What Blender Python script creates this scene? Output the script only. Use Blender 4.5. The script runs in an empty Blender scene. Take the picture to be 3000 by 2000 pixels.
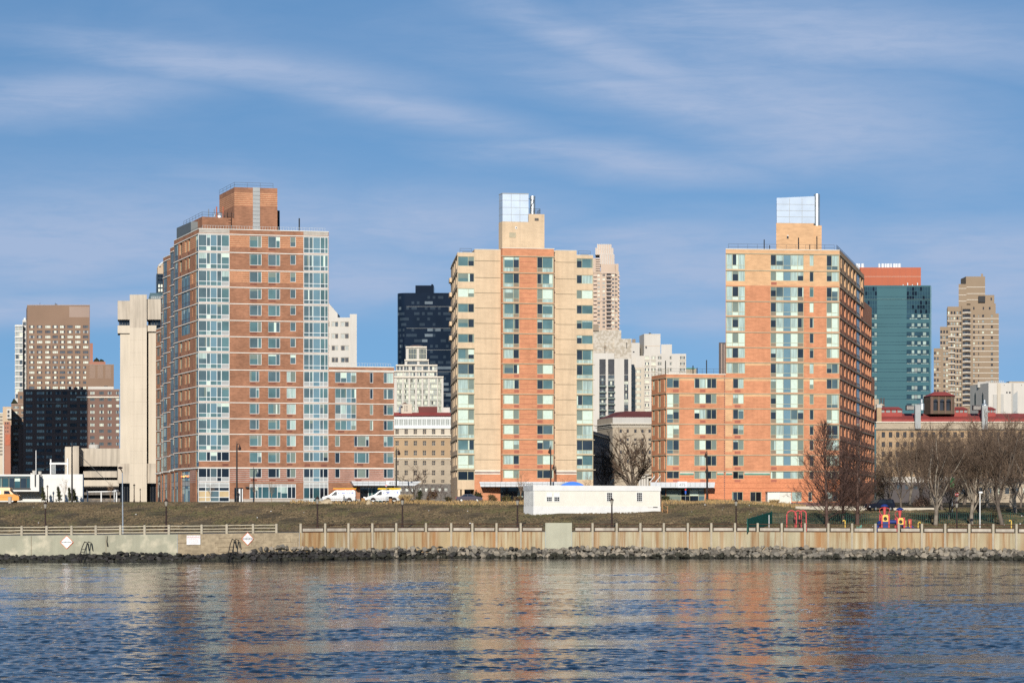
import bpy, math, random
from mathutils import Vector, Matrix
random.seed(7)
R = math.radians
SC = bpy.context.scene
COL = SC.collection
# ---------------------------------------------------------------- camera, sky, sun, exposure
F, CX, H, CH = 6000.0, 1500.0, 1484.0, 6.6      # focal length and horizon in photo pixels, eye height in metres
cam = bpy.data.cameras.new('camera')
cam.sensor_width = 36.0
cam.lens = 72.0
cam.shift_y = (H - 1000.0) / 3000.0
cam.clip_end = 20000.0
cam_o = bpy.data.objects.new('camera', cam)
cam_o.location = (0, 0, CH)
cam_o.rotation_euler = (R(90), 0, 0)
COL.objects.link(cam_o)
SC.camera = cam_o
SUN_A, SUN_E = 6.5, 19.0                        # sun behind the viewer, a little to the left, low winter sun
sun = bpy.data.lights.new('sun', 'SUN')
sun.energy = 5.0
sun.angle = R(0.53)
sun.color = (1.0, 0.94, 0.85)
sun_o = bpy.data.objects.new('sun', sun)
SUN_DIR = Vector((-math.sin(R(SUN_A)) * math.cos(R(SUN_E)), -math.cos(R(SUN_A)) * math.cos(R(SUN_E)), math.sin(R(SUN_E))))
sun_o.rotation_euler = SUN_DIR.to_track_quat('Z', 'Y').to_euler()
sun_o.location = SUN_DIR * 500
COL.objects.link(sun_o)
SC.view_settings.view_transform = 'Standard'
SC.view_settings.look = 'None'
SC.view_settings.exposure = 0.04
SC.view_settings.gamma = 1.0
SC.render.engine = 'CYCLES'
SC.cycles.max_bounces = 6
SC.cycles.diffuse_bounces = 2
SC.cycles.glossy_bounces = 4
SC.cycles.use_denoising = False
world = bpy.data.worlds.new('World')
SC.world = world
world.use_nodes = True
def build_world():
 nt = world.node_tree
 N, L = nt.nodes, nt.links
 N.clear()
 def nd(t, **k):
  n = N.new(t)
  for a, b in k.items():
   setattr(n, a, b)
  return n
 def mth(op, a, b=None, c=None, clamp=False):
  n = nd('ShaderNodeMath', operation=op)
  n.use_clamp = clamp
  for i, v in enumerate((a, b, c)):
   if v is None:
    continue
   if isinstance(v, (int, float)):
    n.inputs[i].default_value = v
   else:
    L.new(v, n.inputs[i])
  return n.outputs[0]
 tc = nd('ShaderNodeTexCoord')
 sep = nd('ShaderNodeSeparateXYZ')
 L.new(tc.outputs['Generated'], sep.inputs[0])
 x, y, z = sep.outputs
 # clear winter air: the low sky is read a little higher up the dome, so that the horizon stays blue
 z2 = mth('MULTIPLY_ADD', mth('MAXIMUM', z, 0.0), 0.62, 0.185)
 cv = nd('ShaderNodeCombineXYZ')
 L.new(x, cv.inputs[0]); L.new(y, cv.inputs[1]); L.new(z2, cv.inputs[2])
 nrm = nd('ShaderNodeVectorMath', operation='NORMALIZE')
 L.new(cv.outputs[0], nrm.inputs[0])
 sky = nd('ShaderNodeTexSky', sky_type='NISHITA')
 sky.sun_disc = False
 sky.sun_elevation = R(SUN_E)
 sky.sun_rotation = R(180 + SUN_A)
 sky.air_density = 1.0
 sky.dust_density = 0.0
 sky.ozone_density = 2.2
 L.new(nrm.outputs[0], sky.inputs[0])
 # cirrus: soft banks and long wind-drawn streaks, laid out by direction on the dome
 den = mth('MAXIMUM', mth('ABSOLUTE', y), 0.12)
 a = mth('DIVIDE', x, den)
 e = mth('DIVIDE', z, den)
 p = nd('ShaderNodeCombineXYZ')
 L.new(a, p.inputs[0]); L.new(e, p.inputs[1])
 def noise(rot, sc, scale, det, rough, dist, off):
  m = nd('ShaderNodeMapping')
  m.inputs['Rotation'].default_value = (0, 0, R(rot))
  m.inputs['Scale'].default_value = sc
  m.inputs['Location'].default_value = off
  L.new(p.outputs[0], m.inputs[0])
  n = nd('ShaderNodeTexNoise')
  n.inputs['Scale'].default_value = scale
  n.inputs['Detail'].default_value = det
  n.inputs['Roughness'].default_value = rough
  n.inputs['Distortion'].default_value = dist
  L.new(m.outputs[0], n.inputs['Vector'])
  return n.outputs[0]
 n_big = noise(-14, (1, 2.6, 1), 7.0, 4, 0.5, 0.6, (3.1, 1.7, 0))
 n_str = noise(-10, (1, 7.0, 1), 9.0, 8, 0.62, 0.9, (0.4, 5.2, 0))
 n_fin = noise(-16, (1, 5.0, 1), 34.0, 7, 0.65, 0.5, (7.7, 2.2, 0))
 def bank(px, py, rx, ry, rot=0.0):
  ca, cb = (px - CX) / F, (H - py) / F
  c, s = math.cos(R(rot)), math.sin(R(rot))
  da, de = mth('SUBTRACT', a, ca), mth('SUBTRACT', e, cb)
  u = mth('DIVIDE', mth('ADD', mth('MULTIPLY', da, c), mth('MULTIPLY', de, s)), rx / F)
  v = mth('DIVIDE', mth('SUBTRACT', mth('MULTIPLY', de, c), mth('MULTIPLY', da, s)), ry / F)
  v = mth('ADD', v, mth('MULTIPLY', mth('SUBTRACT', n_big, 0.5), 1.5))
  u = mth('ADD', u, mth('MULTIPLY', mth('SUBTRACT', n_str, 0.5), 1.1))
  r2 = mth('ADD', mth('MULTIPLY', u, u), mth('MULTIPLY', v, v))
  return mth('POWER', 2.718, mth('MULTIPLY', r2, -1.0))
 tot = None
 for b in ((250, 690, 900, 170, 0), (850, 660, 520, 130, -8), (1250, 660, 480, 110, 0), (1980, 780, 420, 110, 0), (2850, 820, 450, 120, 0), (1050, 820, 500, 100, 0), (2250, 780, 700, 140, 0), (2900, 720, 500, 90, 0), (2350, 330, 650, 190, -14), (2500, 110, 700, 120, -4),
    (1850, 170, 420, 70, -22), (2050, 310, 560, 90, -14), (700, 190, 520, 60, -7), (1200, 320, 420, 55, -12), (1850, 480, 480, 60, -6), (200, 280, 400, 70, 3), (1900, 700, 400, 60, 2), (300, 900, 900, 60, 0), (2400, 930, 700, 60, 0)):
  t = bank(*b)
  tot = t if tot is None else mth('MAXIMUM', tot, t)
 st = mth('MULTIPLY_ADD', n_str, 1.9, -0.45, clamp=True)
 fi = mth('MULTIPLY_ADD', n_fin, 0.9, 0.48, clamp=True)
 gen = mth('MULTIPLY', mth('MULTIPLY_ADD', n_big, 2.4, -1.0, clamp=True), 0.32)
 cl = mth('MULTIPLY', mth('ADD', mth('MULTIPLY', tot, mth('MULTIPLY_ADD', st, 0.45, 0.68)), gen), fi, clamp=True)
 cl = mth('MULTIPLY', cl, 0.85)
 mix = nd('ShaderNodeMix', data_type='RGBA')
 L.new(cl, mix.inputs[0])
 tint = nd('ShaderNodeHueSaturation')                       # the film's rendering of a clear blue sky
 tint.inputs['Hue'].default_value = 0.503; tint.inputs['Saturation'].default_value = 1.22; tint.inputs['Value'].default_value = 1.0
 L.new(sky.outputs[0], tint.inputs['Color'])
 L.new(tint.outputs[0], mix.inputs[6])
 mix.inputs[7].default_value = (3.9, 4.9, 6.9, 1)
 bg = nd('ShaderNodeBackground')
 bg.inputs[1].default_value = 0.099
 L.new(mix.outputs[2], bg.inputs[0])
 out = nd('ShaderNodeOutputWorld')
 L.new(bg.outputs[0], out.inputs[0])
build_world()
# ---------------------------------------------------------------- helpers
def X(px, D): return (px - CX) * D / F
def Z(py, D): return CH + (H - py) * D / F
def at(px, D): return Vector((X(px, D), D))
def link(o, parent=None):
 COL.objects.link(o)
 if parent is not None:
  o.parent = parent
 return o
def tag(o, label=None, cat=None, group=None, kind=None):
 if label: o['label'] = label
 if cat: o['category'] = cat
 if group: o['group'] = group
 if kind: o['kind'] = kind
 return o
def thing(name, label, cat, loc=(0, 0, 0), group=None, rz=0.0):
 o = bpy.data.objects.new(name, None)
 o.empty_display_size = 0.3
 o.location = loc
 o.rotation_euler = (0, 0, rz)
 link(o)
 return tag(o, label, cat, group)
def wloc(o):
 v = Vector((0, 0, 0))
 while o is not None:
  v = v + Vector(o.location)
  o = o.parent
 return v
def copy_thing(root, loc, rz=0.0, sc=None, label=None):
 r = root.copy(); COL.objects.link(r)
 r.location = loc; r.rotation_euler = (0, 0, rz)
 if sc is not None: r.scale = (sc, sc, sc) if isinstance(sc, (int, float)) else sc
 if label: r['label'] = label
 for ch in list(root.children):
  c = ch.copy(); COL.objects.link(c); c.parent = r
  for g in list(ch.children):
   d = g.copy(); COL.objects.link(d); d.parent = c
 return r
MATS = {}
class MB:
 """collects faces in world (or local) coordinates and links them as one mesh object"""
 def __init__(s):
  s.v = []; s.f = []; s.m = []
 def poly(s, pts, m):
  i = len(s.v)
  s.v.extend([tuple(p) for p in pts])
  s.f.append(tuple(range(i, i + len(pts)))); s.m.append(m)
 def hexa(s, b, t, m, bottom=True, top=True):
  """b, t: four points each, same winding (counter-clockwise from above)"""
  i = len(s.v)
  s.v.extend([tuple(p) for p in b] + [tuple(p) for p in t])
  fs = [(0, 1, 5, 4), (1, 2, 6, 5), (2, 3, 7, 6), (3, 0, 4, 7)]
  if top: fs.append((4, 5, 6, 7))
  if bottom: fs.append((3, 2, 1, 0))
  for q in fs:
   s.f.append(tuple(i + k for k in q)); s.m.append(m)
 def box(s, x0, x1, y0, y1, z0, z1, m, rz=0.0, c=None):
  pts = [(x0, y0), (x1, y0), (x1, y1), (x0, y1)]
  if rz:
   cx, cy = c if c else ((x0 + x1) / 2, (y0 + y1) / 2)
   co, si = math.cos(rz), math.sin(rz)
   pts = [(cx + (x - cx) * co - (y - cy) * si, cy + (x - cx) * si + (y - cy) * co) for x, y in pts]
  s.hexa([(x, y, z0) for x, y in pts], [(x, y, z1) for x, y in pts], m)
 def prism(s, pts, z0, z1, m, mt=None, bottom=False):
  """vertical prism over a plan polygon (counter-clockwise)"""
  n = len(pts)
  for k in range(n):
   a, b = pts[k], pts[(k + 1) % n]
   s.poly([(a[0], a[1], z0), (b[0], b[1], z0), (b[0], b[1], z1), (a[0], a[1], z1)], m)
  s.poly([(p[0], p[1], z1) for p in pts], mt or m)
  if bottom: s.poly([(p[0], p[1], z0) for p in reversed(pts)], m)
 def tube(s, pts, rad, m, n=6, cap=True):
  pts = [Vector(p) for p in pts]
  if isinstance(rad, (int, float)): rad = [rad] * len(pts)
  base = len(s.v)
  for k, p in enumerate(pts):
   d = (pts[min(k + 1, len(pts) - 1)] - pts[max(k - 1, 0)])
   if d.length < 1e-9: d = Vector((0, 0, 1))
   d.normalize()
   a = d.cross(Vector((0, 0, 1)) if abs(d.z) < 0.9 else Vector((1, 0, 0))).normalized()
   b = d.cross(a)
   for j in range(n):
    t = 2 * math.pi * j / n
    q = p + (a * math.cos(t) + b * math.sin(t)) * rad[k]
    s.v.append((q.x, q.y, q.z))
  for k in range(len(pts) - 1):
   for j in range(n):
    j2 = (j + 1) % n
    s.f.append((base + k * n + j, base + k * n + j2, base + (k + 1) * n + j2, base + (k + 1) * n + j)); s.m.append(m)
  if cap:
   s.f.append(tuple(base + j for j in range(n))); s.m.append(m)
   s.f.append(tuple(base + (len(pts) - 1) * n + j for j in reversed(range(n)))); s.m.append(m)
 def lathe(s, c, prof, m, n=12):
  """prof: list of (radius, z) from bottom to top"""
  base = len(s.v)
  for r, z in prof:
   for j in range(n):
    t = 2 * math.pi * j / n
    s.v.append((c[0] + r * math.cos(t), c[1] + r * math.sin(t), c[2] + z))
  for k in range(len(prof) - 1):
   for j in range(n):
    j2 = (j + 1) % n
    s.f.append((base + k * n + j, base + k * n + j2, base + (k + 1) * n + j2, base + (k + 1) * n + j)); s.m.append(m)
  s.f.append(tuple(base + j for j in reversed(range(n)))); s.m.append(m)
  k = len(prof) - 1
  s.f.append(tuple(base + k * n + j for j in range(n))); s.m.append(m)
 def add_mesh(s, me, mat4, m):
  i = len(s.v)
  for v in me.vertices:
   q = mat4 @ v.co
   s.v.append((q.x, q.y, q.z))
  for p in me.polygons:
   s.f.append(tuple(i + k for k in p.vertices)); s.m.append(m)
 def mesh(s, name, off=(0, 0, 0), smooth=False):
  keys = []
  idx = {}
  for k in s.m:
   if k not in idx:
    idx[k] = len(keys); keys.append(k)
  me = bpy.data.meshes.new(name)
  ox, oy, oz = off
  me.from_pydata([(x - ox, y - oy, z - oz) for x, y, z in s.v], [], s.f)
  for k in keys: me.materials.append(MATS[k])
  me.polygons.foreach_set('material_index', [idx[k] for k in s.m])
  if smooth: me.polygons.foreach_set('use_smooth', [True] * len(s.f))
  me.update()
  return me
 def build(s, name, parent=None, origin=None, smooth=False):
  if not s.f: return None
  off = wloc(parent) if parent is not None else (origin or (0, 0, 0))
  o = bpy.data.objects.new(name, s.mesh(name, off, smooth))
  if parent is None and origin: o.location = origin
  return link(o, parent)
def material(name, col, rough=0.85, var=0.12, scale=(1, 1, 1), freq=1.0, fine=0.0, ffreq=(3, 3, 9), metal=0.0, spec=0.3,
    col2=None, mixfreq=None, mixscale=(1, 1, 1), thr=(0.45, 0.6), stripe=None, streak=0.0, coat=0.0, bump=0.0):
 """procedural surface: base colour broken by soft large noise, fine noise, an optional second colour in patches and stripes"""
 m = bpy.data.materials.new(name)
 m.use_nodes = True
 nt = m.node_tree; N, L = nt.nodes, nt.links
 b = N['Principled BSDF']
 b.inputs['Roughness'].default_value = rough
 b.inputs['Metallic'].default_value = metal
 b.inputs['Specular IOR Level'].default_value = spec
 b.inputs['Coat Weight'].default_value = coat
 tc = N.new('ShaderNodeTexCoord')
 def noise(sc, f, det=3.0):
  mp = N.new('ShaderNodeMapping'); mp.inputs['Scale'].default_value = sc
  L.new(tc.outputs['Object'], mp.inputs[0])
  n = N.new('ShaderNodeTexNoise'); n.inputs['Scale'].default_value = f; n.inputs['Detail'].default_value = det
  L.new(mp.outputs[0], n.inputs['Vector'])
  return n.outputs[0]
 def remap(v, lo, hi, a, c):
  r = N.new('ShaderNodeMapRange'); L.new(v, r.inputs[0])
  r.inputs[1].default_value = lo; r.inputs[2].default_value = hi; r.inputs[3].default_value = a; r.inputs[4].default_value = c
  return r.outputs[0]
 rgb = N.new('ShaderNodeRGB'); rgb.outputs[0].default_value = (*col, 1)
 cur = rgb.outputs[0]
 def mixc(f, a, c):
  x = N.new('ShaderNodeMix'); x.data_type = 'RGBA'
  L.new(f, x.inputs[0])
  L.new(a, x.inputs[6])
  if isinstance(c, tuple): x.inputs[7].default_value = (*c, 1)
  else: L.new(c, x.inputs[7])
  return x.outputs[2]
 if col2 is not None and mixfreq:
  cur = mixc(remap(noise(mixscale, mixfreq, 5.0), thr[0], thr[1], 0, 1), cur, tuple(col2))
 if stripe is not None:
  per, frac, c2 = stripe
  sp = N.new('ShaderNodeSeparateXYZ'); L.new(tc.outputs['Object'], sp.inputs[0])
  q = N.new('ShaderNodeMath'); q.operation = 'DIVIDE'; L.new(sp.outputs[2], q.inputs[0]); q.inputs[1].default_value = per
  fr = N.new('ShaderNodeMath'); fr.operation = 'FRACT'; L.new(q.outputs[0], fr.inputs[0])
  lt = N.new('ShaderNodeMath'); lt.operation = 'LESS_THAN'; L.new(fr.outputs[0], lt.inputs[0]); lt.inputs[1].default_value = frac
  cur = mixc(lt.outputs[0], cur, tuple(c2))
 def scale_by(v, c):
  s = N.new('ShaderNodeVectorMath'); s.operation = 'SCALE'
  L.new(c, s.inputs[0]); L.new(v, s.inputs['Scale'])
  return s.outputs[0]
 if var: cur = scale_by(remap(noise(scale, freq), 0.3, 0.7, 1 - var, 1 + var), cur)
 if fine: cur = scale_by(remap(noise(ffreq, 1.0, 2.0), 0.3, 0.7, 1 - fine, 1 + fine), cur)
 if streak: cur = scale_by(remap(noise((1.6, 1.6, 0.12), 1.0, 4.0), 0.42, 0.75, 1.0, 1 - streak), cur)
 L.new(cur, b.inputs['Base Color'])
 if bump:
  bp = N.new('ShaderNodeBump'); bp.inputs['Strength'].default_value = bump; bp.inputs['Distance'].default_value = 0.1
  L.new(noise(scale, freq * 3, 4.0), bp.inputs['Height']); L.new(bp.outputs[0], b.inputs['Normal'])
 MATS[name] = m
 return m
def srgb(r, g, b, k=1.0):
 f = lambda c: ((c / 255) / 12.92 if c <= 10 else (((c / 255) + 0.055) / 1.055) ** 2.4) * k
 return (f(r), f(g), f(b))
def text_faces(mb, s, size, m, mat4, align='CENTER', depth=0.01, bold=0.0):
 c = bpy.data.curves.new('lettering', 'FONT')
 c.body = s; c.size = size; c.align_x = align; c.align_y = 'CENTER'; c.extrude = depth; c.offset = bold
 c.resolution_u = 2
 o = bpy.data.objects.new('lettering', c)
 COL.objects.link(o)
 dg = bpy.context.evaluated_depsgraph_get()
 me = bpy.data.meshes.new_from_object(o.evaluated_get(dg))
 mb.add_mesh(me, mat4, m)
 bpy.data.objects.remove(o); bpy.data.curves.remove(c); bpy.data.meshes.remove(me)
class Face:
 """a vertical wall plane; u runs left to right as seen from outside"""
 def __init__(s, p0, p1, z0=7.0, z1=20.0):
  s.p = Vector(p0); d = Vector(p1) - s.p
  s.L = d.length; s.u = d / s.L; s.n = Vector((s.u.y, -s.u.x))
  s.z0, s.z1 = z0, z1
  s.holes = []; s.zones = []
 def fu(s, px):
  r = Vector(((px - CX) / F, 1.0))
  cr = lambda a, b: a.x * b.y - a.y * b.x
  return -cr(s.p, r) / cr(s.u, r)
 def D(s, u): return s.p.y + s.u.y * u
 def P(s, u, z, off=0.0):
  q = s.p + s.u * u + s.n * off
  return (q.x, q.y, z)
 def zat(s, px, py): return Z(py, s.D(s.fu(px)))
 def bar(s, mb, u0, u1, z0, z1, o0, o1, m, back=True):
  """box on the wall: o0 inner offset, o1 outer offset"""
  mb.hexa([s.P(u0, z0, o1), s.P(u1, z0, o1), s.P(u1, z0, o0), s.P(u0, z0, o0)],
    [s.P(u0, z1, o1), s.P(u1, z1, o1), s.P(u1, z1, o0), s.P(u0, z1, o0)], m)
 def wall(s, mb, m, u0=0.0, u1=None, z0=None, z1=None, reveal=None):
  u1 = s.L if u1 is None else u1
  z0 = s.z0 if z0 is None else z0; z1 = s.z1 if z1 is None else z1
  us = {u0, u1}; zs = {z0, z1}
  for h in list(s.holes) + list(s.zones):
   for q in h[:2]:
    if u0 < q < u1: us.add(q)
   for q in h[2:4]:
    if z0 < q < z1: zs.add(q)
  def uniq(a):
   a = sorted(a); o = [a[0]]
   for q in a[1:]:
    if q - o[-1] > 1e-4: o.append(q)
   return o
  us, zs = uniq(us), uniq(zs)
  for k in range(len(zs) - 1):
   zc = (zs[k] + zs[k + 1]) / 2
   hs = [h for h in s.holes if h[2] < zc < h[3]]
   zn = [h for h in s.zones if h[2] < zc < h[3]]
   run = None
   for j in range(len(us) - 1):
    uc = (us[j] + us[j + 1]) / 2
    mm = m
    for h in zn:
     if h[0] < uc < h[1]: mm = h[4]
    for h in hs:
     if h[0] < uc < h[1]: mm = None; break
    if run and run[1] == mm: continue
    if run and run[1] is not None:
     mb.poly([s.P(run[0], zs[k]), s.P(us[j], zs[k]), s.P(us[j], zs[k + 1]), s.P(run[0], zs[k + 1])], run[1])
    run = (us[j], mm)
   if run and run[1] is not None:
    mb.poly([s.P(run[0], zs[k]), s.P(us[-1], zs[k]), s.P(us[-1], zs[k + 1]), s.P(run[0], zs[k + 1])], run[1])
  for h in s.holes:
   a, b, c, d, dep = h[:5]
   mm = reveal or m
   for z in s.zones:
    if reveal is None and z[0] < (a + b) / 2 < z[1] and z[2] < (c + d) / 2 < z[3]: mm = z[4]
   if len(h) > 5 and h[5]: mm = h[5]
   e = -dep
   mb.poly([s.P(a, c), s.P(a, c, e), s.P(a, d, e), s.P(a, d)], mm)
   mb.poly([s.P(b, c, e), s.P(b, c), s.P(b, d), s.P(b, d, e)], mm)
   mb.poly([s.P(a, c), s.P(b, c), s.P(b, c, e), s.P(a, c, e)], mm)
   mb.poly([s.P(a, d, e), s.P(b, d, e), s.P(b, d), s.P(a, d)], mm)
BLIND = random.Random(77)
class Building:
 LIM = 100
 def __init__(s, name, label, cat, loc, group=None):
  s.root = thing(name, label, cat, loc, group)
  s.walls = MB()
  s.wins = []
 def window(s, f, u0, u1, z0, z1, vs=(), hs=(), code='g', fr='frame_white', fw=0.07, dep=0.14, name='window', hole=True, reveal=None, proud=0.05, sub=True):
  if hole: f.holes.append((u0, u1, z0, z1, dep, reveal))
  s.wins.append((name, f, u0, u1, z0, z1, tuple(vs), tuple(hs), code, fr, fw, dep, proud, sub))
 @staticmethod
 def _emit(w, mf, mp):
  name, f, u0, u1, z0, z1, vs, hs, code, fr, fw, dep, proud, sub = w
  W, Hh = u1 - u0, z1 - z0
  xs = [u0] + [u0 + W * v for v in vs] + [u1]
  zs = [z1] + [z1 - Hh * h for h in hs] + [z0]
  o1 = -dep + proud
  n = len(xs) - 1
  for r in range(len(zs) - 1):
   for c in range(n):
    k = r * n + c
    ch = code[k] if k < len(code) else code[-1]
    a, b, lo, hi = xs[c], xs[c + 1], zs[r + 1], zs[r]
    q = lambda a, b, lo, hi, m, e=0.0: mp.poly([f.P(a, lo, e - dep), f.P(b, lo, e - dep), f.P(b, hi, e - dep), f.P(a, hi, e - dep)], m)
    if sub and ch in 'ghdse' and hi - lo > 0.9 and BLIND.random() < 0.42:      # roller blind part drawn, or a curtain at one side
     t = BLIND.random(); m = BLIND.choice(('curtain_pale', 'glass_sage', 'blind_white', 'glass_sage'))
     if t < 0.62: k = hi - (hi - lo) * BLIND.uniform(0.15, 0.6); q(a, b, lo, k, PANE[ch]); q(a, b, k, hi, m)
     else: k = a + (b - a) * BLIND.uniform(0.15, 0.35); k2 = a + b - k; q(a, k if t < 0.8 else k2, lo, hi, m if t < 0.8 else PANE[ch]); q(k if t < 0.8 else k2, b, lo, hi, PANE[ch] if t < 0.8 else m)
    else: q(a, b, lo, hi, PANE[ch])
  if fw > 0:
   f.bar(mf, u0, u0 + fw, z0, z1, -dep, o1, fr); f.bar(mf, u1 - fw, u1, z0, z1, -dep, o1, fr)
   f.bar(mf, u0 + fw, u1 - fw, z0, z0 + fw, -dep, o1, fr); f.bar(mf, u0 + fw, u1 - fw, z1 - fw, z1, -dep, o1, fr)
   for x in xs[1:-1]: f.bar(mf, x - fw / 2, x + fw / 2, z0 + fw, z1 - fw, -dep, o1 - 0.004, fr)
   for z in zs[1:-1]: f.bar(mf, u0 + fw, u1 - fw, z - fw / 2, z + fw / 2, -dep, o1 - 0.008, fr)
 def part(s, mb, name, label=None, parent=None):
  o = mb.build(name, parent or s.root)
  if o and label: o['label'] = label
  return o
 def finish(s):
  if s.walls.f: s.walls.build('wall', s.root)
  by = {}
  for w in s.wins: by.setdefault(w[0], []).append(w)
  for name, ws in by.items():
   ws.sort(key=lambda w: -abs((w[3] - w[2]) * (w[5] - w[4]) * (w[1].n.x * -0.1 + w[1].n.y)))
   for w in ws[:s.LIM]:
    mf, mp = MB(), MB()
    if w[13] and w[10] > 0:
     s._emit(w, mf, mp)
     o = mf.build(name, s.root)
     mp.build('pane', o)
    else:
     s._emit(w, mf, mf)
     mf.build(name, s.root)
   if len(ws) > s.LIM:
    mf = MB()
    for w in ws[s.LIM:]: s._emit(w, mf, mf)
    o = mf.build(name, s.root); o['kind'] = 'stuff'
def rail(mb, pts, h, m, step=1.6, r=0.03, bars=(0.5, 1.0), n=4):
 """post-and-rail guard along a polyline of 3D points"""
 for a, b in zip(pts[:-1], pts[1:]):
  a, b = Vector(a), Vector(b)
  for k in bars:
   mb.tube([a + Vector((0, 0, h * k)), b + Vector((0, 0, h * k))], r, m, n)
  cnt = max(1, int((b - a).length / step))
  for i in range(cnt + 1):
   p = a.lerp(b, i / cnt)
   mb.tube([p, p + Vector((0, 0, h))], r, m, n)
# ---------------------------------------------------------------- surfaces
def glass(name, col, rough=0.06, spec=0.6, var=0.25, freq=0.35):
 material(name, col, rough=rough, var=var, freq=freq, spec=spec, scale=(1, 1, 1))
glass('glass_teal', (0.085, 0.155, 0.160)); glass('glass_slate', (0.075, 0.115, 0.125)); glass('glass_dark', (0.022, 0.030, 0.040), var=0.4)
glass('glass_black', (0.008, 0.010, 0.014), var=0.3)
glass('glass_sage', (0.165, 0.200, 0.165), rough=0.15, var=0.12); glass('blind_white', (0.52, 0.62, 0.52), rough=0.25, var=0.06, freq=2.0)
material('curtain_pale', (0.33, 0.42, 0.38), rough=0.2, var=0.32, freq=2.2, scale=(1.6, 1.6, 0.12), spec=0.6); glass('glass_blue', (0.13, 0.22, 0.26), var=0.1)
material('panel_grey', srgb(150, 152, 150), rough=0.5, var=0.05); material('panel_taupe', srgb(125, 110, 92), rough=0.5, var=0.05)
material('board_plywood', (0.46, 0.35, 0.20), var=0.1, freq=0.8)
glass('glass_green_dark', (0.03, 0.075, 0.085), var=0.3)
PANE = {'g': 'glass_teal', 'h': 'glass_slate', 'd': 'glass_dark', 'k': 'glass_black', 's': 'glass_sage', 'w': 'blind_white', 'c': 'curtain_pale',
  'p': 'panel_grey', 't': 'panel_taupe', 'b': 'glass_blue', 'o': 'board_plywood', 'e': 'glass_green_dark'}
material('frame_white', (0.60, 0.62, 0.60), rough=0.5, var=0.04); material('frame_olive', srgb(168, 166, 138), rough=0.5, var=0.04)
material('frame_grey', srgb(88, 92, 92), rough=0.5, var=0.04); material('frame_dark', (0.03, 0.03, 0.03), rough=0.5, var=0.1)
material('brick_brown', (0.285, 0.136, 0.078), var=0.18, freq=0.35, fine=0.17, ffreq=(1.3, 1.3, 3.6), streak=0.10)
material('brick_brown_striped', (0.36, 0.150, 0.080), var=0.12, freq=0.5, fine=0.18, stripe=(0.34, 0.36, (0.46, 0.27, 0.15)))
material('brick_grey_striped', (0.300, 0.120, 0.075), var=0.12, freq=0.5, fine=0.18, stripe=(0.34, 0.4, (0.33, 0.27, 0.23)))
material('brick_grey', srgb(165, 158, 148), var=0.1, fine=0.15)
material('brick_tan', (0.56, 0.42, 0.275), var=0.06, freq=0.25, fine=0.05, ffreq=(0.9, 0.9, 2.6), streak=0.14)
material('brick_orange', (0.50, 0.218, 0.114), var=0.10, freq=0.3, fine=0.11, ffreq=(1.1, 1.1, 3.2), streak=0.10)
material('brick_peach', (0.55, 0.335, 0.18), var=0.08, freq=0.3, fine=0.10, ffreq=(0.9, 0.9, 2.6))
material('brick_orange_deep', (0.56, 0.215, 0.105), var=0.08, freq=0.3, fine=0.16, stripe=(0.95, 0.07, (0.34, 0.10, 0.05)))
material('brick_rust', (0.400, 0.125, 0.070), var=0.1, fine=0.1)
material('tile_plum', srgb(112, 84, 78), var=0.2, fine=0.3, ffreq=(5, 5, 5))
material('tile_teal', srgb(90, 140, 125), var=0.2)
material('limestone', (0.62, 0.56, 0.46), var=0.08); material('ledge_pale', (0.66, 0.63, 0.56), var=0.08); material('ledge_olive', srgb(165, 155, 130), var=0.1)
material('grille_brown', (0.17, 0.065, 0.045), var=0.15); material('grille_rust', (0.33, 0.115, 0.075), var=0.1); material('grille_taupe', srgb(120, 108, 88), var=0.1)
material('metal_white', (0.60, 0.62, 0.64), rough=0.42, var=0.03, spec=0.5)
material('metal_bright', (0.62, 0.66, 0.70), rough=0.30, metal=0.55, var=0.05, spec=0.5)
material('metal_panel', (0.52, 0.58, 0.64), rough=0.30, metal=0.45, var=0.10, freq=0.3)
material('steel', (0.52, 0.54, 0.54), rough=0.38, metal=0.8, var=0.12, freq=0.7)
material('iron_black', (0.018, 0.016, 0.016), rough=0.5, var=0.2)
material('iron_brown', (0.030, 0.016, 0.013), rough=0.7, var=0.3, freq=2)
material('roof_tar', (0.06, 0.055, 0.05), var=0.2)
material('white_paint', (0.68, 0.67, 0.64), rough=0.6, var=0.04)
material('white_stained', (0.66, 0.645, 0.60), rough=0.7, var=0.06, freq=0.2, streak=0.10)
# ground: dull winter turf in patches
def turf():
 m = material('turf', (0.150, 0.110, 0.064), rough=0.95, var=0.34, freq=0.16, fine=0.42, ffreq=(1.6, 0.8, 1), col2=(0.122, 0.098, 0.050), mixfreq=0.09, mixscale=(1, 0.6, 1), thr=(0.42, 0.6), spec=0.1)
turf()
material('grass_straw', (0.185, 0.138, 0.080), rough=0.95, var=0.3, freq=0.6, spec=0.1)
material('grass_olive', (0.100, 0.088, 0.044), rough=0.95, var=0.3, freq=0.6, spec=0.1)
material('grass_brown', (0.125, 0.092, 0.054), rough=0.95, var=0.3, freq=0.6, spec=0.1)
material('grass_tan', (0.34, 0.225, 0.095), rough=0.95, var=0.25, freq=0.9, spec=0.1)
material('asphalt', (0.055, 0.054, 0.052), var=0.2); material('path_concrete', (0.26, 0.22, 0.17), var=0.15, freq=0.3)
material('concrete_post', (0.37, 0.325, 0.245), var=0.10, freq=1.5, streak=0.15)
material('concrete_curb', (0.42, 0.37, 0.30), var=0.18, freq=0.8, streak=0.3)
material('paint_cream_rail', (0.66, 0.58, 0.42), rough=0.6, var=0.15, freq=1.5); material('rust_rail', (0.075, 0.036, 0.020), rough=0.85, var=0.35, freq=1.2)
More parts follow.
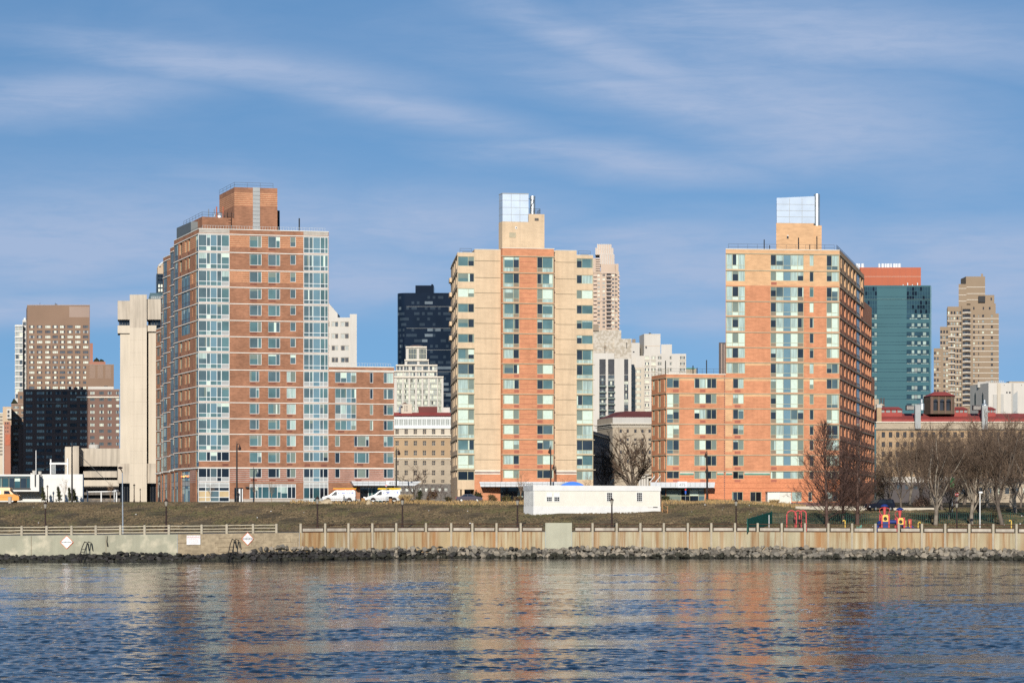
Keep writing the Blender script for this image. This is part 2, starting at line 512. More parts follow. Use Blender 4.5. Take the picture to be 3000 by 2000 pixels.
material('wall_green', (0.315, 0.305, 0.225), var=0.10, freq=0.4, col2=(0.46, 0.42, 0.31), mixfreq=0.7, thr=(0.52, 0.68), streak=0.12)
material('wall_stain', (0.385, 0.285, 0.155), var=0.10, freq=0.3, col2=(0.36, 0.325, 0.22), mixfreq=0.05, thr=(0.40, 0.62), streak=0.16)
def rust_streaks(name):
 """vertical rust runs as wear on the concrete"""
 m = bpy.data.materials[name]; nt = m.node_tree; N, L = nt.nodes, nt.links
 b = N['Principled BSDF']; src = b.inputs['Base Color'].links[0].from_socket
 tc = N.new('ShaderNodeTexCoord')
 def run(sc, f, lo, hi, amt, col, src):
  mp = N.new('ShaderNodeMapping'); mp.inputs['Scale'].default_value = sc; L.new(tc.outputs['Object'], mp.inputs[0])
  n = N.new('ShaderNodeTexNoise'); n.inputs['Scale'].default_value = f; n.inputs['Detail'].default_value = 3.0; L.new(mp.outputs[0], n.inputs['Vector'])
  r = N.new('ShaderNodeMapRange'); L.new(n.outputs[0], r.inputs[0])
  r.inputs[1].default_value = lo; r.inputs[2].default_value = hi; r.inputs[3].default_value = 0; r.inputs[4].default_value = amt
  x = N.new('ShaderNodeMix'); x.data_type = 'RGBA'; L.new(r.outputs[0], x.inputs[0]); L.new(src, x.inputs[6]); x.inputs[7].default_value = (*col, 1)
  return x.outputs[2]
 src = run((1, 1, 0.05), 0.9, 0.48, 0.70, 0.85, (0.30, 0.135, 0.045), src)
 src = run((1, 1, 0.04), 2.6, 0.52, 0.68, 0.8, (0.20, 0.09, 0.03), src)
 src = run((1, 1, 0.06), 1.7, 0.56, 0.72, 0.7, (0.47, 0.42, 0.30), src)
 L.new(src, b.inputs['Base Color'])
rust_streaks('wall_stain')
material('wall_block', (0.375, 0.365, 0.275), var=0.08, freq=0.5, streak=0.12)
material('wall_stone', (0.36, 0.285, 0.185), var=0.18, freq=0.6, fine=0.2, ffreq=(2, 2, 3)); material('stone_joint', (0.17, 0.12, 0.075), var=0.2)
for i, c in enumerate([(0.036, 0.033, 0.032), (0.050, 0.046, 0.042), (0.028, 0.028, 0.024)]):
 material('rock_dark%d' % i, c, rough=0.75, var=0.35, freq=1.2, spec=0.3, bump=0.4)
for i, c in enumerate([(0.22, 0.195, 0.155), (0.165, 0.148, 0.122), (0.28, 0.24, 0.185), (0.13, 0.115, 0.093)]):
 material('rock_pale%d' % i, c, rough=0.9, var=0.25, freq=1.2, bump=0.4)
material('rock_weed', (0.030, 0.029, 0.020), rough=0.8, var=0.4, freq=1.5)
def water_material():
 m = bpy.data.materials.new('water'); m.use_nodes = True
 MATS['water'] = m
 nt = m.node_tree; N, L = nt.nodes, nt.links
 b = N['Principled BSDF']
 b.inputs['Base Color'].default_value = (0.004, 0.009, 0.016, 1)
 b.inputs['Roughness'].default_value = 0.03; b.inputs['Specular IOR Level'].default_value = 0.26
 b.inputs['IOR'].default_value = 1.333
 tc = N.new('ShaderNodeTexCoord')
 def noise(sc, f, det, dist=0.0, rough=0.55, off=(0, 0, 0)):
  mp = N.new('ShaderNodeMapping'); mp.inputs['Scale'].default_value = sc; mp.inputs['Location'].default_value = off
  L.new(tc.outputs['Object'], mp.inputs[0])
  n = N.new('ShaderNodeTexNoise'); n.inputs['Scale'].default_value = f; n.inputs['Detail'].default_value = det
  n.inputs['Distortion'].default_value = dist; n.inputs['Roughness'].default_value = rough
  L.new(mp.outputs[0], n.inputs['Vector'])
  return n.outputs[0]
 def mth(op, a, c=None, d=None, clamp=False):
  n = N.new('ShaderNodeMath'); n.operation = op; n.use_clamp = clamp
  for i, v in enumerate((a, c, d)):
   if v is None: continue
   if isinstance(v, (int, float)): n.inputs[i].default_value = v
   else: L.new(v, n.inputs[i])
  return n.outputs[0]
 h = mth('ADD', mth('MULTIPLY', noise((0.8, 1, 1), 1.9, 4, 0.5, 0.6), 0.10), mth('MULTIPLY', noise((0.8, 1, 1), 5.5, 3, 0.3), 0.03))
 bp = N.new('ShaderNodeBump'); bp.inputs['Strength'].default_value = 1.0; bp.inputs['Distance'].default_value = 0.24
 L.new(h, bp.inputs['Height']); L.new(bp.outputs[0], b.inputs['Normal'])
water_material()
# ---------------------------------------------------------------- water and land
def structure(o): return tag(o, kind='structure')
import numpy as np
def build_water():
 """real wavelets where the river is seen, a flat sheet a little lower all round"""
 rg = np.random.default_rng(4)
 mb = MB(); mb.poly([(-1500, -400, -0.1), (1500, -400, -0.1), (1500, 300, -0.1), (-1500, 300, -0.1)], 'water')
 structure(mb.build('water'))
 D = np.concatenate([np.arange(68, 115, 0.17), np.arange(115, 170, 0.25), np.arange(170, 268, 0.36)]); px = np.linspace(-1300, 4300, 830)
 DD, PX = np.meshgrid(D, px, indexing='ij'); XX = (PX - CX) * DD / F; h = np.zeros_like(XX)
 def field(n, lx, ly):
  s = np.zeros_like(XX)
  for _ in range(n): s += np.sin(XX * rg.normal(0, 6.28 / lx) + DD * rg.normal(0, 6.28 / ly) + rg.uniform(0, 6.28))
  return s / np.sqrt(n / 2)
 patch = 0.7 * field(18, 42, 17) + 0.5 * field(18, 18, 7) + 0.25 * field(14, 8, 3)
 rough = 1 / (1 + np.exp(-2.2 * (patch * 1.5 + 0.55 - 1.7 * np.clip((DD - 135) / 85, -0.55, 1.3))))
 for lam, sl in ((4.2, 0.006), (2.2, 0.009), (1.1, 0.008), (0.62, 0.024), (0.40, 0.052)):
  n = 16; s = np.zeros_like(XX)
  for _ in range(n):
   th = rg.normal(1.45, 0.42); k = 6.283 / (lam * rg.uniform(0.75, 1.3)); s += np.sin(k * (XX * np.cos(th) + DD * np.sin(th)) + rg.uniform(0, 6.28))
  h += s / np.sqrt(n / 2) * sl * lam / 6.283 * 1.41 * (0.20 + 2.5 * rough ** 1.5 if lam < 3 else 0.5 + 1.2 * rough)
 nd, nx = XX.shape; co = np.stack([XX, DD, h - 0.02], -1).reshape(-1, 3)
 i = np.arange(nd * nx).reshape(nd, nx); q = np.stack([i[:-1, :-1], i[:-1, 1:], i[1:, 1:], i[1:, :-1]], -1).reshape(-1, 4)
 me = bpy.data.meshes.new('water'); me.vertices.add(len(co)); me.vertices.foreach_set('co', co.ravel()); me.loops.add(q.size); me.loops.foreach_set('vertex_index', q.ravel().astype(np.int32))
 me.polygons.add(len(q)); me.polygons.foreach_set('loop_start', np.arange(0, q.size, 4, dtype=np.int32)); me.polygons.foreach_set('use_smooth', np.ones(len(q), bool)); me.materials.append(MATS['water']); me.update(calc_edges=True); me.validate()
 o = bpy.data.objects.new('water', me); COL.objects.link(o); structure(o)
build_water()
WALL = [(-2600, 246, 3.0), (-300, 248.5, 3.05), (0, 249, 3.1), (520, 251, 3.25), (900, 259, 3.35), (1250, 267, 3.34), (2200, 267, 3.34), (3000, 256, 3.3), (3500, 252, 3.3), (5600, 250, 3.3)]
def lerp_tab(tab, x):
 for a, b in zip(tab[:-1], tab[1:]):
  if x <= b[0]:
   t = max(0.0, (x - a[0]) / (b[0] - a[0]))
   return [p + (q - p) * t for p, q in zip(a[1:], b[1:])]
 return list(tab[-1][1:])
def wallD(px): return lerp_tab(WALL, px)[0]
def wallZ(px): return lerp_tab(WALL, px)[1]
PROF_L = [(0, 0.0), (0.07, 0.0), (0.11, 0.25), (0.2, 0.95), (0.5, 2.25), (0.72, 3.05), (0.92, 3.9), (1.0, 4.1), (1.4, 4.15), (99, 4.2)]
PROF_R = [(0, 0.0), (0.11, 0.0), (0.2, 0.3), (0.5, 1.5), (0.8, 2.6), (1.0, 3.15), (1.4, 3.6), (1.9, 4.15), (99, 4.2)]
def ss(a, b, x):
 t = min(1, max(0, (x - a) / (b - a))); return t * t * (3 - 2 * t)
def gz(px, D):
 s = (D - wallD(px)) / (345.0 - wallD(px))
 a, b = lerp_tab(PROF_L, s)[0], lerp_tab(PROF_R, s)[0]
 w = ss(2180, 2420, px)
 base = wallZ(px) + (3.35 - wallZ(px)) * min(1, max(0, s / 0.3))
 return base + a * (1 - w) + b * w
def gp(px, D): return Vector((X(px, D), D, gz(px, D)))
def build_land():
 pxs = [-2600, -1500, -800, -400] + list(range(-200, 3300, 40)) + [3500, 4200, 5600]
 ts = [0.003, 0.03, 0.07, 0.09, 0.11, 0.15, 0.2, 0.27, 0.35, 0.43, 0.5, 0.57, 0.65, 0.72, 0.78, 0.84, 0.88, 0.92, 0.96, 1.0, 1.1, 1.25, 1.4, 1.6, 1.9, 2.4]
 v = []; nrow = len(ts) + 2
 for px in pxs:
  w = wallD(px)
  for t in ts:
   D = w + t * (345 - w)
   b = 0.0 if t < 0.1 or t > 0.95 else 0.10 * math.sin(px * 0.021 + t * 9) + 0.07 * math.sin(px * 0.053 - t * 21)
   v.append((X(px, D), D, gz(px, D) + b))
  for D in (900, 3200): v.append((X(px, D), D, 7.55))
 f = []
 for i in range(len(pxs) - 1):
  for j in range(nrow - 1):
   a = i * nrow + j
   f.append((a, a + nrow, a + nrow + 1, a + 1))
 me = bpy.data.meshes.new('ground'); me.from_pydata(v, [], f); me.materials.append(MATS['turf'])
 me.polygons.foreach_set('use_smooth', [True] * len(f)); me.update()
 o = bpy.data.objects.new('ground', me); COL.objects.link(o); structure(o)
 # promenade behind the railing and the street before the houses, thin sheets on the ground
 for name, m, t0, t1, lift, p0, p1 in (('promenade', 'path_concrete', 0.006, 0.068, 0.02, -2500, 5500),):
  mb = MB()
  q = [p for p in pxs if p0 <= p <= p1]
  for a, b in zip(q[:-1], q[1:]):
   P = []
   for px, t in ((a, t0), (b, t0), (b, t1), (a, t1)):
    D = wallD(px) + t * (345 - wallD(px)); P.append((X(px, D), D, gz(px, D) + lift))
   mb.poly(P, m)
  structure(mb.build(name))
build_land()
# ---------------------------------------------------------------- sea walls
def wall_run(name, label, px0, px1, m, extra=None, zt=None, dz=0.0, out=0.0):
 n = max(1, int((px1 - px0) / 120)); mb = MB()
 for i in range(n):
  a, b = px0 + (px1 - px0) * i / n, px0 + (px1 - px0) * (i + 1) / n
  pa, pb = at(a, wallD(a) - out), at(b, wallD(b) - out); qa, qb = at(a, wallD(a) + 0.9), at(b, wallD(b) + 0.9)
  za, zb = wallZ(a) + dz, wallZ(b) + dz
  mb.poly([(pa.x, pa.y, -1), (pb.x, pb.y, -1), (pb.x, pb.y, zb), (pa.x, pa.y, za)], m)
  mb.poly([(pa.x, pa.y, za), (pb.x, pb.y, zb), (qb.x, qb.y, zb), (qa.x, qa.y, za)], m)
  if i == 0: mb.poly([(qa.x, qa.y, -1), (pa.x, pa.y, -1), (pa.x, pa.y, za), (qa.x, qa.y, za)], m)
  if i == n - 1: mb.poly([(pb.x, pb.y, -1), (qb.x, qb.y, -1), (qb.x, qb.y, zb), (pb.x, pb.y, zb)], m)
  if dz: mb.poly([(qb.x, qb.y, zb - 2), (qa.x, qa.y, zb - 2), (qa.x, qa.y, za), (qb.x, qb.y, zb)], m)
 c = at((px0 + px1) / 2, wallD((px0 + px1) / 2))
 r = thing(name, label, 'sea wall', (c.x, c.y, 0))
 mb.build('wall_face', r)
 return r
r_green = wall_run('sea_wall', 'low sea wall painted pale grey green with chipped whitish patches', -600, 519.5, 'wall_green')
r_stone = wall_run('sea_wall', 'old sea wall of big brown cut stone blocks between the green and the rusty walls', 520, 877, 'wall_stone')
r_stain = wall_run('sea_wall', 'concrete sea wall with rust streaks left of the tall plain grey block', 877.5, 1597, 'wall_stain')
r_block = wall_run('sea_wall', 'plain grey green concrete block rising above the rest of the sea wall', 1597.5, 1675.5, 'wall_block', dz=1.18, out=0.12)
r_right = wall_run('sea_wall', 'long tan concrete sea wall with rust streaks right of the grey block', 1676, 3700, 'wall_stain')
# joints of the stone wall: recessed dark seams drawn as thin proud mortar lines
mb = MB()
rs = random.Random(3)
zrow = [0.2, 0.95, 1.55, 2.15, 2.7]
for k, z in enumerate(zrow):
 a = 520
 while a < 870:
  b = min(872, a + rs.uniform(30, 75))
  if rs.random() < 0.8:
   p, q = at(a, wallD(a) - 0.012), at(b, wallD(b) - 0.012); h = rs.uniform(0.02, 0.055); dz = rs.uniform(-0.05, 0.05)
   mb.poly([(p.x, p.y, z + dz), (q.x, q.y, z + dz), (q.x, q.y, z + h + dz), (p.x, p.y, z + h + dz)], 'stone_joint')
  p = at(b, wallD(b) - 0.012)
  if rs.random() < 0.7:
   top = zrow[k + 1] if k + 1 < len(zrow) else 3.2
   mb.poly([(p.x, p.y, z), (p.x + rs.uniform(0.02, 0.06), p.y, z), (p.x + 0.03, p.y, top), (p.x, p.y, top)], 'stone_joint')
  a = b
mb.build('mortar_joint', r_stone)
for pxj, r in ((91, r_green), (310, r_green)):
 mb = MB(); p = at(pxj, wallD(pxj) - 0.01); mb.box(p.x, p.x + 0.05, p.y, p.y + 0.05, 0.3, 3.08, 'stone_joint'); mb.build('expansion_joint', r)
# ---------------------------------------------------------------- railings on the wall
POSTS = [-290, -218, -146, -75, -7, 64, 137, 210, 281, 353, 424, 495, 591, 664.5, 741.6, 810, 881, 953, 1021, 1091, 1161, 1248, 1322, 1384, 1454.6, 1525.5,
   1736, 1806.6, 1876, 1944.6, 2015, 2083.7, 2153, 2219.4, 2289.8, 2358, 2426.5, 2496, 2564.4, 2632.5, 2700.5, 2768.5, 2839, 2909.4, 2977.4, 3046, 3115, 3184, 3253]
def rail_pt(px, z, out=0.0): p = at(px, wallD(px) + 0.32 + out); return (p.x, p.y, wallZ(px) + z)
def railing(label, posts, kind, ends=()):
 mid = posts[len(posts) // 2]; c = at(mid, wallD(mid) + 0.3)
 r = thing('railing', label, 'railing', (c.x, c.y, wallZ(mid)))
 hh = 1.13
 for px in posts:
  mb = MB(); p = rail_pt(px, 0)
  mb.box(p[0] - 0.135, p[0] + 0.135, p[1] - 0.16, p[1] + 0.16, p[2] - 0.0, p[2] + hh, 'concrete_post')
  mb.box(p[0] - 0.115, p[0] + 0.115, p[1] - 0.14, p[1] + 0.14, p[2] + hh, p[2] + hh + 0.03, 'concrete_post')
  mb.build('post', r)
  if kind == 'rust' and px > 900:
   mb = MB(); q = at(px, wallD(px)); mb.box(q.x - 0.13, q.x + 0.13, q.y - 0.07, q.y + 0.01, 0.2, wallZ(px) - 0.01, 'concrete_post'); mb.build('pilaster', r)
 for a, b in list(zip(posts[:-1], posts[1:])) + list(ends):
  if b - a > 130: continue
  rr = random.Random(int(a))
  lv = (1.0, 0.62, 0.24) if kind == 'cream' else (1.0, 0.60)
  for z in lv:
   mb = MB(); j = rr.uniform(-0.03, 0.03)
   p, q = Vector(rail_pt(a, z + j)), Vector(rail_pt(b, z + rr.uniform(-0.03, 0.03)))
   d = (q - p).normalized(); p = p + d * 0.14; q = q - d * 0.14
   m = p.lerp(q, 0.5) + Vector((0, 0, rr.uniform(-0.03, 0.01)))
   mb.tube([p, m, q], 0.045 if kind == 'cream' else 0.055, 'paint_cream_rail' if kind == 'cream' else 'rust_rail', 6); mb.build('rail', r)
  if kind == 'rust':
   mb = MB(); p, q = Vector(rail_pt(a, 0)), Vector(rail_pt(b, 0)); d = (q - p).normalized(); p = p + d * 0.3; q = q - d * 0.3
   y = 0.18
   mb.hexa([(p.x, p.y - y, p.z + 0.15), (q.x, q.y - y, q.z + 0.15), (q.x, q.y + y, q.z + 0.15), (p.x, p.y + y, p.z + 0.15)],
     [(p.x, p.y - y, p.z + 0.52), (q.x, q.y - y, q.z + 0.52), (q.x, q.y + y, q.z + 0.52), (p.x, p.y + y, p.z + 0.52)], 'concrete_curb')
   mb.hexa([(p.x, p.y - 0.05, p.z), (q.x, q.y - 0.05, q.z), (q.x, q.y + y, q.z), (p.x, p.y + y, p.z)],
     [(p.x, p.y - 0.05, p.z + 0.15), (q.x, q.y - 0.05, q.z + 0.15), (q.x, q.y + y, q.z + 0.15), (p.x, p.y + y, p.z + 0.15)], 'rust_rail')
   mb.build('kerb_beam', r)
 return r
railing('cream painted railing with three pipe rails on the green and stone walls', [p for p in POSTS if p < 875], 'cream')
railing('rusty railing on pale posts left of the tall grey wall block', [p for p in POSTS if 875 < p < 1590], 'rust', ends=((1525.5, 1594),))
railing('rusty railing on pale posts right of the tall grey wall block', [p for p in POSTS if p > 1600], 'rust', ends=((1679, 1736),))
# ---------------------------------------------------------------- riprap
def rock_mesh(seed, flat, m1, m2=None):
 r = random.Random(seed)
 me = bpy.data.meshes.new('rock')
 import bmesh
 bm = bmesh.new()
 for _ in range(14):
  v = Vector((r.gauss(0, 1), r.gauss(0, 1), r.gauss(0, 1))).normalized()
  k = r.uniform(0.8, 1.05)
  bm.verts.new((v.x * 0.62 * k, v.y * 0.5 * k, v.z * flat * k))
 bmesh.ops.convex_hull(bm, input=bm.verts)
 bmesh.ops.delete(bm, geom=[v for v in bm.verts if not v.link_faces], context='VERTS')
 bm.to_mesh(me); bm.free()
 me.materials.append(MATS[m1]); me.update()
 return me
def build_rocks():
 dark = [rock_mesh(i, 0.36, 'rock_dark%d' % (i % 3)) for i in range(12)]
 pale = [rock_mesh(50 + i, 0.46, 'rock_pale%d' % (i % 4)) for i in range(16)]
 weed = [rock_mesh(90 + i, 0.42, 'rock_weed') for i in range(6)]
 r = random.Random(11)
 spots = []
 rows = [(0.2, 0.05, 1.14, 0.9), (0.6, 0.5, 0.86, 0.95), (1.0, 1.0, 0.54, 1.0), (1.3, 1.3, 0.25, 1.0), (1.55, 1.5, 0.02, 0.85)]
 for k, (out, jit, z, s) in enumerate(rows):
  px = -200 + k * 9
  while px < 3200:
   w = r.uniform(0.42, 1.05) * s
   lowz = 0.45 * (1 - ss(500, 1000, px)) + 0.25 * math.sin(px * 0.013 + k)*0.5
   zz = z - (lowz if k < 2 else lowz * 0.5) + r.uniform(-0.14, 0.14)
   if k == 0 and 720 < px < 900: zz += 0.45 * math.sin((px - 720) / 180 * math.pi)
   d = wallD(px) - out - r.uniform(0, 0.35)
   spots.append((w, px, d, max(-0.12, zz), k))
   px += w * 0.74 * F / d
 spots.sort(key=lambda q: -q[0])
 def pick(px, k, r):
  p_dark = 1 - ss(950, 1500, px)
  if k == 4: return (r.choice(weed), 'weed')
  if k == 3: return (r.choice(weed if r.random() < 0.4 else dark if r.random() < p_dark else pale), 'mid')
  if k == 2: return (r.choice(dark if r.random() < p_dark + 0.08 else pale), 'mid')
  if k == 0 and px > 700: return (r.choice(pale), 'pale') if r.random() < 0.85 else (r.choice(dark), 'dark')
  return (r.choice(dark), 'dark') if r.random() < p_dark else (r.choice(pale), 'pale')
 rest = MB()
 LB = {'dark': 'dark wet boulder in the rock bank under the sea wall', 'pale': 'pale dry boulder in the rock bank under the sea wall',
   'mid': 'grey boulder halfway down the rock bank under the sea wall', 'weed': 'dark weedy boulder at the waterline of the rock bank'}
 for i, (w, px, d, z, k) in enumerate(spots):
  me, kind = pick(px, k, r)
  mat4 = Matrix.Translation((X(px, d), d, z)) @ Matrix.Rotation(r.uniform(0, 6.28), 4, 'Z') @ Matrix.Rotation(r.uniform(-0.4, 0.4), 4, 'X') @ Matrix.Scale(w, 4)
  if i < 300:
   o = bpy.data.objects.new('boulder', me); o.matrix_world = mat4; COL.objects.link(o)
   tag(o, LB[kind], 'boulder', {'dark': 'dark boulders of the rock bank', 'pale': 'pale boulders of the rock bank', 'mid': 'grey boulders of the rock bank', 'weed': 'weedy boulders at the waterline'}[kind])
  else:
   rest.add_mesh(me, mat4, me.materials[0].name)
 # small filling stones and the bed they lie on
 for _ in range(1500):
  px = r.uniform(-200, 3200); out = r.uniform(0.1, 1.65); d = wallD(px) - out
  lowz = 0.45 * (1 - ss(500, 1000, px))
  z = (1.12 - lowz) * (1 - out / 1.7) + r.uniform(-0.1, 0.1)
  me, kind = pick(px, 0 if out < 0.45 else 1 if out < 0.8 else 2 if out < 1.25 else 4, r)
  rest.add_mesh(me, Matrix.Translation((X(px, d), d, z)) @ Matrix.Rotation(r.uniform(0, 6.28), 4, 'Z') @ Matrix.Scale(r.uniform(0.25, 0.55), 4), me.materials[0].name)
 for a in range(-240, 3280, 80):
  b = a + 80
  P = lambda px, out, z: (X(px, wallD(px) - out), wallD(px) - out, z)
  low = lambda px: 0.45 * (1 - ss(500, 1000, px))
  rest.poly([P(a, 1.8, -0.5), P(b, 1.8, -0.5), P(b, 0.02, 0.95 - low(b)), P(a, 0.02, 0.95 - low(a))], 'rock_dark2')
 o = rest.build('rubble'); tag(o, 'small filling stones and rubble bed of the rock bank', 'rubble', kind='stuff')
build_rocks()
# ---------------------------------------------------------------- the three riverside apartment houses
def ledge(B, f, u0, u1, z, m, out=0.14, h=0.16, name='ledge'):
 mb = MB(); f.bar(mb, u0, u1, z - h, z, -0.02, out, m); B.part(mb, name)
def grille(B, f, u0, u1, z0, z1, m, name='vent_grille'):
 mb = MB(); f.bar(mb, u0, u1, z0, z1, -0.05, 0.012, m); B.part(mb, name)
def band_z(pys, D): return [Z(p, D) for p in pys]
def back(f0, dx, dy): return (f0[0] + dx, f0[1] + dy)
def house_455():
 D0 = 353.0; rnd = random.Random(455)
 B = Building('apartment_tower', 'brown brick apartment tower with white framed glass corner bays and a square brick roof block', 'apartment building', (X(760, D0), D0, 7.4))
 c0 = at(583, D0); ux = Vector((1, 0.19)).normalized()
 f = Face(c0, c0 + ux * 60)
 uW = f.fu(1154.5); uT = f.fu(963)
 f = Face(c0, c0 + ux * uW)
 g = Z(1470, D0) - 0.4
 bz = band_z([683.3, 736.5, 788.5, 838.6, 886.7, 935.8, 983.4, 1030.4, 1081, 1129.9, 1177, 1224, 1269.6, 1319.6, 1368], D0)
 top, wtop = Z(669, D0), f.zat(964, 1072.5)
 U = lambda a: [f.fu(430 + q * 0.3188) for q in a]
 def row(i, cols, t, b, **k):
  z1, z0 = bz[i], bz[i + 1]; h = z1 - z0
  B.window(f, cols[0], cols[1], z1 - h * b, z1 - h * t, **k)
 zb15, zb16 = bz[14], Z(1410, D0)
 w1 = U((945, 1055)); w2 = U((1115, 1225)); sm = U((1318, 1370)); b1 = U((472, 760)); b2 = U((1440, 1668))
 w1n = U((945, 1033)); w3 = U((1285, 1370)); wa = U((1730, 1925)); wn = U((2050, 2080)); wc = U((2177, 2267)); wl = U((1730, 1775)); wm = U((1905, 2043))
 gl = lambda: rnd.choice('ggghgh')
 bright = lambda lo: ''.join(gl() if rnd.random() > lo else rnd.choice('cw') for _ in range(5))
 grey_zone = lambda u0, u1, z0, z1, m: f.zones.append((u0, u1, z0, z1, m))
 grey_zone(b1[0], b1[1], bz[0] + 0.1, top, 'brick_grey'); grey_zone(b2[0], b2[1], bz[0] + 0.1, top, 'brick_grey')
 for i in (0, 2): grey_zone(b1[1], b2[0], bz[i] - (bz[i] - bz[i + 1]) * 0.72, bz[i], 'brick_brown_striped')
 grey_zone(b1[1], uW, Z(1412, D0), Z(1371, D0), 'brick_grey_striped')
 for i in range(14):
  low = i >= 8
  h = bz[i] - bz[i + 1]
  full = i < 13
  c5 = 'h' + gl() + 'bhg'
  sp = 'g' + rnd.choice('wcg') + 'gg' + ('p' if rnd.random() < 0.8 else 'g')
  if i == 13:
   row(i, b1, 0.05, 0.63, vs=(0.27, 0.39, 0.60, 0.745), code='gkhkk', name='bay_window', fw=0.1, dep=0.08)
   grille(B, f, *U((695, 752)), bz[14] + 0.2, bz[14] + 0.62, 'grille_brown')
   row(i, b2, 0.05, 0.63, vs=(0.25, 0.39, 0.66, 0.80), code='hhbhd', name='bay_window', fw=0.1, dep=0.08)
   grille(B, f, *U((1450, 1500)), bz[14] + 0.2, bz[14] + 0.62, 'grille_brown'); grille(B, f, *U((1600, 1655)), bz[14] + 0.2, bz[14] + 0.62, 'grille_brown')
  else:
   row(i, b1, 0.05, 0.965, vs=(0.27, 0.39, 0.60, 0.745), hs=(0.70,), code=c5 + sp, name='bay_window', fw=0.1, dep=0.08)
   if low: row(i, b2, 0.05, 0.965, vs=(0.25, 0.39, 0.66, 0.80), hs=(0.70,), code=gl() + gl() + 'b' + rnd.choice('hgc') + gl() + 'ppbpp', name='bay_window', fw=0.1, dep=0.08)
   else: row(i, b2, 0.05, 0.965, vs=(0.227, 0.386, 0.68, 0.864), hs=(0.72,), code='hhbgg' + 'hhbhg', name='bay_window', fw=0.1, dep=0.08)
  for cols, vs, gr in (((w1n if 8 <= i <= 11 else w1), (0.69,), True), (w2, (0.67,), True), ((w3 if low else sm), ((0.4,) if low else ()), low)):
   big = cols is w2 or cols is w1 or cols is w1n
   cd = gl() + rnd.choice('ghs') if big else ('h' if not low else rnd.choice('cgs') + rnd.choice('cs'))
   row(i, cols, 0.075, 0.71 if not cols is sm else 0.63, vs=vs, code=cd, dep=0.16)
   if gr: grille(B, f, cols[0] + 0.1, cols[0] + (cols[1] - cols[0]) * 0.62, bz[i] - h * 0.87, bz[i] - h * 0.76, 'grille_brown')
  if low:
   if i <= 11:
    sp2 = i in (9, 10)
    row(i, wa, 0.075, 0.965 if sp2 else 0.71, vs=(0.27, 0.54, 0.76), hs=(0.66,) if sp2 else (), code=(rnd.choice('chg') + rnd.choice('cgh') + 'b' + rnd.choice('cgs')) + ('ppbh' if sp2 else ''), dep=0.16)
    if not sp2: grille(B, f, wa[0] + 0.5, wa[0] + 1.6, bz[i] - h * 0.87, bz[i] - h * 0.76, 'grille_brown')
    row(i, wn, 0.075, 0.71, code='d' if i < 10 else 's', name='narrow_window', dep=0.16)
   else:
    row(i, wl, 0.075, 0.71, code='s' if i == 12 else 'd', name='narrow_window', dep=0.16)
    row(i, wm, 0.075, 0.71, vs=(0.22, 0.79), code=rnd.choice(('sss', 'hgh', 'dsd')), dep=0.16)
    grille(B, f, wm[0] + 0.5, wm[0] + 1.6, bz[i] - h * 0.87, bz[i] - h * 0.76, 'grille_brown')
   row(i, wc, 0.075, 0.71, vs=(0.35,), code=rnd.choice('hd') + rnd.choice('ghc'), dep=0.16)
  ledge(B, f, 0 if True else b1[1], uW if i >= 8 else uT, bz[i], 'ledge_pale', 0.10, 0.13)
 ledge(B, f, 0, uW, bz[14], 'ledge_pale', 0.16, 0.2)
 ledge(B, f, 0, uT, top + 0.02, 'ledge_pale', 0.08, 0.12)
 ledge(B, f, uT + 0.02, uW, wtop, 'ledge_pale', 0.08, 0.12); ledge(B, f, uT + 0.02, uW, bz[8] + 0.0 if False else wtop - 0.62, 'ledge_pale', 0.1, 0.13)
 # lowest two storeys
 z1, z0 = Z(1371, D0), Z(1398, D0)
 B.window(f, *b1, Z(1410, D0), z1, vs=(0.27, 0.39, 0.60, 0.745), hs=(0.68,), code='kkhkk' + 'pppkp', name='bay_window', fw=0.1, dep=0.08)
 B.window(f, *b2, Z(1410, D0), z1, vs=(0.25, 0.39, 0.66, 0.80), hs=(0.68,), code='ddbkk' + 'ppbpp', name='bay_window', fw=0.1, dep=0.08)
 for cols, vs, cd in ((w1, (0.69,), 'sk'), (w2, (0.67,), 'kd'), (w3, (0.4,), 'ks'), (wl, (), 'k'), (wm, (0.22, 0.79), 'ksk'), (wc, (0.35,), 'kh')):
  B.window(f, *cols, z0, z1, vs=vs, code=cd, dep=0.16)
 for cols in (w1, w2, w3, wm): grille(B, f, cols[0] + 0.2, cols[0] + 1.3, Z(1407.5, D0), Z(1402.5, D0), 'grille_brown')
 gz0 = g + 0.45
 B.window(f, *b1, gz0, Z(1411, D0), vs=(0.24, 0.39, 0.67), hs=(0.08, 0.27, 0.45, 0.77), code='pppp' + 'pppp' + 'khkk' + 'ooho' + 'oohk', name='shop_window', fw=0.11, dep=0.1)
 B.window(f, *U((945, 1370)), Z(1459.5, D0), Z(1416.5, D0), vs=(0.125, 0.18, 0.27, 0.42, 0.60, 0.68, 0.82, 0.91), hs=(0.19,), code='ppppppppp' + 'eeeeeeekk', name='shop_window', fw=0.09, dep=0.12)
 B.window(f, *b2, gz0, Z(1411, D0), vs=(0.25, 0.39, 0.66, 0.83), hs=(0.08, 0.27, 0.84), code='ppppp' + 'ppppp' + 'ekekk' + 'ppepp', name='shop_window', fw=0.1, dep=0.12)
 ud = U((805, 885))
 f.holes.append((ud[0], ud[1], g + 0.2, Z(1428, D0), 0.9, 'frame_dark'))
 mb = MB()
 mb.poly([f.P(ud[0], g + 0.2, -0.9), f.P(ud[1], g + 0.2, -0.9), f.P(ud[1], Z(1428, D0), -0.9), f.P(ud[0], Z(1428, D0), -0.9)], 'glass_black')
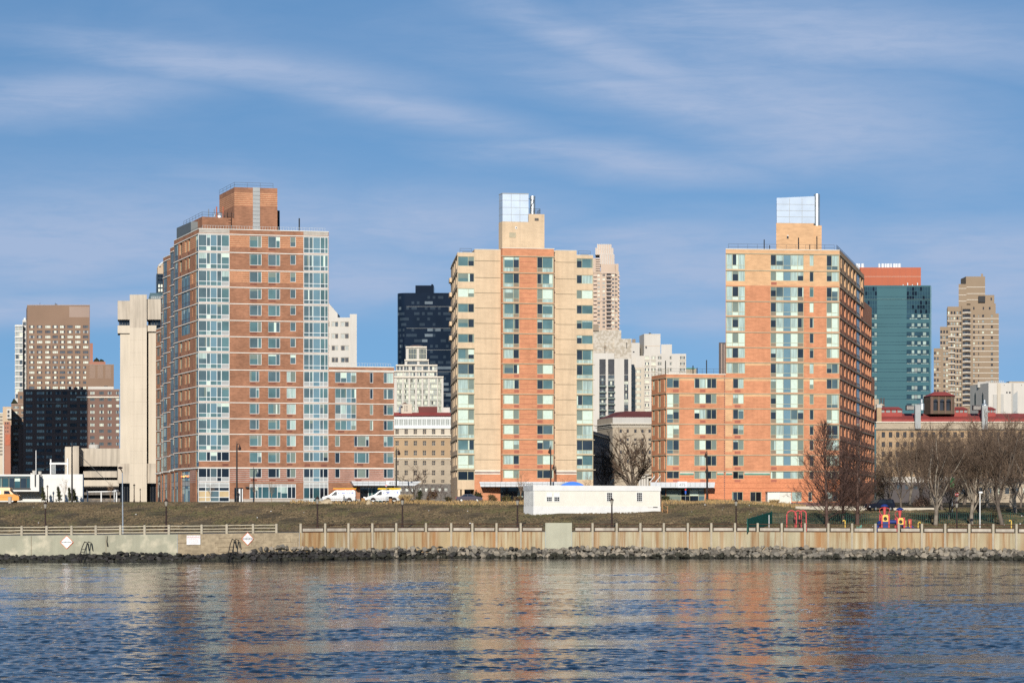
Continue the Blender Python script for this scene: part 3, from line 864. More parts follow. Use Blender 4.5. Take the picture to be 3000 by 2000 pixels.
 f.bar(mb, ud[0] + 0.75, ud[0] + 1.05, g + 0.2, Z(1431, D0), -0.85, -0.1, 'white_paint'); f.bar(mb, ud[1] - 0.2, ud[1] - 0.05, g + 0.2, Z(1431, D0), -0.5, 0.02, 'white_paint')
 B.part(mb, 'door')
 mb = MB(); f.bar(mb, U((908,))[0], U((935,))[0], Z(1428.5, D0), Z(1424.5, D0), 0.0, 0.7, 'frame_dark'); B.part(mb, 'wall_lamp')
 # granite base and entrance under the canopy
 f.zones.append((0, uW, g - 2, Z(1461, D0), 'brick_grey'))
 ue = U((1960, 2260))
 B.window(f, ue[0], ue[1], g + 0.2, Z(1424, D0), vs=(0.26, 0.37, 0.56, 0.68, 0.92), hs=(0.08,), code='kkkkkk' + 'keeekh', name='shop_window', fw=0.09, dep=0.35)
 f.z0, f.z1 = g - 1.5, top
 upper = Face(f.p, f.p + f.u * uT, wtop, top)
 lowf = f
 up_h = [h for h in f.holes]
 upper.holes = [h for h in up_h if h[2] > wtop - 3 and h[1] <= uT + 0.01 and h[3] > wtop]
 # draw wall: lower part full width, upper part tower only
 f.holes = [h for h in up_h if h[2] < wtop]
 upper.holes = [h for h in up_h if h[2] >= wtop]
 strad = [h for h in up_h if h[2] < wtop < h[3]]
 upper.zones = f.zones
 # split at the ledge level of the wing so that no opening straddles it
 zs = bz[8] + 0.001
 f.holes = [h for h in up_h if h[3] <= zs + 0.01]; upper.holes = [h for h in up_h if h[3] > zs + 0.01]
 f.wall(B.walls, 'brick_brown', z0=g - 1.5, z1=zs)
 wing_par = Face(f.P(uT, 0)[:2], f.P(uW, 0)[:2]); wing_par.wall(B.walls, 'brick_brown', z0=zs, z1=wtop)
 upper.wall(B.walls, 'brick_brown', z0=zs, z1=top)
 # canopy of the entrance
 mb = MB(); u0, u1 = U((1860, 2272)); zt, zc = Z(1408.5, D0), Z(1421.5, D0)
 mb.hexa([f.P(u0 + 0.5, zc, 3.2), f.P(u1 + 3.2, zc, 3.2), f.P(u1 + 1.2, zc, 0.03), f.P(u0 + 0.5, zc, 0.03)], [f.P(u0, zt, 3.4), f.P(u1 + 4.4, zt, 3.4), f.P(u1 + 2.0, zt, 0.03), f.P(u0, zt, 0.03)], 'metal_white')
 cn = B.part(mb, 'canopy')
 mb = MB()
 for k in range(1, 12):
  u = u0 + (u1 + 4 - u0) * k / 12; mb.hexa([f.P(u, zc, 3.23), f.P(u + 0.05, zc, 3.23), f.P(u + 0.05, zc, 3.1), f.P(u, zc, 3.1)], [f.P(u, zt, 3.43), f.P(u + 0.05, zt, 3.43), f.P(u + 0.05, zt, 3.3), f.P(u, zt, 3.3)], 'panel_grey')
 mb.hexa([f.P(u0 + 0.3, zt - 0.34, 3.37), f.P(u1 + 4, zt - 0.34, 3.37), f.P(u1 + 4, zt - 0.34, 3.2), f.P(u0 + 0.3, zt - 0.34, 3.2)], [f.P(u0 + 0.3, zt - 0.29, 3.38), f.P(u1 + 4, zt - 0.29, 3.38), f.P(u1 + 4, zt - 0.29, 3.2), f.P(u0 + 0.3, zt - 0.29, 3.2)], 'panel_grey')
 mb.build('seam', cn)
 ut = U((2232,))[0]
 mb = MB(); f.bar(mb, ut - 1.1, ut + 1.15, zc + 0.02, zt + 0.1, 3.2, 3.47, 'metal_white'); mb.build('number_plate', cn)
 mb = MB()
 q = f.P(ut, (zc + zt) / 2 + 0.04, 3.50)
 text_faces(mb, '455', 0.80, 'panel_grey', Matrix.Translation(q) @ Matrix.Rotation(math.atan2(f.u.y, f.u.x), 4, 'Z') @ Matrix.Rotation(R(90), 4, 'X'), depth=0.03, bold=0.01)
 mb.build('house_number', cn)
 # stepped river side going back on the left
 dv = Vector((-0.4325, 1.0)).normalized()
 segs = [(509.7, 583, None, top), (498.5, 509.7, 377.0, top - 0.05), (478, 498.5, 389.0, top - 0.1), (471, 478, 400.0, Z(866, 400)), (457, 471, 410.0, Z(960, 410))]
 gc = lambda s: [430 + q * 0.3188 for q in s]
 prev = None
 roofpts = [tuple(f.P(uT, 0)[:2]), tuple(f.P(0, 0)[:2])]
 for k, (pl, pr, Dr, tz) in enumerate(segs):
  p1 = c0 if Dr is None else at(pr, Dr)
  ff = Face(p1, p1 + dv * 5); uL = -ff.fu(pl) if False else ff.fu(pl)
  p0 = p1 + dv * uL
  ff = Face(p0, p1)
  V = lambda a: [ff.fu(q) for q in a]
  if k > 0:
   j = Face(p1, prev); j.wall(B.walls, 'brick_brown', z0=g - 1.5, z1=min(tz, segs[k - 1][3]))
   if tz < segs[k - 1][3]:
    j.wall(B.walls, 'brick_brown', z0=tz, z1=segs[k - 1][3])
  prev = p0
  top_i = next(i for i in range(15) if bz[i] <= tz + 0.2)
  for i in range(top_i, 14):
   z1, z0 = bz[i], bz[i + 1]; h = z1 - z0
   if k == 0:
    a = V((573.5, 582.2)); B.window(ff, a[0], a[1], z0 + h * 0.035, z1 - h * 0.05, hs=(0.70,), code='gd', name='bay_window', fr='frame_olive', dep=0.08)
    a = V((509.9, 521.5)); B.window(ff, a[0], a[1], z0 + h * 0.035, z1 - h * 0.05, vs=(0.33, 0.66), hs=(0.70,), code='hehhdd', name='side_bay_window', fr='frame_grey', dep=0.08)
    if 2 <= i <= 5:
     a = V((531, 556)); B.window(ff, a[0], a[1], z0 + h * (0.035 if i < 5 else 0.3), z1 - h * 0.06, vs=(0.2, 0.4, 0.6, 0.8), hs=(0.72,) if i < 5 else (), code='egegedhdhd', name='side_window', fr='frame_grey', dep=0.1)
     a = V((562, 565.5)); B.window(ff, a[0], a[1], z0 + h * 0.3, z1 - h * 0.1, code='d', name='side_window', fr='frame_olive', dep=0.25, fw=0.05)
    else:
     for q in ((525.6, 533.6), (541.2, 546.0), (550.5, 556.5)):
      a = V(q); B.window(ff, a[0], a[1], z0 + h * 0.27, z1 - h * 0.08, code=rnd.choice('des'), name='side_window', fr='frame_olive', dep=0.28, fw=0.05)
     for q in ((527, 530), (551.5, 554.5)):
      a = V(q); grille(B, ff, a[0], a[1], z0 + h * 0.06, z0 + h * 0.2, 'grille_brown', name='side_grille')
    if i in (0, 2): ff.zones.append((V((523,))[0], V((572,))[0], z0 + h * 0.28, z1, 'brick_brown_striped'))
   elif k == 1:
    a = V((499, 509.3)); B.window(ff, a[0], a[1], z0 + h * 0.035, z1 - h * 0.05, vs=(0.33, 0.66), hs=(0.70,), code='ehedhd', name='side_bay_window', fr='frame_grey', dep=0.08)
   elif k == 2:
    a = V((478.3, 489)); B.window(ff, a[0], a[1], z0 + h * 0.035, z1 - h * 0.05, vs=(0.4, 0.7), hs=(0.70,), code='cce' if i > 9 else 'heehdd', name='side_bay_window', fr='frame_grey', dep=0.08)
    if i in (0, 2): ff.zones.append((V((489,))[0], V((498,))[0], z0 + h * 0.28, z1, 'brick_brown_striped'))
   elif k == 3:
    a = V((471.2, 477.8)); B.window(ff, a[0], a[1], z0 + h * 0.035, z1 - h * 0.05, vs=(0.5,), hs=(0.70,), code='cw' if i > 9 else 'egdh', name='side_bay_window', fr='frame_grey', dep=0.08)
   else:
    a = V((459, 467.5)); B.window(ff, a[0], a[1], z0 + h * (0.3 if i < 9 else 0.04), z1 - h * 0.1, vs=(0.5,), code='hs' if i < 10 else 'wc', name='side_window', fr='frame_grey', dep=0.15)
   ledge(B, ff, 0, ff.L + 0.08, z1, 'ledge_pale', 0.12, 0.14, name='side_ledge')
  ledge(B, ff, 0, ff.L + 0.2, bz[14], 'ledge_pale', 0.25, 0.22, name='side_ledge')
  ledge(B, ff, 0, ff.L, tz + 0.02, 'ledge_pale', 0.06, 0.12, name='side_ledge')
  shops = {0: ((522.5, 530), (530.5, 556), (574, 582)), 1: ((499, 509),), 2: ((478.5, 490),), 3: ((471.2, 477.8),), 4: ((459, 470),)}[k]
  for q in shops:
   if q == (522.5, 530): continue
   a = V(q); B.window(ff, a[0], a[1], g + 0.4, Z(1377, 353), vs=(0.33, 0.66), hs=(0.32, 0.48, 0.56), code='chc' + 'ppp' + 'cdc' + 'hchgchhc', name='side_shop_window', fr='frame_grey', dep=0.25)
  if k == 0:
   ff.zones.append((V((556.6,))[0], V((573.5,))[0], Z(1412, D0), Z(1371, D0), 'brick_grey_striped'))
   a = V((509.9, 521.5)); B.window(ff, a[0], a[1], g + 0.4, Z(1377, 353), vs=(0.33, 0.66), hs=(0.32, 0.48, 0.56), code='chcpppcdchch', name='side_shop_window', fr='frame_grey', dep=0.25)
   a = V((532, 554)); mb = MB()
   n = 9
   rr = random.Random(5)
   for t in range(n):
    x = a[0] + (a[1] - a[0]) * t / n; ff.bar(mb, x, x + (a[1] - a[0]) / n * 0.7, Z(1396 - rr.uniform(0, 2.5), 355), Z(1391 + rr.uniform(-1, 1), 355), 0.05, 0.15, 'neon_amber' if t % 2 else 'neon_red')
   B.part(mb, 'shop_sign')
  ff.wall(B.walls, 'brick_brown', z0=g - 1.5, z1=tz)
  q0 = tuple(p0); q1 = tuple(p1)
  if k < 3: roofpts += [q1, q0] if k else [q0]
  else:
   B.walls.poly([(q1[0], q1[1], tz - 0.2), (q0[0], q0[1], tz - 0.2), (q0[0] + 12, q0[1] + 4, tz - 0.2), (q1[0] + 12, q1[1] + 4, tz - 0.2)], 'roof_tar')
   e = Face((q0[0] + 12, q0[1] + 4), q0); e.wall(B.walls, 'brick_brown', z0=g - 1.5, z1=tz)
 # back and hidden sides
 T1 = Vector(f.P(uT, 0)[:2]); T2 = T1 + Vector((-0.19, 1.0)).normalized() * 24
 W1 = Vector(f.P(uW, 0)[:2]); W2 = W1 + Vector((-0.19, 1.0)).normalized() * 18; W2.x = min(W2.x, X(1150, W2.y))
 T2.x = min(T2.x, X(959, T2.y))
 e = Face(T1, T2); e.wall(B.walls, 'brick_brown', z0=wtop, z1=top)
 e = Face(W1, W2); e.wall(B.walls, 'brick_brown', z0=g - 1.5, z1=wtop)
 Wb = Vector((T2.x, W2.y)); e = Face(W2, Wb); e.wall(B.walls, 'brick_brown', z0=g - 1.5, z1=wtop)
 B.walls.poly([(T1.x, T1.y, wtop - 0.25), (W1.x, W1.y, wtop - 0.25), (W2.x, W2.y, wtop - 0.25), (Wb.x, Wb.y, wtop - 0.25)], 'roof_tar')
 end = Vector(roofpts[-1])
 e = Face(T2, end); e.wall(B.walls, 'brick_brown', z0=g - 1.5, z1=top)
 rp = [(p[0], p[1], top - 0.25) for p in roofpts]
 B.walls.poly([(T2.x, T2.y, top - 0.25)] + rp, 'roof_tar')
 # roof block and lower plant room
 pf0, pD = at(686.6, 361.0), 361.0
 P = Face(pf0, pf0 + ux * 30); uu = P.fu(812.6); P = Face(pf0, pf0 + ux * uu)
 zt = Z(548.5, pD); zs0 = P.zat(687, 603)
 ps = pf0 + Vector((-0.4325, 1.0)).normalized() * 10
 dirv = Vector((-0.4325, 1.0)).normalized()
 tmp = Face(pf0, pf0 + dirv * 5); ps = pf0 + dirv * tmp.fu(642.6)
 S = Face(ps, pf0)
 mb = MB()
 P.zones.append((0, P.L, zs0, zt - 0.9, 'brick_brown_striped')); S.zones.append((0, S.L, zs0, zt - 0.9, 'brick_brown_striped'))
 P.wall(mb, 'brick_brown', z0=top - 0.3, z1=zt); S.wall(mb, 'brick_brown', z0=top - 0.3, z1=zt)
 pr = Vector(P.P(uu, 0)[:2]); pb = pr + Vector((-0.25, 1)).normalized() * (ps - pf0).length
 Face(pr, pb).wall(mb, 'brick_brown', z0=top - 0.3, z1=zt); Face(pb, ps).wall(mb, 'brick_brown', z0=top - 0.3, z1=zt)
 mb.poly([(*pf0, zt - 0.1), (*pr, zt - 0.1), (*pb, zt - 0.1), (*ps, zt - 0.1)], 'roof_tar')
 ph = B.part(mb, 'roof_block')
 mb = MB(); a = [P.fu(q) for q in (740.8, 761.6)]
 P.bar(mb, a[0], a[1], top - 0.2, zt + 0.05, -0.05, 0.08, 'panel_grey')
 for k in range(12): P.bar(mb, a[0], a[1], top + (zt - top) * k / 12, top + (zt - top) * k / 12 + 0.06, 0.05, 0.1, 'frame_grey')
 mb.build('metal_strip', ph)
 mb = MB(); rail(mb, [(*ps, zt), (*pf0, zt), (*pr.lerp(pf0, 0.1), zt)], 0.85, 'frame_grey', 2.2, 0.022, bars=(0.5, 1.0)); mb.build('railing', ph)
 q0 = at(592, 359.0); q1 = pf0 + Vector((0.3, 0.2)); zq = Z(637, 360)
 mb = MB(); mb.prism([q0, q1, q1 + dirv * 12, q0 + dirv * 14], top - 0.3, zq, 'brick_brown', 'roof_tar'); B.part(mb, 'plant_room')
 mb = MB(); w0 = q0 + dirv * 3; mb.prism([w0 + Vector((-1.2, 0)), w0, w0 + dirv * 9, w0 + dirv * 9 + Vector((-1.5, 0))], top - 0.3, zq - 0.5, 'frame_grey'); B.part(mb, 'louvre_screen')
 mb = MB(); c = q0.lerp(q1, 0.45) + Vector((0, 3)); mb.lathe((c.x, c.y, zq), [(0.9, 0), (0.95, 0.6), (0.7, 1.1), (0.2, 1.3)], 'steel', 14)
 for dx in (-2.0, -1.0): mb.tube([(c.x + dx, c.y, zq), (c.x + dx, c.y, zq + 1.9)], 0.09, 'steel', 6)
 B.part(mb, 'roof_fan')
 mb = MB(); rail(mb, [(*q0, zq), (*(q1 + Vector((-0.4, 0))), zq)], 0.8, 'frame_grey', 1.5, 0.025); rail(mb, [(*(q0 + dirv * 13), zq), (*q0, zq)], 0.8, 'frame_grey', 2, 0.025); B.part(mb, 'railing')
 for dx in (0, 3.3):
  mb = MB(); c2 = q1 + Vector((-3.6 + dx * 0.35, 1)); mb.tube([(c2.x, c2.y, zq), (c2.x, c2.y, zq + 2.2)], 0.12, 'brick_rust', 6); B.part(mb, 'vent_pipe')
 mb = MB(); c = q1 + Vector((-1.5, -0.3))
 for dx in (0, 0.7): mb.tube([(c.x + dx, c.y - 0.2, top), (c.x + dx, c.y - 0.2, zq + 1)], 0.05, 'iron_brown', 4)
 for k in range(7): mb.tube([(c.x, c.y - 0.2, top + 0.5 * k), (c.x + 0.7, c.y - 0.2, top + 0.5 * k)], 0.04, 'iron_brown', 4)
 B.part(mb, 'ladder')
 mb = MB(); pts = [(*f.P(0.6, 0, -0.5)[:2], top), (*f.P(uT - 0.6, 0, -0.5)[:2], top)]
 rail(mb, pts, 0.62, 'frame_white', 0.45, 0.02, bars=(0.12, 1.0)); B.part(mb, 'railing')
 mb = MB(); rail(mb, [(*(c0 + dv * 14 + Vector((0.5, 0))), top), (*(c0 + Vector((0.6, 0.4))), top)], 0.6, 'frame_grey', 0.8, 0.02, bars=(0.12, 1.0)); B.part(mb, 'railing')
 mb = MB(); rail(mb, [(*f.P(uT + 0.4, 0, -0.5)[:2], wtop), (*f.P(uW - 0.5, 0, -0.5)[:2], wtop)], 0.62, 'frame_white', 0.45, 0.02, bars=(0.12, 1.0)); B.part(mb, 'railing')
 mb = MB(); q = f.P(f.fu(881), top, -3); mb.tube([q, (q[0], q[1], q[2] + 2.6)], 0.13, 'frame_dark', 6); B.part(mb, 'vent_pipe')
 mb = MB(); q = at(815, 368); mb.tube([(q.x, q.y, top), (q.x, q.y, top + 5.2)], 0.28, 'frame_dark', 8); B.part(mb, 'flue')
 B.finish()
def emission(name, col, k):
 m = bpy.data.materials.new(name); m.use_nodes = True; b = m.node_tree.nodes['Principled BSDF']
 b.inputs['Base Color'].default_value = (*col, 1); b.inputs['Emission Color'].default_value = (*col, 1); b.inputs['Emission Strength'].default_value = k; MATS[name] = m
emission('neon_amber', (1.0, 0.6, 0.15), 1.2); emission('neon_red', (1.0, 0.2, 0.1), 0.9)
house_455()
def house_465():
 D0 = 350.0; rnd = random.Random(465)
 B = Building('apartment_tower', 'tan brick apartment tower with a red brick central bay and a metal clad roof box', 'apartment building', (X(1540, D0), D0, 7.4))
 c0 = at(1340, D0); ux = Vector((1, 0.14)).normalized()
 f = Face(c0, c0 + ux * 40); uR = f.fu(1737.7); f = Face(c0, c0 + ux * uR)
 g = Z(1469, D0) - 0.5
 U = lambda a: [f.fu(q) for q in a]
 zr = lambda py: f.zat(1472, py)
 bz = [zr(p) for p in (749, 798.2, 842.8, 887, 931.7, 975.7, 1019.8, 1063.8, 1108.4, 1153, 1196.8, 1241.4, 1285.4, 1330, 1373.7)]
 lb, rb = U((1341.5, 1389.5)), U((1689.3, 1737))
 ul, ur, um, un = U((1390, 1466, 1627.5, 1689.3))
 tops = {'l': f.zat(1340, 739.5), 'tl': f.zat(1390, 730), 'tr': f.zat(1689, 734), 'r': f.zat(1690, 747)}
 floors = len(bz) - 1
 colL = 'ggwggg' + 'ghcwwcgw'; colR = 'hhwhhh' + 'ggcgwcdg'
 for i in range(14):
  z1, z0 = bz[i], bz[i + 1]; h = z1 - z0
  mix = 'h' if rnd.random() < 0.6 else 's'
  a, b2 = colL[i], colR[i]
  if i < 6:
   B.window(f, *lb, z0 + h * 0.345, z1 - h * 0.08, vs=(0.63,), code=a + ('s' if a == 'w' else 'd'), fr='frame_olive', dep=0.13)
   B.window(f, *rb, z0 + h * 0.345, z1 - h * 0.08, vs=(0.33,), code=('s' if b2 == 'w' else 'd') + (b2 if b2 != 'h' else 'c' if rnd.random() < 0.2 else 'g'), fr='frame_olive', dep=0.13)
  else:
   B.window(f, *lb, z0 + h * 0.04, z1 - h * 0.07, vs=(0.63,), hs=(0.73,), code=a + ('s' if a in 'wc' else 'd') + ('ww' if a == 'w' else 'cc'), fr='frame_olive', dep=0.13)
   B.window(f, *rb, z0 + h * 0.04, z1 - h * 0.07, vs=(0.36,), hs=(0.73,), code=('s' if b2 in 'wc' else 'd') + b2 + ('ww' if b2 in 'w' else 'cc'), fr='frame_olive', dep=0.13)
  zt = z1 - 0.02
  if i >= 6:
   ledge(B, f, -0.1, ul, zt, 'ledge_olive', 0.2, 0.12); ledge(B, f, un, uR + 0.25, zt, 'ledge_olive', 0.2, 0.12)
  for a0, a1 in ((ul, ur), (um, un)): ledge(B, f, a0 + 0.02, a1 - 0.02, z1 - 0.9, 'grille_taupe', 0.015, 0.09, name='joint_course')
 z1, z0 = bz[14], f.zat(1472, 1404.5)
 B.window(f, *lb, z0 - 0.1, z1 - 0.35, vs=(0.6,), code='kk', fr='frame_olive', dep=0.13); B.window(f, *rb, z0, z1 - 0.3, vs=(0.36,), code='sc', fr='frame_olive', dep=0.13)
 ledge(B, f, -0.4, ul, z1, 'ledge_olive', 0.35, 0.16); ledge(B, f, un, uR + 0.4, z1, 'ledge_olive', 0.3, 0.16)
 zb = f.zat(1400, 1376)
 f.zones.append((ul, un, g - 2, zb, 'brick_orange'))
 for a0, a1 in ((ul, ur), (um, un)):
  ledge(B, f, a0 + 0.02, a1 - 0.02, zb, 'limestone', 0.05, 0.32); ledge(B, f, a0 + 0.02, a1 - 0.02, zb - 0.32, 'tile_plum', 0.03, 0.22); ledge(B, f, a0 + 0.02, a1 - 0.02, zb - 0.54, 'limestone', 0.05, 0.2)
 # ground floor left: deep porch under the bay on square piers
 zp = f.zat(1360, 1433)
 f.holes.append((0.0, ul - 0.02, g - 0.5, zp, 3.0, 'brick_tan'))
 mb = MB(); mb.poly([f.P(0, g - 0.5, -3), f.P(ul, g - 0.5, -3), f.P(ul, zp, -3), f.P(0, zp, -3)], 'glass_black'); B.part(mb, 'porch_glass')
 for px in (1341, 1353):
  mb = MB(); u = f.fu(px); f.bar(mb, u, u + 0.45, g - 0.6, zp - 0.01, -0.8, -0.1, 'brick_tan'); B.part(mb, 'pier')
 ue = U((1415, 1535))
 B.window(f, ue[0], ue[1], g, f.zat(1472, 1426), vs=(0.5, 0.6, 0.85), hs=(0.12,), code='kkkk' + 'dkkd', name='entrance_window', fr='frame_dark', dep=0.6)
 f.zones.append((um, un, f.z0 - 20, zb, 'brick_orange'))
 mbw = B.walls
 for a0, a1, t in ((0, ul, tops['l']), (ul, ur, tops['tl']), (um, un, tops['tr']), (un, uR, tops['r']), (ur, um, tops['tl'])):
  f.holes, keep = [h for h in f.holes if a0 - 0.1 <= (h[0] + h[1]) / 2 <= a1 + 0.1], f.holes
  f.wall(mbw, 'brick_tan', u0=a0, u1=a1, z0=g - 1.5, z1=t, reveal=None)
  f.holes = keep
  ledge(B, f, a0 + 0.01, a1 - 0.01, t + 0.03, 'limestone', 0.05, 0.1, name='coping')
  for aa, tt in ((a0, t), (a1, t)):
   pass
 # depth behind the parapets: roof plates and side faces
 dn = Vector((-0.14, 1.0)).normalized()
 def plate(a0, a1, t, dep):
  p, q = Vector(f.P(a0, 0)[:2]), Vector(f.P(a1, 0)[:2])
  mbw.poly([(*p, t - 0.02), (*q, t - 0.02), (*(q + dn * dep), t - 0.02), (*(p + dn * dep), t - 0.02)], 'roof_tar')
  Face(p + dn * dep, p).wall(mbw, 'brick_tan', z0=tops['r'] - 1, z1=t - 0.02); Face(q, q + dn * dep).wall(mbw, 'brick_tan', z0=tops['r'] - 1, z1=t - 0.02)
  Face(q + dn * dep, p + dn * dep).wall(mbw, 'brick_tan', z0=tops['r'] - 1, z1=t - 0.02)
 plate(ul, um, tops['tl'], 10); plate(um, un, tops['tr'], 10)
 # left face seen at a slant
 lp = c0 + Vector((-0.0855, 1)).normalized() * 20.0
 s = Face(lp, c0)
 a0 = s.fu(1326.5); sb = s.fu(1322)
 for i in range(15):
  z1 = bz[i]; z0 = bz[i + 1] if i < 14 else f.zat(1472, 1404.5); h = z1 - z0
  for q in ((1326.8, 1328.6), (1331.0, 1333.0), (1335.6, 1338.4)):
   u0, u1 = s.fu(q[0]), s.fu(q[1]); B.window(s, u0, u1, z0 + h * 0.28, z1 - h * 0.07, code='d', fr='frame_olive', fw=0.06, dep=0.35, name='side_window')
  ledge(B, s, 0, s.L + 0.2, z1 - 0.02, 'ledge_olive', 0.12, 0.12, name='side_ledge')
  if i < 5:
   mb = MB(); u0, u1 = s.fu(1321.3), s.fu(1323.8); s.bar(mb, u0, u1, z0 + 0.1, z0 + 0.85, 0.01, 0.42, 'brick_tan'); B.part(mb, 'balcony')
 s.wall(mbw, 'brick_tan', z0=g - 1.5, z1=tops['l'])
 rp = Vector(f.P(uR, 0)[:2]); rbk = Vector((X(1736, 372.0), 372.0))
 Face(rp, rbk).wall(mbw, 'brick_tan', z0=g - 1.5, z1=tops['r']); Face(rbk, lp).wall(mbw, 'brick_tan', z0=g - 1.5, z1=tops['r'])
 mbw.poly([(*c0, tops['r'] - 0.1), (*rp, tops['r'] - 0.1), (*rbk, tops['r'] - 0.1), (*lp, tops['r'] - 0.1)], 'roof_tar')
 # red bay, standing proud of the tan walls
 out = 1.25
 p0 = Vector(f.P(f.fu(1472.2), 0, 0)[:2]); b0 = at(1472, D0 + 0.14 * 7.3 - out); b1 = b0 + ux * 20
 r = Face(b0, b1); uu = r.fu(1622.7); r = Face(b0, b0 + ux * uu)
 rz = [Z(p, b0.y) for p in (749, 798.2, 842.8, 887, 931.7, 975.7, 1019.8, 1063.8, 1108.4, 1153, 1196.8, 1241.4, 1285.4, 1330, 1373.7)]
 rt = Z(726, b0.y); zb0 = Z(1409, b0.y)
 V = lambda a: [r.fu(q) for q in a]
 wl, wr = V((1474, 1521.3)), V((1573.4, 1621.8))
 cL = 'ggsggg' + 'chcwwwwc' + 'w'; cR = 'cgwccc' + 'gwgwwhhw' + 'd'
 for i in range(15):
  z1 = rz[i]; z0 = rz[i + 1] if i < 14 else Z(1406, b0.y) - 0.4; h = z1 - z0
  a, b2 = cL[i], cR[i]
  if i < 6:
   B.window(r, *wl, z0 + h * 0.05, z1 - h * 0.05, vs=(0.07, 0.64), hs=(0.72,), code='c' + a + ('s' if a in 'sw' else 'd') + 'cct', fr='frame_olive', dep=0.1, name='bay_window')
   B.window(r, *wr, z0 + h * 0.05, z1 - h * 0.05, vs=(0.33, 0.93), hs=(0.72,), code=('s' if b2 == 'w' else 'd') + (b2 if b2 != 'c' else 'g') + 'c' + 'tcc', fr='frame_olive', dep=0.1, name='bay_window')
  else:
   B.window(r, *wl, z0 + h * 0.32, z1 - h * 0.07, vs=(0.07, 0.64), code='s' + a + ('s' if a == 'w' else 'd'), fr='frame_olive', dep=0.13, name='bay_window')
   B.window(r, *wr, z0 + h * 0.32, z1 - h * 0.07, vs=(0.36, 0.93), code=('s' if b2 == 'w' else 'd') + b2 + 'c', fr='frame_olive', dep=0.13, name='bay_window')
   if i < 14:
    grille(B, r, wl[0] + (wl[1] - wl[0]) * 0.68, wl[1] - 0.05, z0 + h * 0.08, z0 + h * 0.27, 'grille_rust'); grille(B, r, wr[0] + 0.05, wr[0] + (wr[1] - wr[0]) * 0.34, z0 + h * 0.08, z0 + h * 0.27, 'grille_rust')
  ledge(B, r, -0.2, r.L + 0.1, z1, 'ledge_olive', 0.16, 0.13, name='bay_ledge')
  if i < 14:
   for t in (0.33, 0.66): ledge(B, r, wl[1] + 0.05, wr[0] - 0.05, z1 - h * t, 'grille_rust', 0.008, 0.06, name='joint_course')
 r.zones.append((wl[1], wr[0], -5, rt, 'brick_orange'))
 mb = MB()
 r.wall(mb, 'brick_orange', z0=zb0 - 0.2, z1=rt)
 bl = b0 + Vector((-0.25, 1)).normalized() * (out + 1.0); br = Vector(r.P(uu, 0)[:2]); brk = br + Vector((-0.14, 1)).normalized() * (out + 0.9)
 Face(bl, b0).wall(mb, 'brick_orange', z0=zb0 - 0.2, z1=rt); Face(br, brk).wall(mb, 'brick_orange', z0=zb0 - 0.2, z1=rt)
 mb.poly([(*b0, rt), (*br, rt), (*(brk + dn * 3), rt), (*(bl + dn * 3), rt)], 'limestone')
 mb.poly([(*bl, zb0 - 0.2), (*brk, zb0 - 0.2), (*br, zb0 - 0.2), (*b0, zb0 - 0.2)], 'brick_orange')
 Face(brk + dn * 3, bl + dn * 3).wall(mb, 'brick_orange', z0=tops['tl'] - 0.2, z1=rt)
 B.part(mb, 'red_bay')
 ledge(B, r, -0.1, r.L + 0.1, rt + 0.05, 'limestone', 0.06, 0.12, name='coping')
 # penthouse, metal box, stack
 pD = 356.0; q0 = at(1471.5, pD); P = Face(q0, q0 + ux * 20); w = P.fu(1595); P = Face(q0, q0 + ux * w)
 um2 = P.fu(1547); zA, zB = Z(649, pD), P.zat(1550, 627)
 s0 = q0 + Vector((-0.41, 1)).normalized() * 9; tmp = Face(q0, q0 + Vector((-0.41, 1)).normalized()); s0 = q0 + Vector((-0.41, 1)).normalized() * tmp.fu(1461)
 dl = (s0 - q0).length
 bt = tops['tl'] - 0.3
 qm = Vector(P.P(um2, 0)[:2]); qr = Vector(P.P(w, 0)[:2])
 mb = MB()
 P.wall(mb, 'brick_tan', u1=um2, z0=bt, z1=zA); P.wall(mb, 'brick_tan', u0=um2, z0=bt, z1=zB); Face(s0, q0).wall(mb, 'brick_tan', z0=bt, z1=zA)
 e = dn * dl; Face(qr, qr + e).wall(mb, 'brick_tan', z0=bt, z1=zB); Face(qm + e, qm).wall(mb, 'brick_tan', z0=zA, z1=zB)
 Face(qr + e, s0).wall(mb, 'brick_tan', z0=bt, z1=zA); Face(qr + e, qm + e).wall(mb, 'brick_tan', z0=zA, z1=zB)
 mb.poly([(*q0, zA), (*qm, zA), (*(qm + e), zA), (*s0, zA)], 'roof_tar'); mb.poly([(*qm, zB), (*qr, zB), (*(qr + e), zB), (*(qm + e), zB)], 'roof_tar')
 ph = B.part(mb, 'penthouse')
 mb = MB(); a, b2 = P.fu(1499.5), P.fu(1519); P.bar(mb, P.fu(1492), P.fu(1511), P.zat(1500, 696), P.zat(1500, 681.5), -0.02, 0.05, 'ledge_olive'); mb.build('louvre', ph)
 mb = MB(); P.bar(mb, P.fu(1509), P.fu(1515), P.zat(1510, 670.5), P.zat(1510, 664), 0, 0.06, 'white_paint'); P.bar(mb, P.fu(1511), P.fu(1513.6), P.zat(1510, 669), P.zat(1510, 665.5), 0.06, 0.09, 'frame_dark'); mb.build('vent_hood', ph)
 mb = MB(); P.bar(mb, P.fu(1566), P.fu(1578), P.zat(1570, 647), P.zat(1570, 639), 0, 0.06, 'panel_taupe')
 for c in (1569.3, 1574.7):
  q = P.P(P.fu(c), P.zat(1570, 643), 0.08); mb.tube([q, (q[0], q[1] - 0.05, q[2])], 0.18, 'frame_dark', 10)
 mb.build('fan_unit', ph)
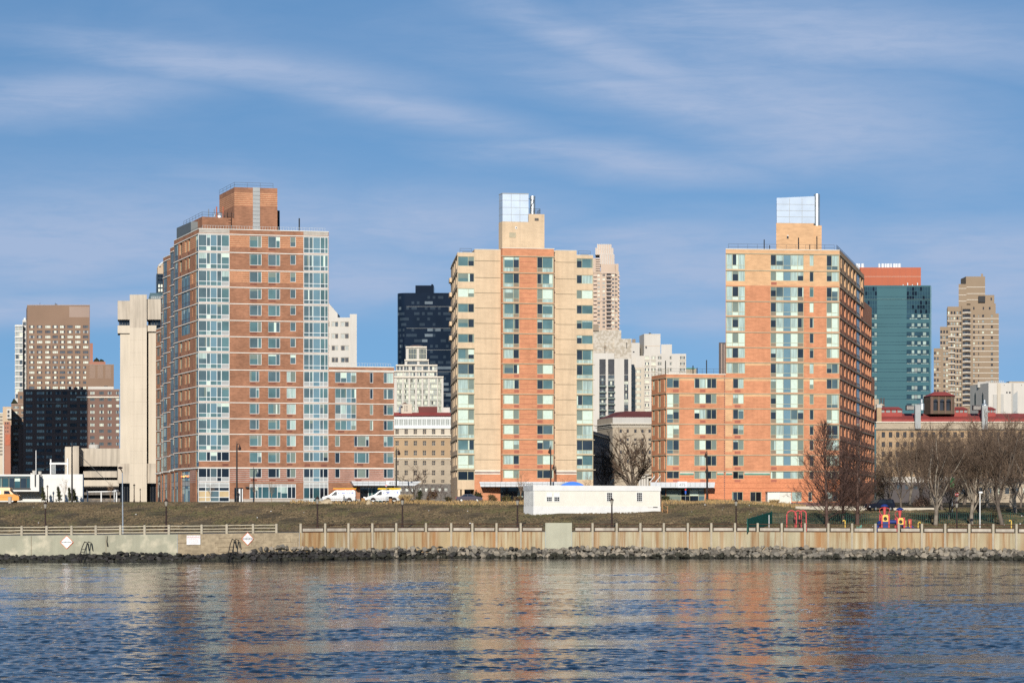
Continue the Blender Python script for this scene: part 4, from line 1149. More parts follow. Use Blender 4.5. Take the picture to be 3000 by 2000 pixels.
 def metal_box(P, u0, u1, z0, z1, sd, dl, e, ncol, nrow):
  a, b = Vector(P.P(u0, 0)[:2]), Vector(P.P(u1, 0)[:2])
  mb = MB(); mb.prism([a, b, b + e, sd], z0, z1, 'metal_panel')
  o = B.part(mb, 'metal_box')
  mb = MB()
  for k in range(1, ncol): u = u0 + (u1 - u0) * k / ncol; P.bar(mb, u - 0.035, u + 0.035, z0, z1, -0.02, 0.02, 'panel_grey')
  for k in range(1, nrow): z = z0 + (z1 - z0) * k / nrow; P.bar(mb, u0, u1, z - 0.035, z + 0.035, -0.02, 0.016, 'panel_grey')
  P.bar(mb, u0 - 0.02, u1 + 0.02, z1 - 0.12, z1 + 0.03, -0.02, 0.05, 'panel_grey')
  S = Face(sd, a)
  for k in range(1, nrow): z = z0 + (z1 - z0) * k / nrow; S.bar(mb, 0, S.L, z - 0.035, z + 0.035, -0.02, 0.016, 'panel_grey')
  S.bar(mb, 0, S.L, z1 - 0.1, z1 + 0.03, -0.02, 0.05, 'panel_grey')
  mb.build('panel_joint', o)
 metal_box(P, 0.05, P.fu(1548.5), zA + 0.01, Z(566, pD), s0 + Vector((0.05, 0)), dl, e, 3, 4)
 mb = MB(); q = P.P(P.fu(1563.5), 0, -1.2); r0 = (1571 - 1555.8) / 2 * pD / F
 mb.lathe((q[0], q[1], zB), [(r0, 0), (r0, P.zat(1560, 571.7) - zB - 0.3), (r0 * 1.04, P.zat(1560, 571.7) - zB - 0.25), (r0 * 1.04, P.zat(1560, 571.7) - zB)], 'steel', 20); st = B.part(mb, 'flue')
 mb = MB(); zc = P.zat(1560, 586); mb.tube([P.P(P.fu(1548), zc + 0.3, -0.5), P.P(P.fu(1566), zc, -0.6), P.P(P.fu(1555), zc - 1.3, -0.5)], 0.06, 'frame_dark', 5); mb.build('brace', st)
 mb = MB(); rail(mb, [P.P(P.fu(1550), zB, -0.2), P.P(P.fu(1583), zB, -0.2), P.P(P.fu(1583), zB, -4)], 0.95, 'frame_grey', 0.9, 0.03, bars=(0.35, 0.7, 1.0)); B.part(mb, 'railing')
 for a0, a1, t in ((0.5, ul - 0.4, tops['l']), (un + 0.4, uR - 0.4, tops['r'])):
  mb = MB(); rail(mb, [f.P(a0, t, -0.5), f.P(a1, t, -0.5)], 0.75, 'frame_grey', 1.2, 0.025); f.bar(mb, a0 + 0.5, a0 + 1.9, t, t + 0.25, -2, -1, 'panel_taupe'); B.part(mb, 'railing')
 # canopy
 cD = 347.5; zt, zc = Z(1410.5, cD), Z(1425, cD); x0, x1 = X(1404.5, cD), X(1664, cD)
 mb = MB(); mb.hexa([(x0 + 0.2, cD + 0.2, zc), (x1, cD + 0.2, zc), (x1, cD + 5.0, zc), (x0 + 0.2, cD + 4.0, zc)], [(x0, cD, zt), (x1, cD, zt), (x1, cD + 5.0, zt), (x0, cD + 4.0, zt)], 'metal_white')
 cn = B.part(mb, 'canopy')
 mb = MB()
 for k in range(1, 17): x = x0 + (x1 - x0) * k / 17; mb.box(x, x + 0.05, cD - 0.02, cD + 0.15, zc + 0.05, zt - 0.03, 'panel_grey')
 mb.box(x0 + 0.1, x1, cD - 0.015, cD + 0.1, zt - 0.34, zt - 0.29, 'panel_grey'); mb.build('seam', cn)
 mb = MB(); text_faces(mb, '465', 0.66, 'panel_grey', Matrix.Translation((X(1553, cD), cD - 0.06, (zt + zc) / 2)) @ Matrix.Rotation(R(90), 4, 'X'), depth=0.03); mb.build('house_number', cn)
 B.finish()
house_465()
def house_475():
 D0 = 362.0; rnd = random.Random(475)
 B = Building('apartment_tower', 'orange brick apartment tower with a tan top and a lower wing beside the bare trees', 'apartment building', (X(2250, D0), D0, 7.0))
 ux = Vector((1, 0.085)).normalized()
 cR = at(2459.7, D0); ftmp = Face(cR - ux * 60, cR)
 pL = Vector(ftmp.P(ftmp.fu(1951.7), 0)[:2])
 f = Face(pL, cR); U = lambda a: [f.fu(q) for q in a]
 q8 = lambda *a: U([2080 + s * 0.33163 for s in a]); q1 = lambda *a: U([1880 + s * 0.31887 for s in a])
 uT = f.fu(2126); zz = lambda py: f.zat(2130, py)
 bz = [zz(p) for p in (741.6, 791, 836, 881.6, 926.4, 972, 1016.6, 1060.6, 1106, 1151.5, 1196, 1241.4, 1286, 1331.6, 1378.5)]
 top, wtop, g = zz(729), f.zat(1953, 1094.5), Z(1471, D0) - 1.6
 lb, cb, nw, rb = q8(142, 310), q8(535, 828), q8(880, 917), q8(1030, 1141)
 wb, w4, w2 = q1(229, 345), q1(483, 688), q1(838, 938)
 cL = 'cgc cgc cgc cgc csw cgc csc csc'.split()
 FR = 'frame_olive'
 cen = ['dhbcc', 'swbcd', 'dhbcd', 'dcbcd', 'dcbcd', 'swbws', 'dcbcd', 'dcbcs', 'swbws', 'dwbws', 'dwbhd', 'scbcs', 'swbws', 'swbws', 'swbcs']
 rgt = ['dcc', 'dcc', 'dhc', 'swc', 'swc', 'swc', 'swc', 'dhc', 'dhc', 'sc', 'sw', 'dd', 'sc', 'ss', 'dd']
 nar = 'cdgwdddcssddddk'
 for i in range(15):
  z1 = bz[i]; z0 = bz[i + 1] if i < 14 else zz(1413); h = z1 - z0
  tall = i in (0, 2, 3, 4, 5)
  if i < 8:
   cd = ('c' + rnd.choice('ddsd') + 'c') if i != 5 else 'wsw'
   if tall: B.window(f, *lb, z0 + h * 0.05, z1 - h * 0.05, vs=(0.05, 0.34, 0.65), hs=(0.73,), code='c' + cd + 'ccwc' if i != 5 else 'wwswwwww', fr=FR, dep=0.12, name='bay_window')
   else: B.window(f, *lb, z0 + h * 0.28, z1 - h * 0.05, vs=(0.05, 0.34, 0.65), code='c' + cd, fr=FR, dep=0.12, name='bay_window')
   if i in (1, 6, 7): pass
  ctall = i not in (1, 13, 14)
  c5 = cen[i]; low = ''.join('t' if k in (0, 4) and i > 0 else ('b' if k == 2 else ('w' if c5[k] in 'wc' else 'c')) for k in range(5))
  B.window(f, *cb, z0 + h * (0.05 if ctall else 0.33), z1 - h * 0.06, vs=(0.17, 0.385, 0.615, 0.82), hs=(0.71,) if ctall else (), code=c5 + (low if ctall else ''), fr=FR, dep=0.12, name='bay_window')
  B.window(f, *nw, z0 + h * 0.29, z1 - h * 0.06, code=nar[i], fr=FR, dep=0.14, name='narrow_window')
  rtall = i in (0, 2, 3, 4, 5, 9, 10, 11)
  B.window(f, *rb, z0 + h * (0.05 if rtall else 0.31), z1 - h * 0.06, vs=(0.42, 0.9), hs=(0.73,) if rtall else (), code=(rgt[i] + 'c')[:3] + ('wwc' if rgt[i][1] in 'w' else 'hhc') * rtall, fr=FR, dep=0.12, name='bay_window')
  if i >= 8:
   wt = i in (9, 10, 11, 12)
   cc = ('h', 'w', 'h', 'w', 'h', 'c', 'd')[i - 8]
   B.window(f, *wb, z0 + h * (0.05 if wt else 0.33), z1 - h * 0.06, vs=(0.52,), hs=(0.72,) if wt else (), code=cc + ('s' if cc in 'wc' else 'd') + (('w' if cc == 'w' else 'h') + 't') * wt, fr=FR, dep=0.14)
   k4 = ('dcdd', 'swds', 'dcdd', 'swdd', 'swks', 'sckd', 'scks')[i - 8]
   B.window(f, *w4, z0 + h * 0.31, z1 - h * 0.06, vs=(0.24, 0.51, 0.77), code=k4, fr=FR, dep=0.14)
   B.window(f, *w2, z0 + h * 0.31, z1 - h * 0.06, vs=(0.5,), code=('dc', 'sw', 'dh', 'ds', 'ds', 'ks', 'kd')[i - 8], fr=FR, dep=0.14)
   for a0, a1 in ((w4[0] + 0.35 * (w4[1] - w4[0]) * 0.75, w4[0] + 0.5 * (w4[1] - w4[0])), (w2[0] + 0.3, w2[0] + 1.35)):
    grille(B, f, a0, a1, z0 + h * 0.06, z0 + h * 0.23, 'grille_rust')
   if not wt: grille(B, f, wb[0] + (wb[1] - wb[0]) * 0.5, wb[1] - 0.1, z0 + h * 0.06, z0 + h * 0.23, 'grille_rust')
  if not ctall: grille(B, f, cb[0] + 0.1, cb[0] + 1.1, z0 + h * 0.06, z0 + h * 0.25, 'grille_rust')
  if i not in (2,): ledge(B, f, 0 if i >= 8 else uT, f.L + (0.1), z1, 'ledge_olive', 0.12, 0.13)
  if i in (7, 8, 9): f.zones.append((lb[1] if i < 8 else 0, f.L, z1 - 0.55, z1, 'brick_peach'))
 tz = bz[2] + 0.02
 f.zones.append((uT, f.L, tz, top, 'brick_peach'))
 f.zones.append((0, uT + 0.5, wtop - 0.7, wtop, 'brick_orange'))
 us = q1(768, 832)
 for i in range(8, 14): f.zones.append((us[0], us[1], bz[i + 1] + 0.5, bz[i], 'brick_peach'))
 f.zones.append((0, f.L, bz[14] - 20, bz[14] - 0.9, 'brick_orange_deep'))
 zs = bz[14] - 0.25
 for a0, a1 in ((wb[1] + 0.1, w4[0] - 0.1), (w4[1] + 0.1, us[0] - 0.3), (us[0] + 0.1, w2[0] - 0.1), (w2[1] + 0.1, cb[0] - 0.1)):
  ledge(B, f, a0, a1, zs, 'limestone', 0.03, 0.18, name='trim_band'); ledge(B, f, a0, a1, zs - 0.18, 'tile_teal', 0.03, 0.3, name='trim_band')
 uc = q1(760)[0]
 mb = MB()
 zc = g + 1
 k = 0
 while zc < wtop - 0.3:
  f.bar(mb, uc - 0.1 + 0.03 * (k % 2), uc + 0.1, zc, zc + 0.2, -0.01, 0.015, 'tile_plum'); zc += 0.34; k += 1
 B.part(mb, 'corner_course')
 # ground floor windows, dark tile base, storefront
 for a in (q1(830, 930), q1(997, 1100)):
  B.window(f, *a, zz(1469), zz(1440), vs=(0.5,), code='dk', fr=FR, dep=0.14)
 a = q1(1172, 1470)
 B.window(f, q1(1380)[0], q1(1470)[0], zz(1468), zz(1440), vs=(0.5,), code='cc', fr=FR, dep=0.14); B.window(f, *q1(1530, 1565), zz(1468), zz(1440), code='d', fr=FR, dep=0.14); B.window(f, *q1(1700, 1800), zz(1468), zz(1440), vs=(0.5,), code='cd', fr=FR, dep=0.14)
 f.zones.append((0, f.L, g - 3, zz(1471), 'tile_plum'))
 B.window(f, *q1(178, 580), zz(1477), zz(1428), vs=(0.12, 0.46, 0.66, 0.86), hs=(0.12, 0.48), code='kkkkk' + 'kskws' + 'kskkh', name='shop_window', fr=FR, dep=0.3)
 mb = MB(); zb = bz[8] + 0.002
 hs = f.holes
 f.holes = [h for h in hs if h[3] <= zb + 0.01]; f.wall(B.walls, 'brick_orange', z0=g - 3, z1=zb)
 f.holes = [h for h in hs if h[3] > zb + 0.01]; f.wall(B.walls, 'brick_orange', u0=uT, z0=zb, z1=top)
 f.holes = []; f.wall(B.walls, 'brick_orange', u1=uT, z0=zb, z1=wtop)
 ledge(B, f, uT, f.L, top + 0.03, 'limestone', 0.06, 0.14, name='coping'); ledge(B, f, 0, uT, wtop + 0.03, 'limestone', 0.06, 0.14, name='coping')
 # wing's slanting left face
 dl = Vector((-0.33, 1)).normalized(); t = Face(pL, pL + dl); wl = pL + dl * t.fu(1908.7)
 s = Face(wl, pL); V = lambda a: [s.fu(1880 + q * 0.31887) for q in a]
 for i in range(8, 15):
  z1 = bz[i]; z0 = bz[i + 1] if i < 14 else zz(1413); h = z1 - z0
  for q in ((96, 118), (148, 172), (205, 224)):
   a = V(q); B.window(s, *a, z0 + h * (0.3 if q[0] == 96 else 0.1), z1 - h * 0.06, vs=(0.5,), code='hc', fr=FR, dep=0.2, name='side_window')
  ledge(B, s, 0, s.L + 0.1, z1, 'ledge_olive', 0.12, 0.13, name='side_ledge')
 s.wall(B.walls, 'brick_orange', z0=g - 3, z1=wtop)
 # long right face, nearly edge-on, with deep window reveals
 dr = Vector((0.284, 1)).normalized()
 e = Face(cR, cR + dr * 70)
 e1, e2, e3 = e.fu(2531.5), e.fu(2554), e.fu(2562)
 h2 = e.zat(2533, 884); h3 = e.zat(2553, 1103)
 strips = [(2465.5, 2463), (2477.5, 2473.2), (2488, 2484), (2498, 2493.6), (2507, 2501.6), (2527.5, 2523)]
 str2 = [(2529.8, 2525.5), (2539.4, 2535), (2545.5, 2541), (2551.4, 2547)]
 str3 = [(2561, 2556.5)]
 for i in range(15):
  z1 = bz[i]; z0 = bz[i + 1] if i < 14 else zz(1413); h = z1 - z0
  for px, w in strips + (str2 if i > 2 else []) + (str3 if i > 7 else []):
   if px == 2527.5 and i > 2: continue
   u1 = e.fu(px); w = u1 - e.fu(w)
   B.window(e, u1 - w, u1, z0 + h * 0.27, z1 - h * 0.06, code='d', fr='frame_dark', fw=0.05, dep=0.34, name='side_window')
   grille(B, e, u1 - w * 0.6, u1 - w * 0.1, z0 + h * 0.05, z0 + h * 0.2, 'grille_brown', name='side_grille')
  a = [e.fu(2510), e.fu(2521.5)]
  B.window(e, a[0], a[1], z0 + h * 0.06, z1 - h * 0.06, vs=(0.33, 0.66), hs=(0.73,), code='hkhppp' if i > 1 else 'ghgppp', fr='frame_grey', dep=0.14, name='side_bay_window')
  L = e1 if i < 3 else e2 if i < 8 else e3
  ledge(B, e, 0, L, z1, 'ledge_olive', 0.10, 0.15, name='side_ledge')
 e.zones.append((0, e1 + 0.1, tz, top, 'brick_peach')); e.zones.append((e1, e2, tz, h2 + 1, 'brick_orange'))
 hs = e.holes
 e.holes = [h for h in hs if h[0] < e1]; e.wall(B.walls, 'brick_orange', 0, e1, g - 3, top)
 e.holes = [h for h in hs if e1 <= h[0] < e2]; e.wall(B.walls, 'brick_orange', e1, e2, g - 3, h2)
 e.holes = [h for h in hs if h[0] >= e2]; e.wall(B.walls, 'brick_orange', e2, e3, g - 3, h3)
 P1, P2, P3 = [Vector(e.P(q, 0)[:2]) for q in (e1, e2, e3)]
 uTp = Vector(f.P(uT, 0)[:2]); bk = lambda p: p + Vector((-16, 3))
 for p, t, b in ((P1, top, h2), (P2, h2, h3), (P3, h3, g - 3)): Face(p, bk(p)).wall(B.walls, 'brick_orange', z0=b, z1=t)
 B.walls.poly([(*uTp, top - 0.2), (*cR, top - 0.2), (*P1, top - 0.2), (*bk(P1), top - 0.2)], 'roof_tar')
 B.walls.poly([(*bk(P1), h2 - 0.1), (*P1, h2 - 0.1), (*P2, h2 - 0.1), (*bk(P2), h2 - 0.1)], 'roof_tar'); B.walls.poly([(*bk(P2), h3 - 0.1), (*P2, h3 - 0.1), (*P3, h3 - 0.1), (*bk(P3), h3 - 0.1)], 'roof_tar')
 Face(bk(P1), uTp).wall(B.walls, 'brick_orange', z0=g - 3, z1=top); Face(bk(P3), bk(P1)).wall(B.walls, 'brick_orange', z0=g - 3, z1=h3); Face(bk(P2), bk(P1)).wall(B.walls, 'brick_orange', z0=h3, z1=h2)
 wb2 = wl + Vector((14, 5)); Face(wb2, wl).wall(B.walls, 'brick_orange', z0=g - 3, z1=wtop); Face(uTp + Vector((-1.5, 16)), wb2).wall(B.walls, 'brick_orange', z0=g - 3, z1=wtop)
 B.walls.poly([(*pL, wtop - 0.2), (*uTp, wtop - 0.2), (*(uTp + Vector((-1.5, 16))), wtop - 0.2), (*wb2, wtop - 0.2), (*wl, wtop - 0.2)], 'roof_tar')
 # roof house
 pD = 372.0; q0 = at(2274, pD); P = Face(q0, q0 + ux * 20); w = P.fu(2409); um = P.fu(2384)
 P = Face(q0, q0 + ux * w); zA = Z(659, pD)
 a, b = q0, Vector(P.P(w, 0)[:2]); e4 = Vector((0.12, 1)).normalized() * 9
 mb = MB(); mb.prism([a, Vector(P.P(um, 0)[:2]), Vector(P.P(um, 0)[:2]) + e4, a + e4 * 1.0 + Vector((0.3, 0))], top - 0.3, zA + 0.35, 'brick_peach', 'roof_tar')
 m0 = Vector(P.P(um + 0.002, 0, -0.45)[:2]); m1 = Vector(P.P(w, 0, -0.45)[:2]); mb.prism([m0, m1, m1 + e4 * 1.15, m0 + e4], top - 0.3, zA + 0.05, 'brick_peach', 'roof_tar')
 ph = B.part(mb, 'penthouse')
 mb = MB(); P.bar(mb, P.fu(2305), P.fu(2310), P.zat(2300, 699), P.zat(2300, 692), 0, 0.08, 'frame_dark'); P.bar(mb, P.fu(2306), P.fu(2309), P.zat(2300, 692), P.zat(2300, 689), 0, 0.2, 'white_paint'); mb.build('wall_lamp', ph)
 a2, b2 = Vector(P.P(0.1, 0)[:2]), Vector(P.P(P.fu(2386.8), 0)[:2]); zl, zh = Z(580, pD), P.zat(2386, 575)
 mb = MB(); zt0 = zA + 0.36
 mb.hexa([(*a2, zt0), (*b2, zt0), (*(b2 + e4), zt0), (*(a2 + e4), zt0)], [(*a2, zl), (*b2, zh), (*(b2 + e4), zh), (*(a2 + e4), zl)], 'metal_panel'); bx = B.part(mb, 'metal_box')
 mb = MB(); ub = P.fu(2386.8)
 for k in (1, 2): u = 0.1 + (ub - 0.1) * k / 3; P.bar(mb, u - 0.035, u + 0.035, zt0, zl, -0.02, 0.02, 'panel_grey')
 for k in (1, 2, 3): z = zt0 + (zl - zt0) * k / 4; P.bar(mb, 0.1, ub, z - 0.035, z + 0.035, -0.02, 0.016, 'panel_grey')
 mb.build('panel_joint', bx)
 mb = MB(); r0 = (2407.6 - 2390.5) / 2 * pD / F; q = P.P(P.fu(2399), 0, -1.5); hh = P.zat(2399, 564) - zA
 mb.lathe((q[0], q[1], zA - 0.1), [(r0, 0), (r0, hh - 0.8), (r0 * 1.03, hh - 0.75), (r0 * 1.03, hh)], 'steel', 20); B.part(mb, 'flue')
 mb = MB(); rail(mb, [f.P(uT + 0.6, top, -0.6), f.P(f.L - 0.8, top, -0.6)], 0.95, 'frame_grey', 1.6, 0.022); rail(mb, [e.P(0.8, top, -0.6), e.P(e1 - 1, top, -0.6)], 1.0, 'frame_dark', 1.2, 0.03, bars=(0.3, 0.65, 1.0)); B.part(mb, 'railing')
 mb = MB(); rail(mb, [s.P(0.3, wtop, -0.5), s.P(s.L - 0.1, wtop, -0.5)], 1.0, 'ledge_olive', 1.5, 0.03, bars=(0.4, 0.7, 1)); rail(mb, [f.P(0.4, wtop, -0.6), f.P(uT, wtop, -0.6)], 0.95, 'frame_grey', 1.8, 0.02); B.part(mb, 'railing')
 for px, py, hh, rr in ((2244, 729, 1.9, 0.1), (2260, 729, 0.9, 0.08), (2345, 729, 2.3, 0.11), (2399, 729, 2.6, 0.1), (2378, 729, 1.1, 0.08)):
  mb = MB(); u = f.fu(px); q = f.P(u, top, -1.5); mb.tube([q, (q[0], q[1], q[2] + hh)], rr, 'frame_dark', 6); B.part(mb, 'vent_pipe')
 for px, hh in ((1955, 2.4), (2036, 1.6), (2048, 1.2), (2076, 2.6)):
  mb = MB(); u = f.fu(px); q = f.P(u, wtop, -2); mb.tube([q, (q[0], q[1], q[2] + hh)], 0.1, 'frame_dark', 6); B.part(mb, 'vent_pipe')
 # canopy
 zt, zc = f.zat(1953, 1412.5), f.zat(1953, 1428)
 u0, u1 = f.fu(1899), f.fu(2083.5)
 mb = MB(); mb.hexa([f.P(u0, zc, 3.0), f.P(u1, zc, 3.0), f.P(u1 - 1, zc, 0.02), f.P(u0 + 0.5, zc, 0.02)], [f.P(u0 - 0.1, zt, 3.2), f.P(u1 + 0.1, zt, 3.2), f.P(u1 - 1, zt, 0.02), f.P(u0 + 0.4, zt, 0.02)], 'metal_white'); cn = B.part(mb, 'canopy')
 mb = MB()
 for k in range(1, 13): u = u0 + (u1 - u0) * k / 13; f.bar(mb, u, u + 0.05, zc + 0.25, zt - 0.03, 3.0, 3.22, 'panel_grey')
 mb.build('seam', cn)
 ut = f.fu(1990)
 mb = MB(); f.bar(mb, ut - 0.85, ut + 0.85, zc - 0.02, zt + 0.12, 3.0, 3.26, 'metal_white'); mb.build('number_plate', cn)
 mb = MB(); text_faces(mb, '475', 0.72, 'panel_grey', Matrix.Translation(f.P(ut, (zc + zt) / 2, 3.29)) @ Matrix.Rotation(math.atan2(f.u.y, f.u.x), 4, 'Z') @ Matrix.Rotation(R(90), 4, 'X'), depth=0.03); mb.build('house_number', cn)
 for px in (1905, 1922):
  mb = MB(); mb.tube([f.P(f.fu(px - 8), zt, 2.5), f.P(f.fu(px + 8), zt + 1.1, 2.0)], 0.07, 'white_paint', 6); B.part(mb, 'tie_rod')
 B.finish()
house_475()
# ---------------------------------------------------------------- buildings across the island and the far shore
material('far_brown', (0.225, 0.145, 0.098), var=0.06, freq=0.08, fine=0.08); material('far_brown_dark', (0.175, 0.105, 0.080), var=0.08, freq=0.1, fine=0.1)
material('far_brown_pale', (0.30, 0.22, 0.175), var=0.06, freq=0.08); material('far_brick_red', (0.33, 0.15, 0.10), var=0.1, freq=0.1)
material('far_tan', (0.46, 0.345, 0.235), var=0.08, freq=0.1, fine=0.1); material('far_cream', (0.50, 0.44, 0.35), var=0.06, freq=0.1, streak=0.08)
material('far_white', (0.52, 0.485, 0.43), var=0.05, freq=0.1, streak=0.06); material('far_mottled', (0.48, 0.43, 0.36), var=0.05, col2=(0.37, 0.32, 0.25), mixfreq=0.9, thr=(0.45, 0.55))
material('far_concrete', (0.53, 0.465, 0.37), var=0.05, freq=0.15, streak=0.10); material('far_concrete_stained', (0.46, 0.40, 0.32), var=0.10, freq=0.2, streak=0.35)
material('far_stone', (0.36, 0.295, 0.215), var=0.08, freq=0.2, fine=0.12, ffreq=(1, 1, 3)); material('far_rubble', (0.13, 0.115, 0.10), var=0.25, freq=0.5, fine=0.4, ffreq=(1.5, 1.5, 2))
material('far_brick_gold', (0.37, 0.255, 0.150), var=0.08, freq=0.2, fine=0.12); material('far_pink', (0.49, 0.375, 0.285), var=0.05, freq=0.1); material('far_pink_pale', (0.52, 0.41, 0.335), var=0.05, freq=0.1)
material('roof_red', (0.30, 0.060, 0.050), var=0.12, freq=0.2, fine=0.1); material('roof_maroon', (0.135, 0.040, 0.035), var=0.15, freq=0.2)
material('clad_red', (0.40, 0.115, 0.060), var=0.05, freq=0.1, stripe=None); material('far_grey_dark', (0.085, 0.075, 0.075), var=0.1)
material('far_khaki', (0.265, 0.195, 0.130), var=0.05, freq=0.1); material('band_pale', (0.50, 0.44, 0.36), var=0.05)
material('lantern_stone', (0.105, 0.075, 0.050), var=0.2, freq=0.3); material('gothic_grey', (0.42, 0.40, 0.36), var=0.06, freq=0.1, streak=0.1)
glass('curtain_navy', (0.006, 0.011, 0.022), spec=0.25, rough=0.1, var=0.3, freq=0.05); glass('curtain_navy_lit', (0.10, 0.125, 0.14), rough=0.15, var=0.5, freq=0.05); glass('curtain_navy_mid', (0.026, 0.038, 0.052), spec=0.25, rough=0.1, var=0.3, freq=0.05)
glass('curtain_teal', (0.052, 0.120, 0.130), rough=0.12, var=0.06, freq=0.05); glass('curtain_teal_dark', (0.020, 0.050, 0.068), rough=0.1, var=0.4, freq=0.1); glass('curtain_teal_pale', (0.26, 0.33, 0.29), rough=0.2, var=0.4, freq=0.3)
glass('far_window', (0.06, 0.075, 0.085), rough=0.15, var=0.5, freq=0.4); glass('far_window_dark', (0.028, 0.027, 0.030), rough=0.2, var=0.4, freq=0.4); glass('far_blind', (0.48, 0.50, 0.40), rough=0.3, var=0.15, freq=0.4)
glass('far_blind_grey', (0.22, 0.24, 0.22), rough=0.3, var=0.2, freq=0.4)
PANE.update({'F': 'far_window', 'D': 'far_window_dark', 'W': 'far_blind', 'G': 'far_blind_grey', 'N': 'curtain_navy', 'L': 'curtain_navy_lit', 'M': 'curtain_navy_mid',
    'T': 'curtain_teal', 'U': 'curtain_teal_dark', 'V': 'curtain_teal_pale', 'B': 'iron_black'})
class Far(Building):
 def __init__(s, label, cat, px, D, z=7.4, name='building', group=None):
  super().__init__(name, label, cat, (X(px, D), D, z), group)
  s.fronts = []
 def box(s, pl, pr, D, yt, m, yb=None, dep=22.0, sl=None, sr=None, roof='roof_tar', side=None, dD=0.0, into=None):
  """block with its front between photo columns pl and pr; sl / sr: column where a visible slanting side ends"""
  mb = into or s.walls
  zt = Z(yt, D); zb = 4.0 if yb is None else Z(yb, D)
  a, b = at(pl, D), at(pr, D + dD)
  bl = at(sl if sl is not None else pl + 1.0, D + dep); br = at(sr if sr is not None else pr - 1.0, D + dD + dep)
  f = Face(a, b, zb, zt)
  s.fronts.append((f, m, mb))
  f.left = Face(bl, a, zb, zt); f.right = Face(b, br, zb, zt)
  s.fronts.append((f.left, side or m, mb)); s.fronts.append((f.right, side or m, mb))
  Face(br, bl).wall(mb, m, z0=zb, z1=zt)
  mb.poly([(*a, zt), (*b, zt), (*br, zt), (*bl, zt)], roof)
  mb.poly([(*bl, zb), (*br, zb), (*b, zb), (*a, zb)], roof)
  return f
 def grid(s, f, cols, rows, code='F', vs=(), hs=(), fr='frame_grey', fw=0.0, dep=0.25, name='window', proud=0.03, rnd=None):
  """cols: photo columns; rows: photo rows; code: one pane code, or a list to pick from"""
  for y0, y1 in rows:
   for c0, c1 in cols:
    u0, u1 = f.fu(c0), f.fu(c1)
    n = (len(vs) + 1) * (len(hs) + 1)
    cd = code if isinstance(code, str) and rnd is None else ''.join(rnd.choice(code) for _ in range(n)) if rnd and vs else (rnd.choice(code) if rnd else code)
    s.window(f, u0, u1, f.zat(c0, y1), f.zat(c0, y0), vs=vs, hs=hs, code=cd, fr=fr, fw=fw, dep=dep, name=name, proud=proud, sub=False)
 def bar(s, f, px0, px1, y0, y1, m, out=0.2, name='cornice', inn=-0.05):
  mb = MB(); f.bar(mb, f.fu(px0), f.fu(px1), f.zat(px0, y1), f.zat(px0, y0), inn, out, m); return s.part(mb, name)
 def done(s):
  for f, m, mb in s.fronts: f.wall(mb, m)
  s.finish()
def rows(y0, step, n, h): return [(y0 + step * i, y0 + step * i + h) for i in range(n)]
def cols(cs, w): return [(c - w / 2, c + w / 2) for c in cs]
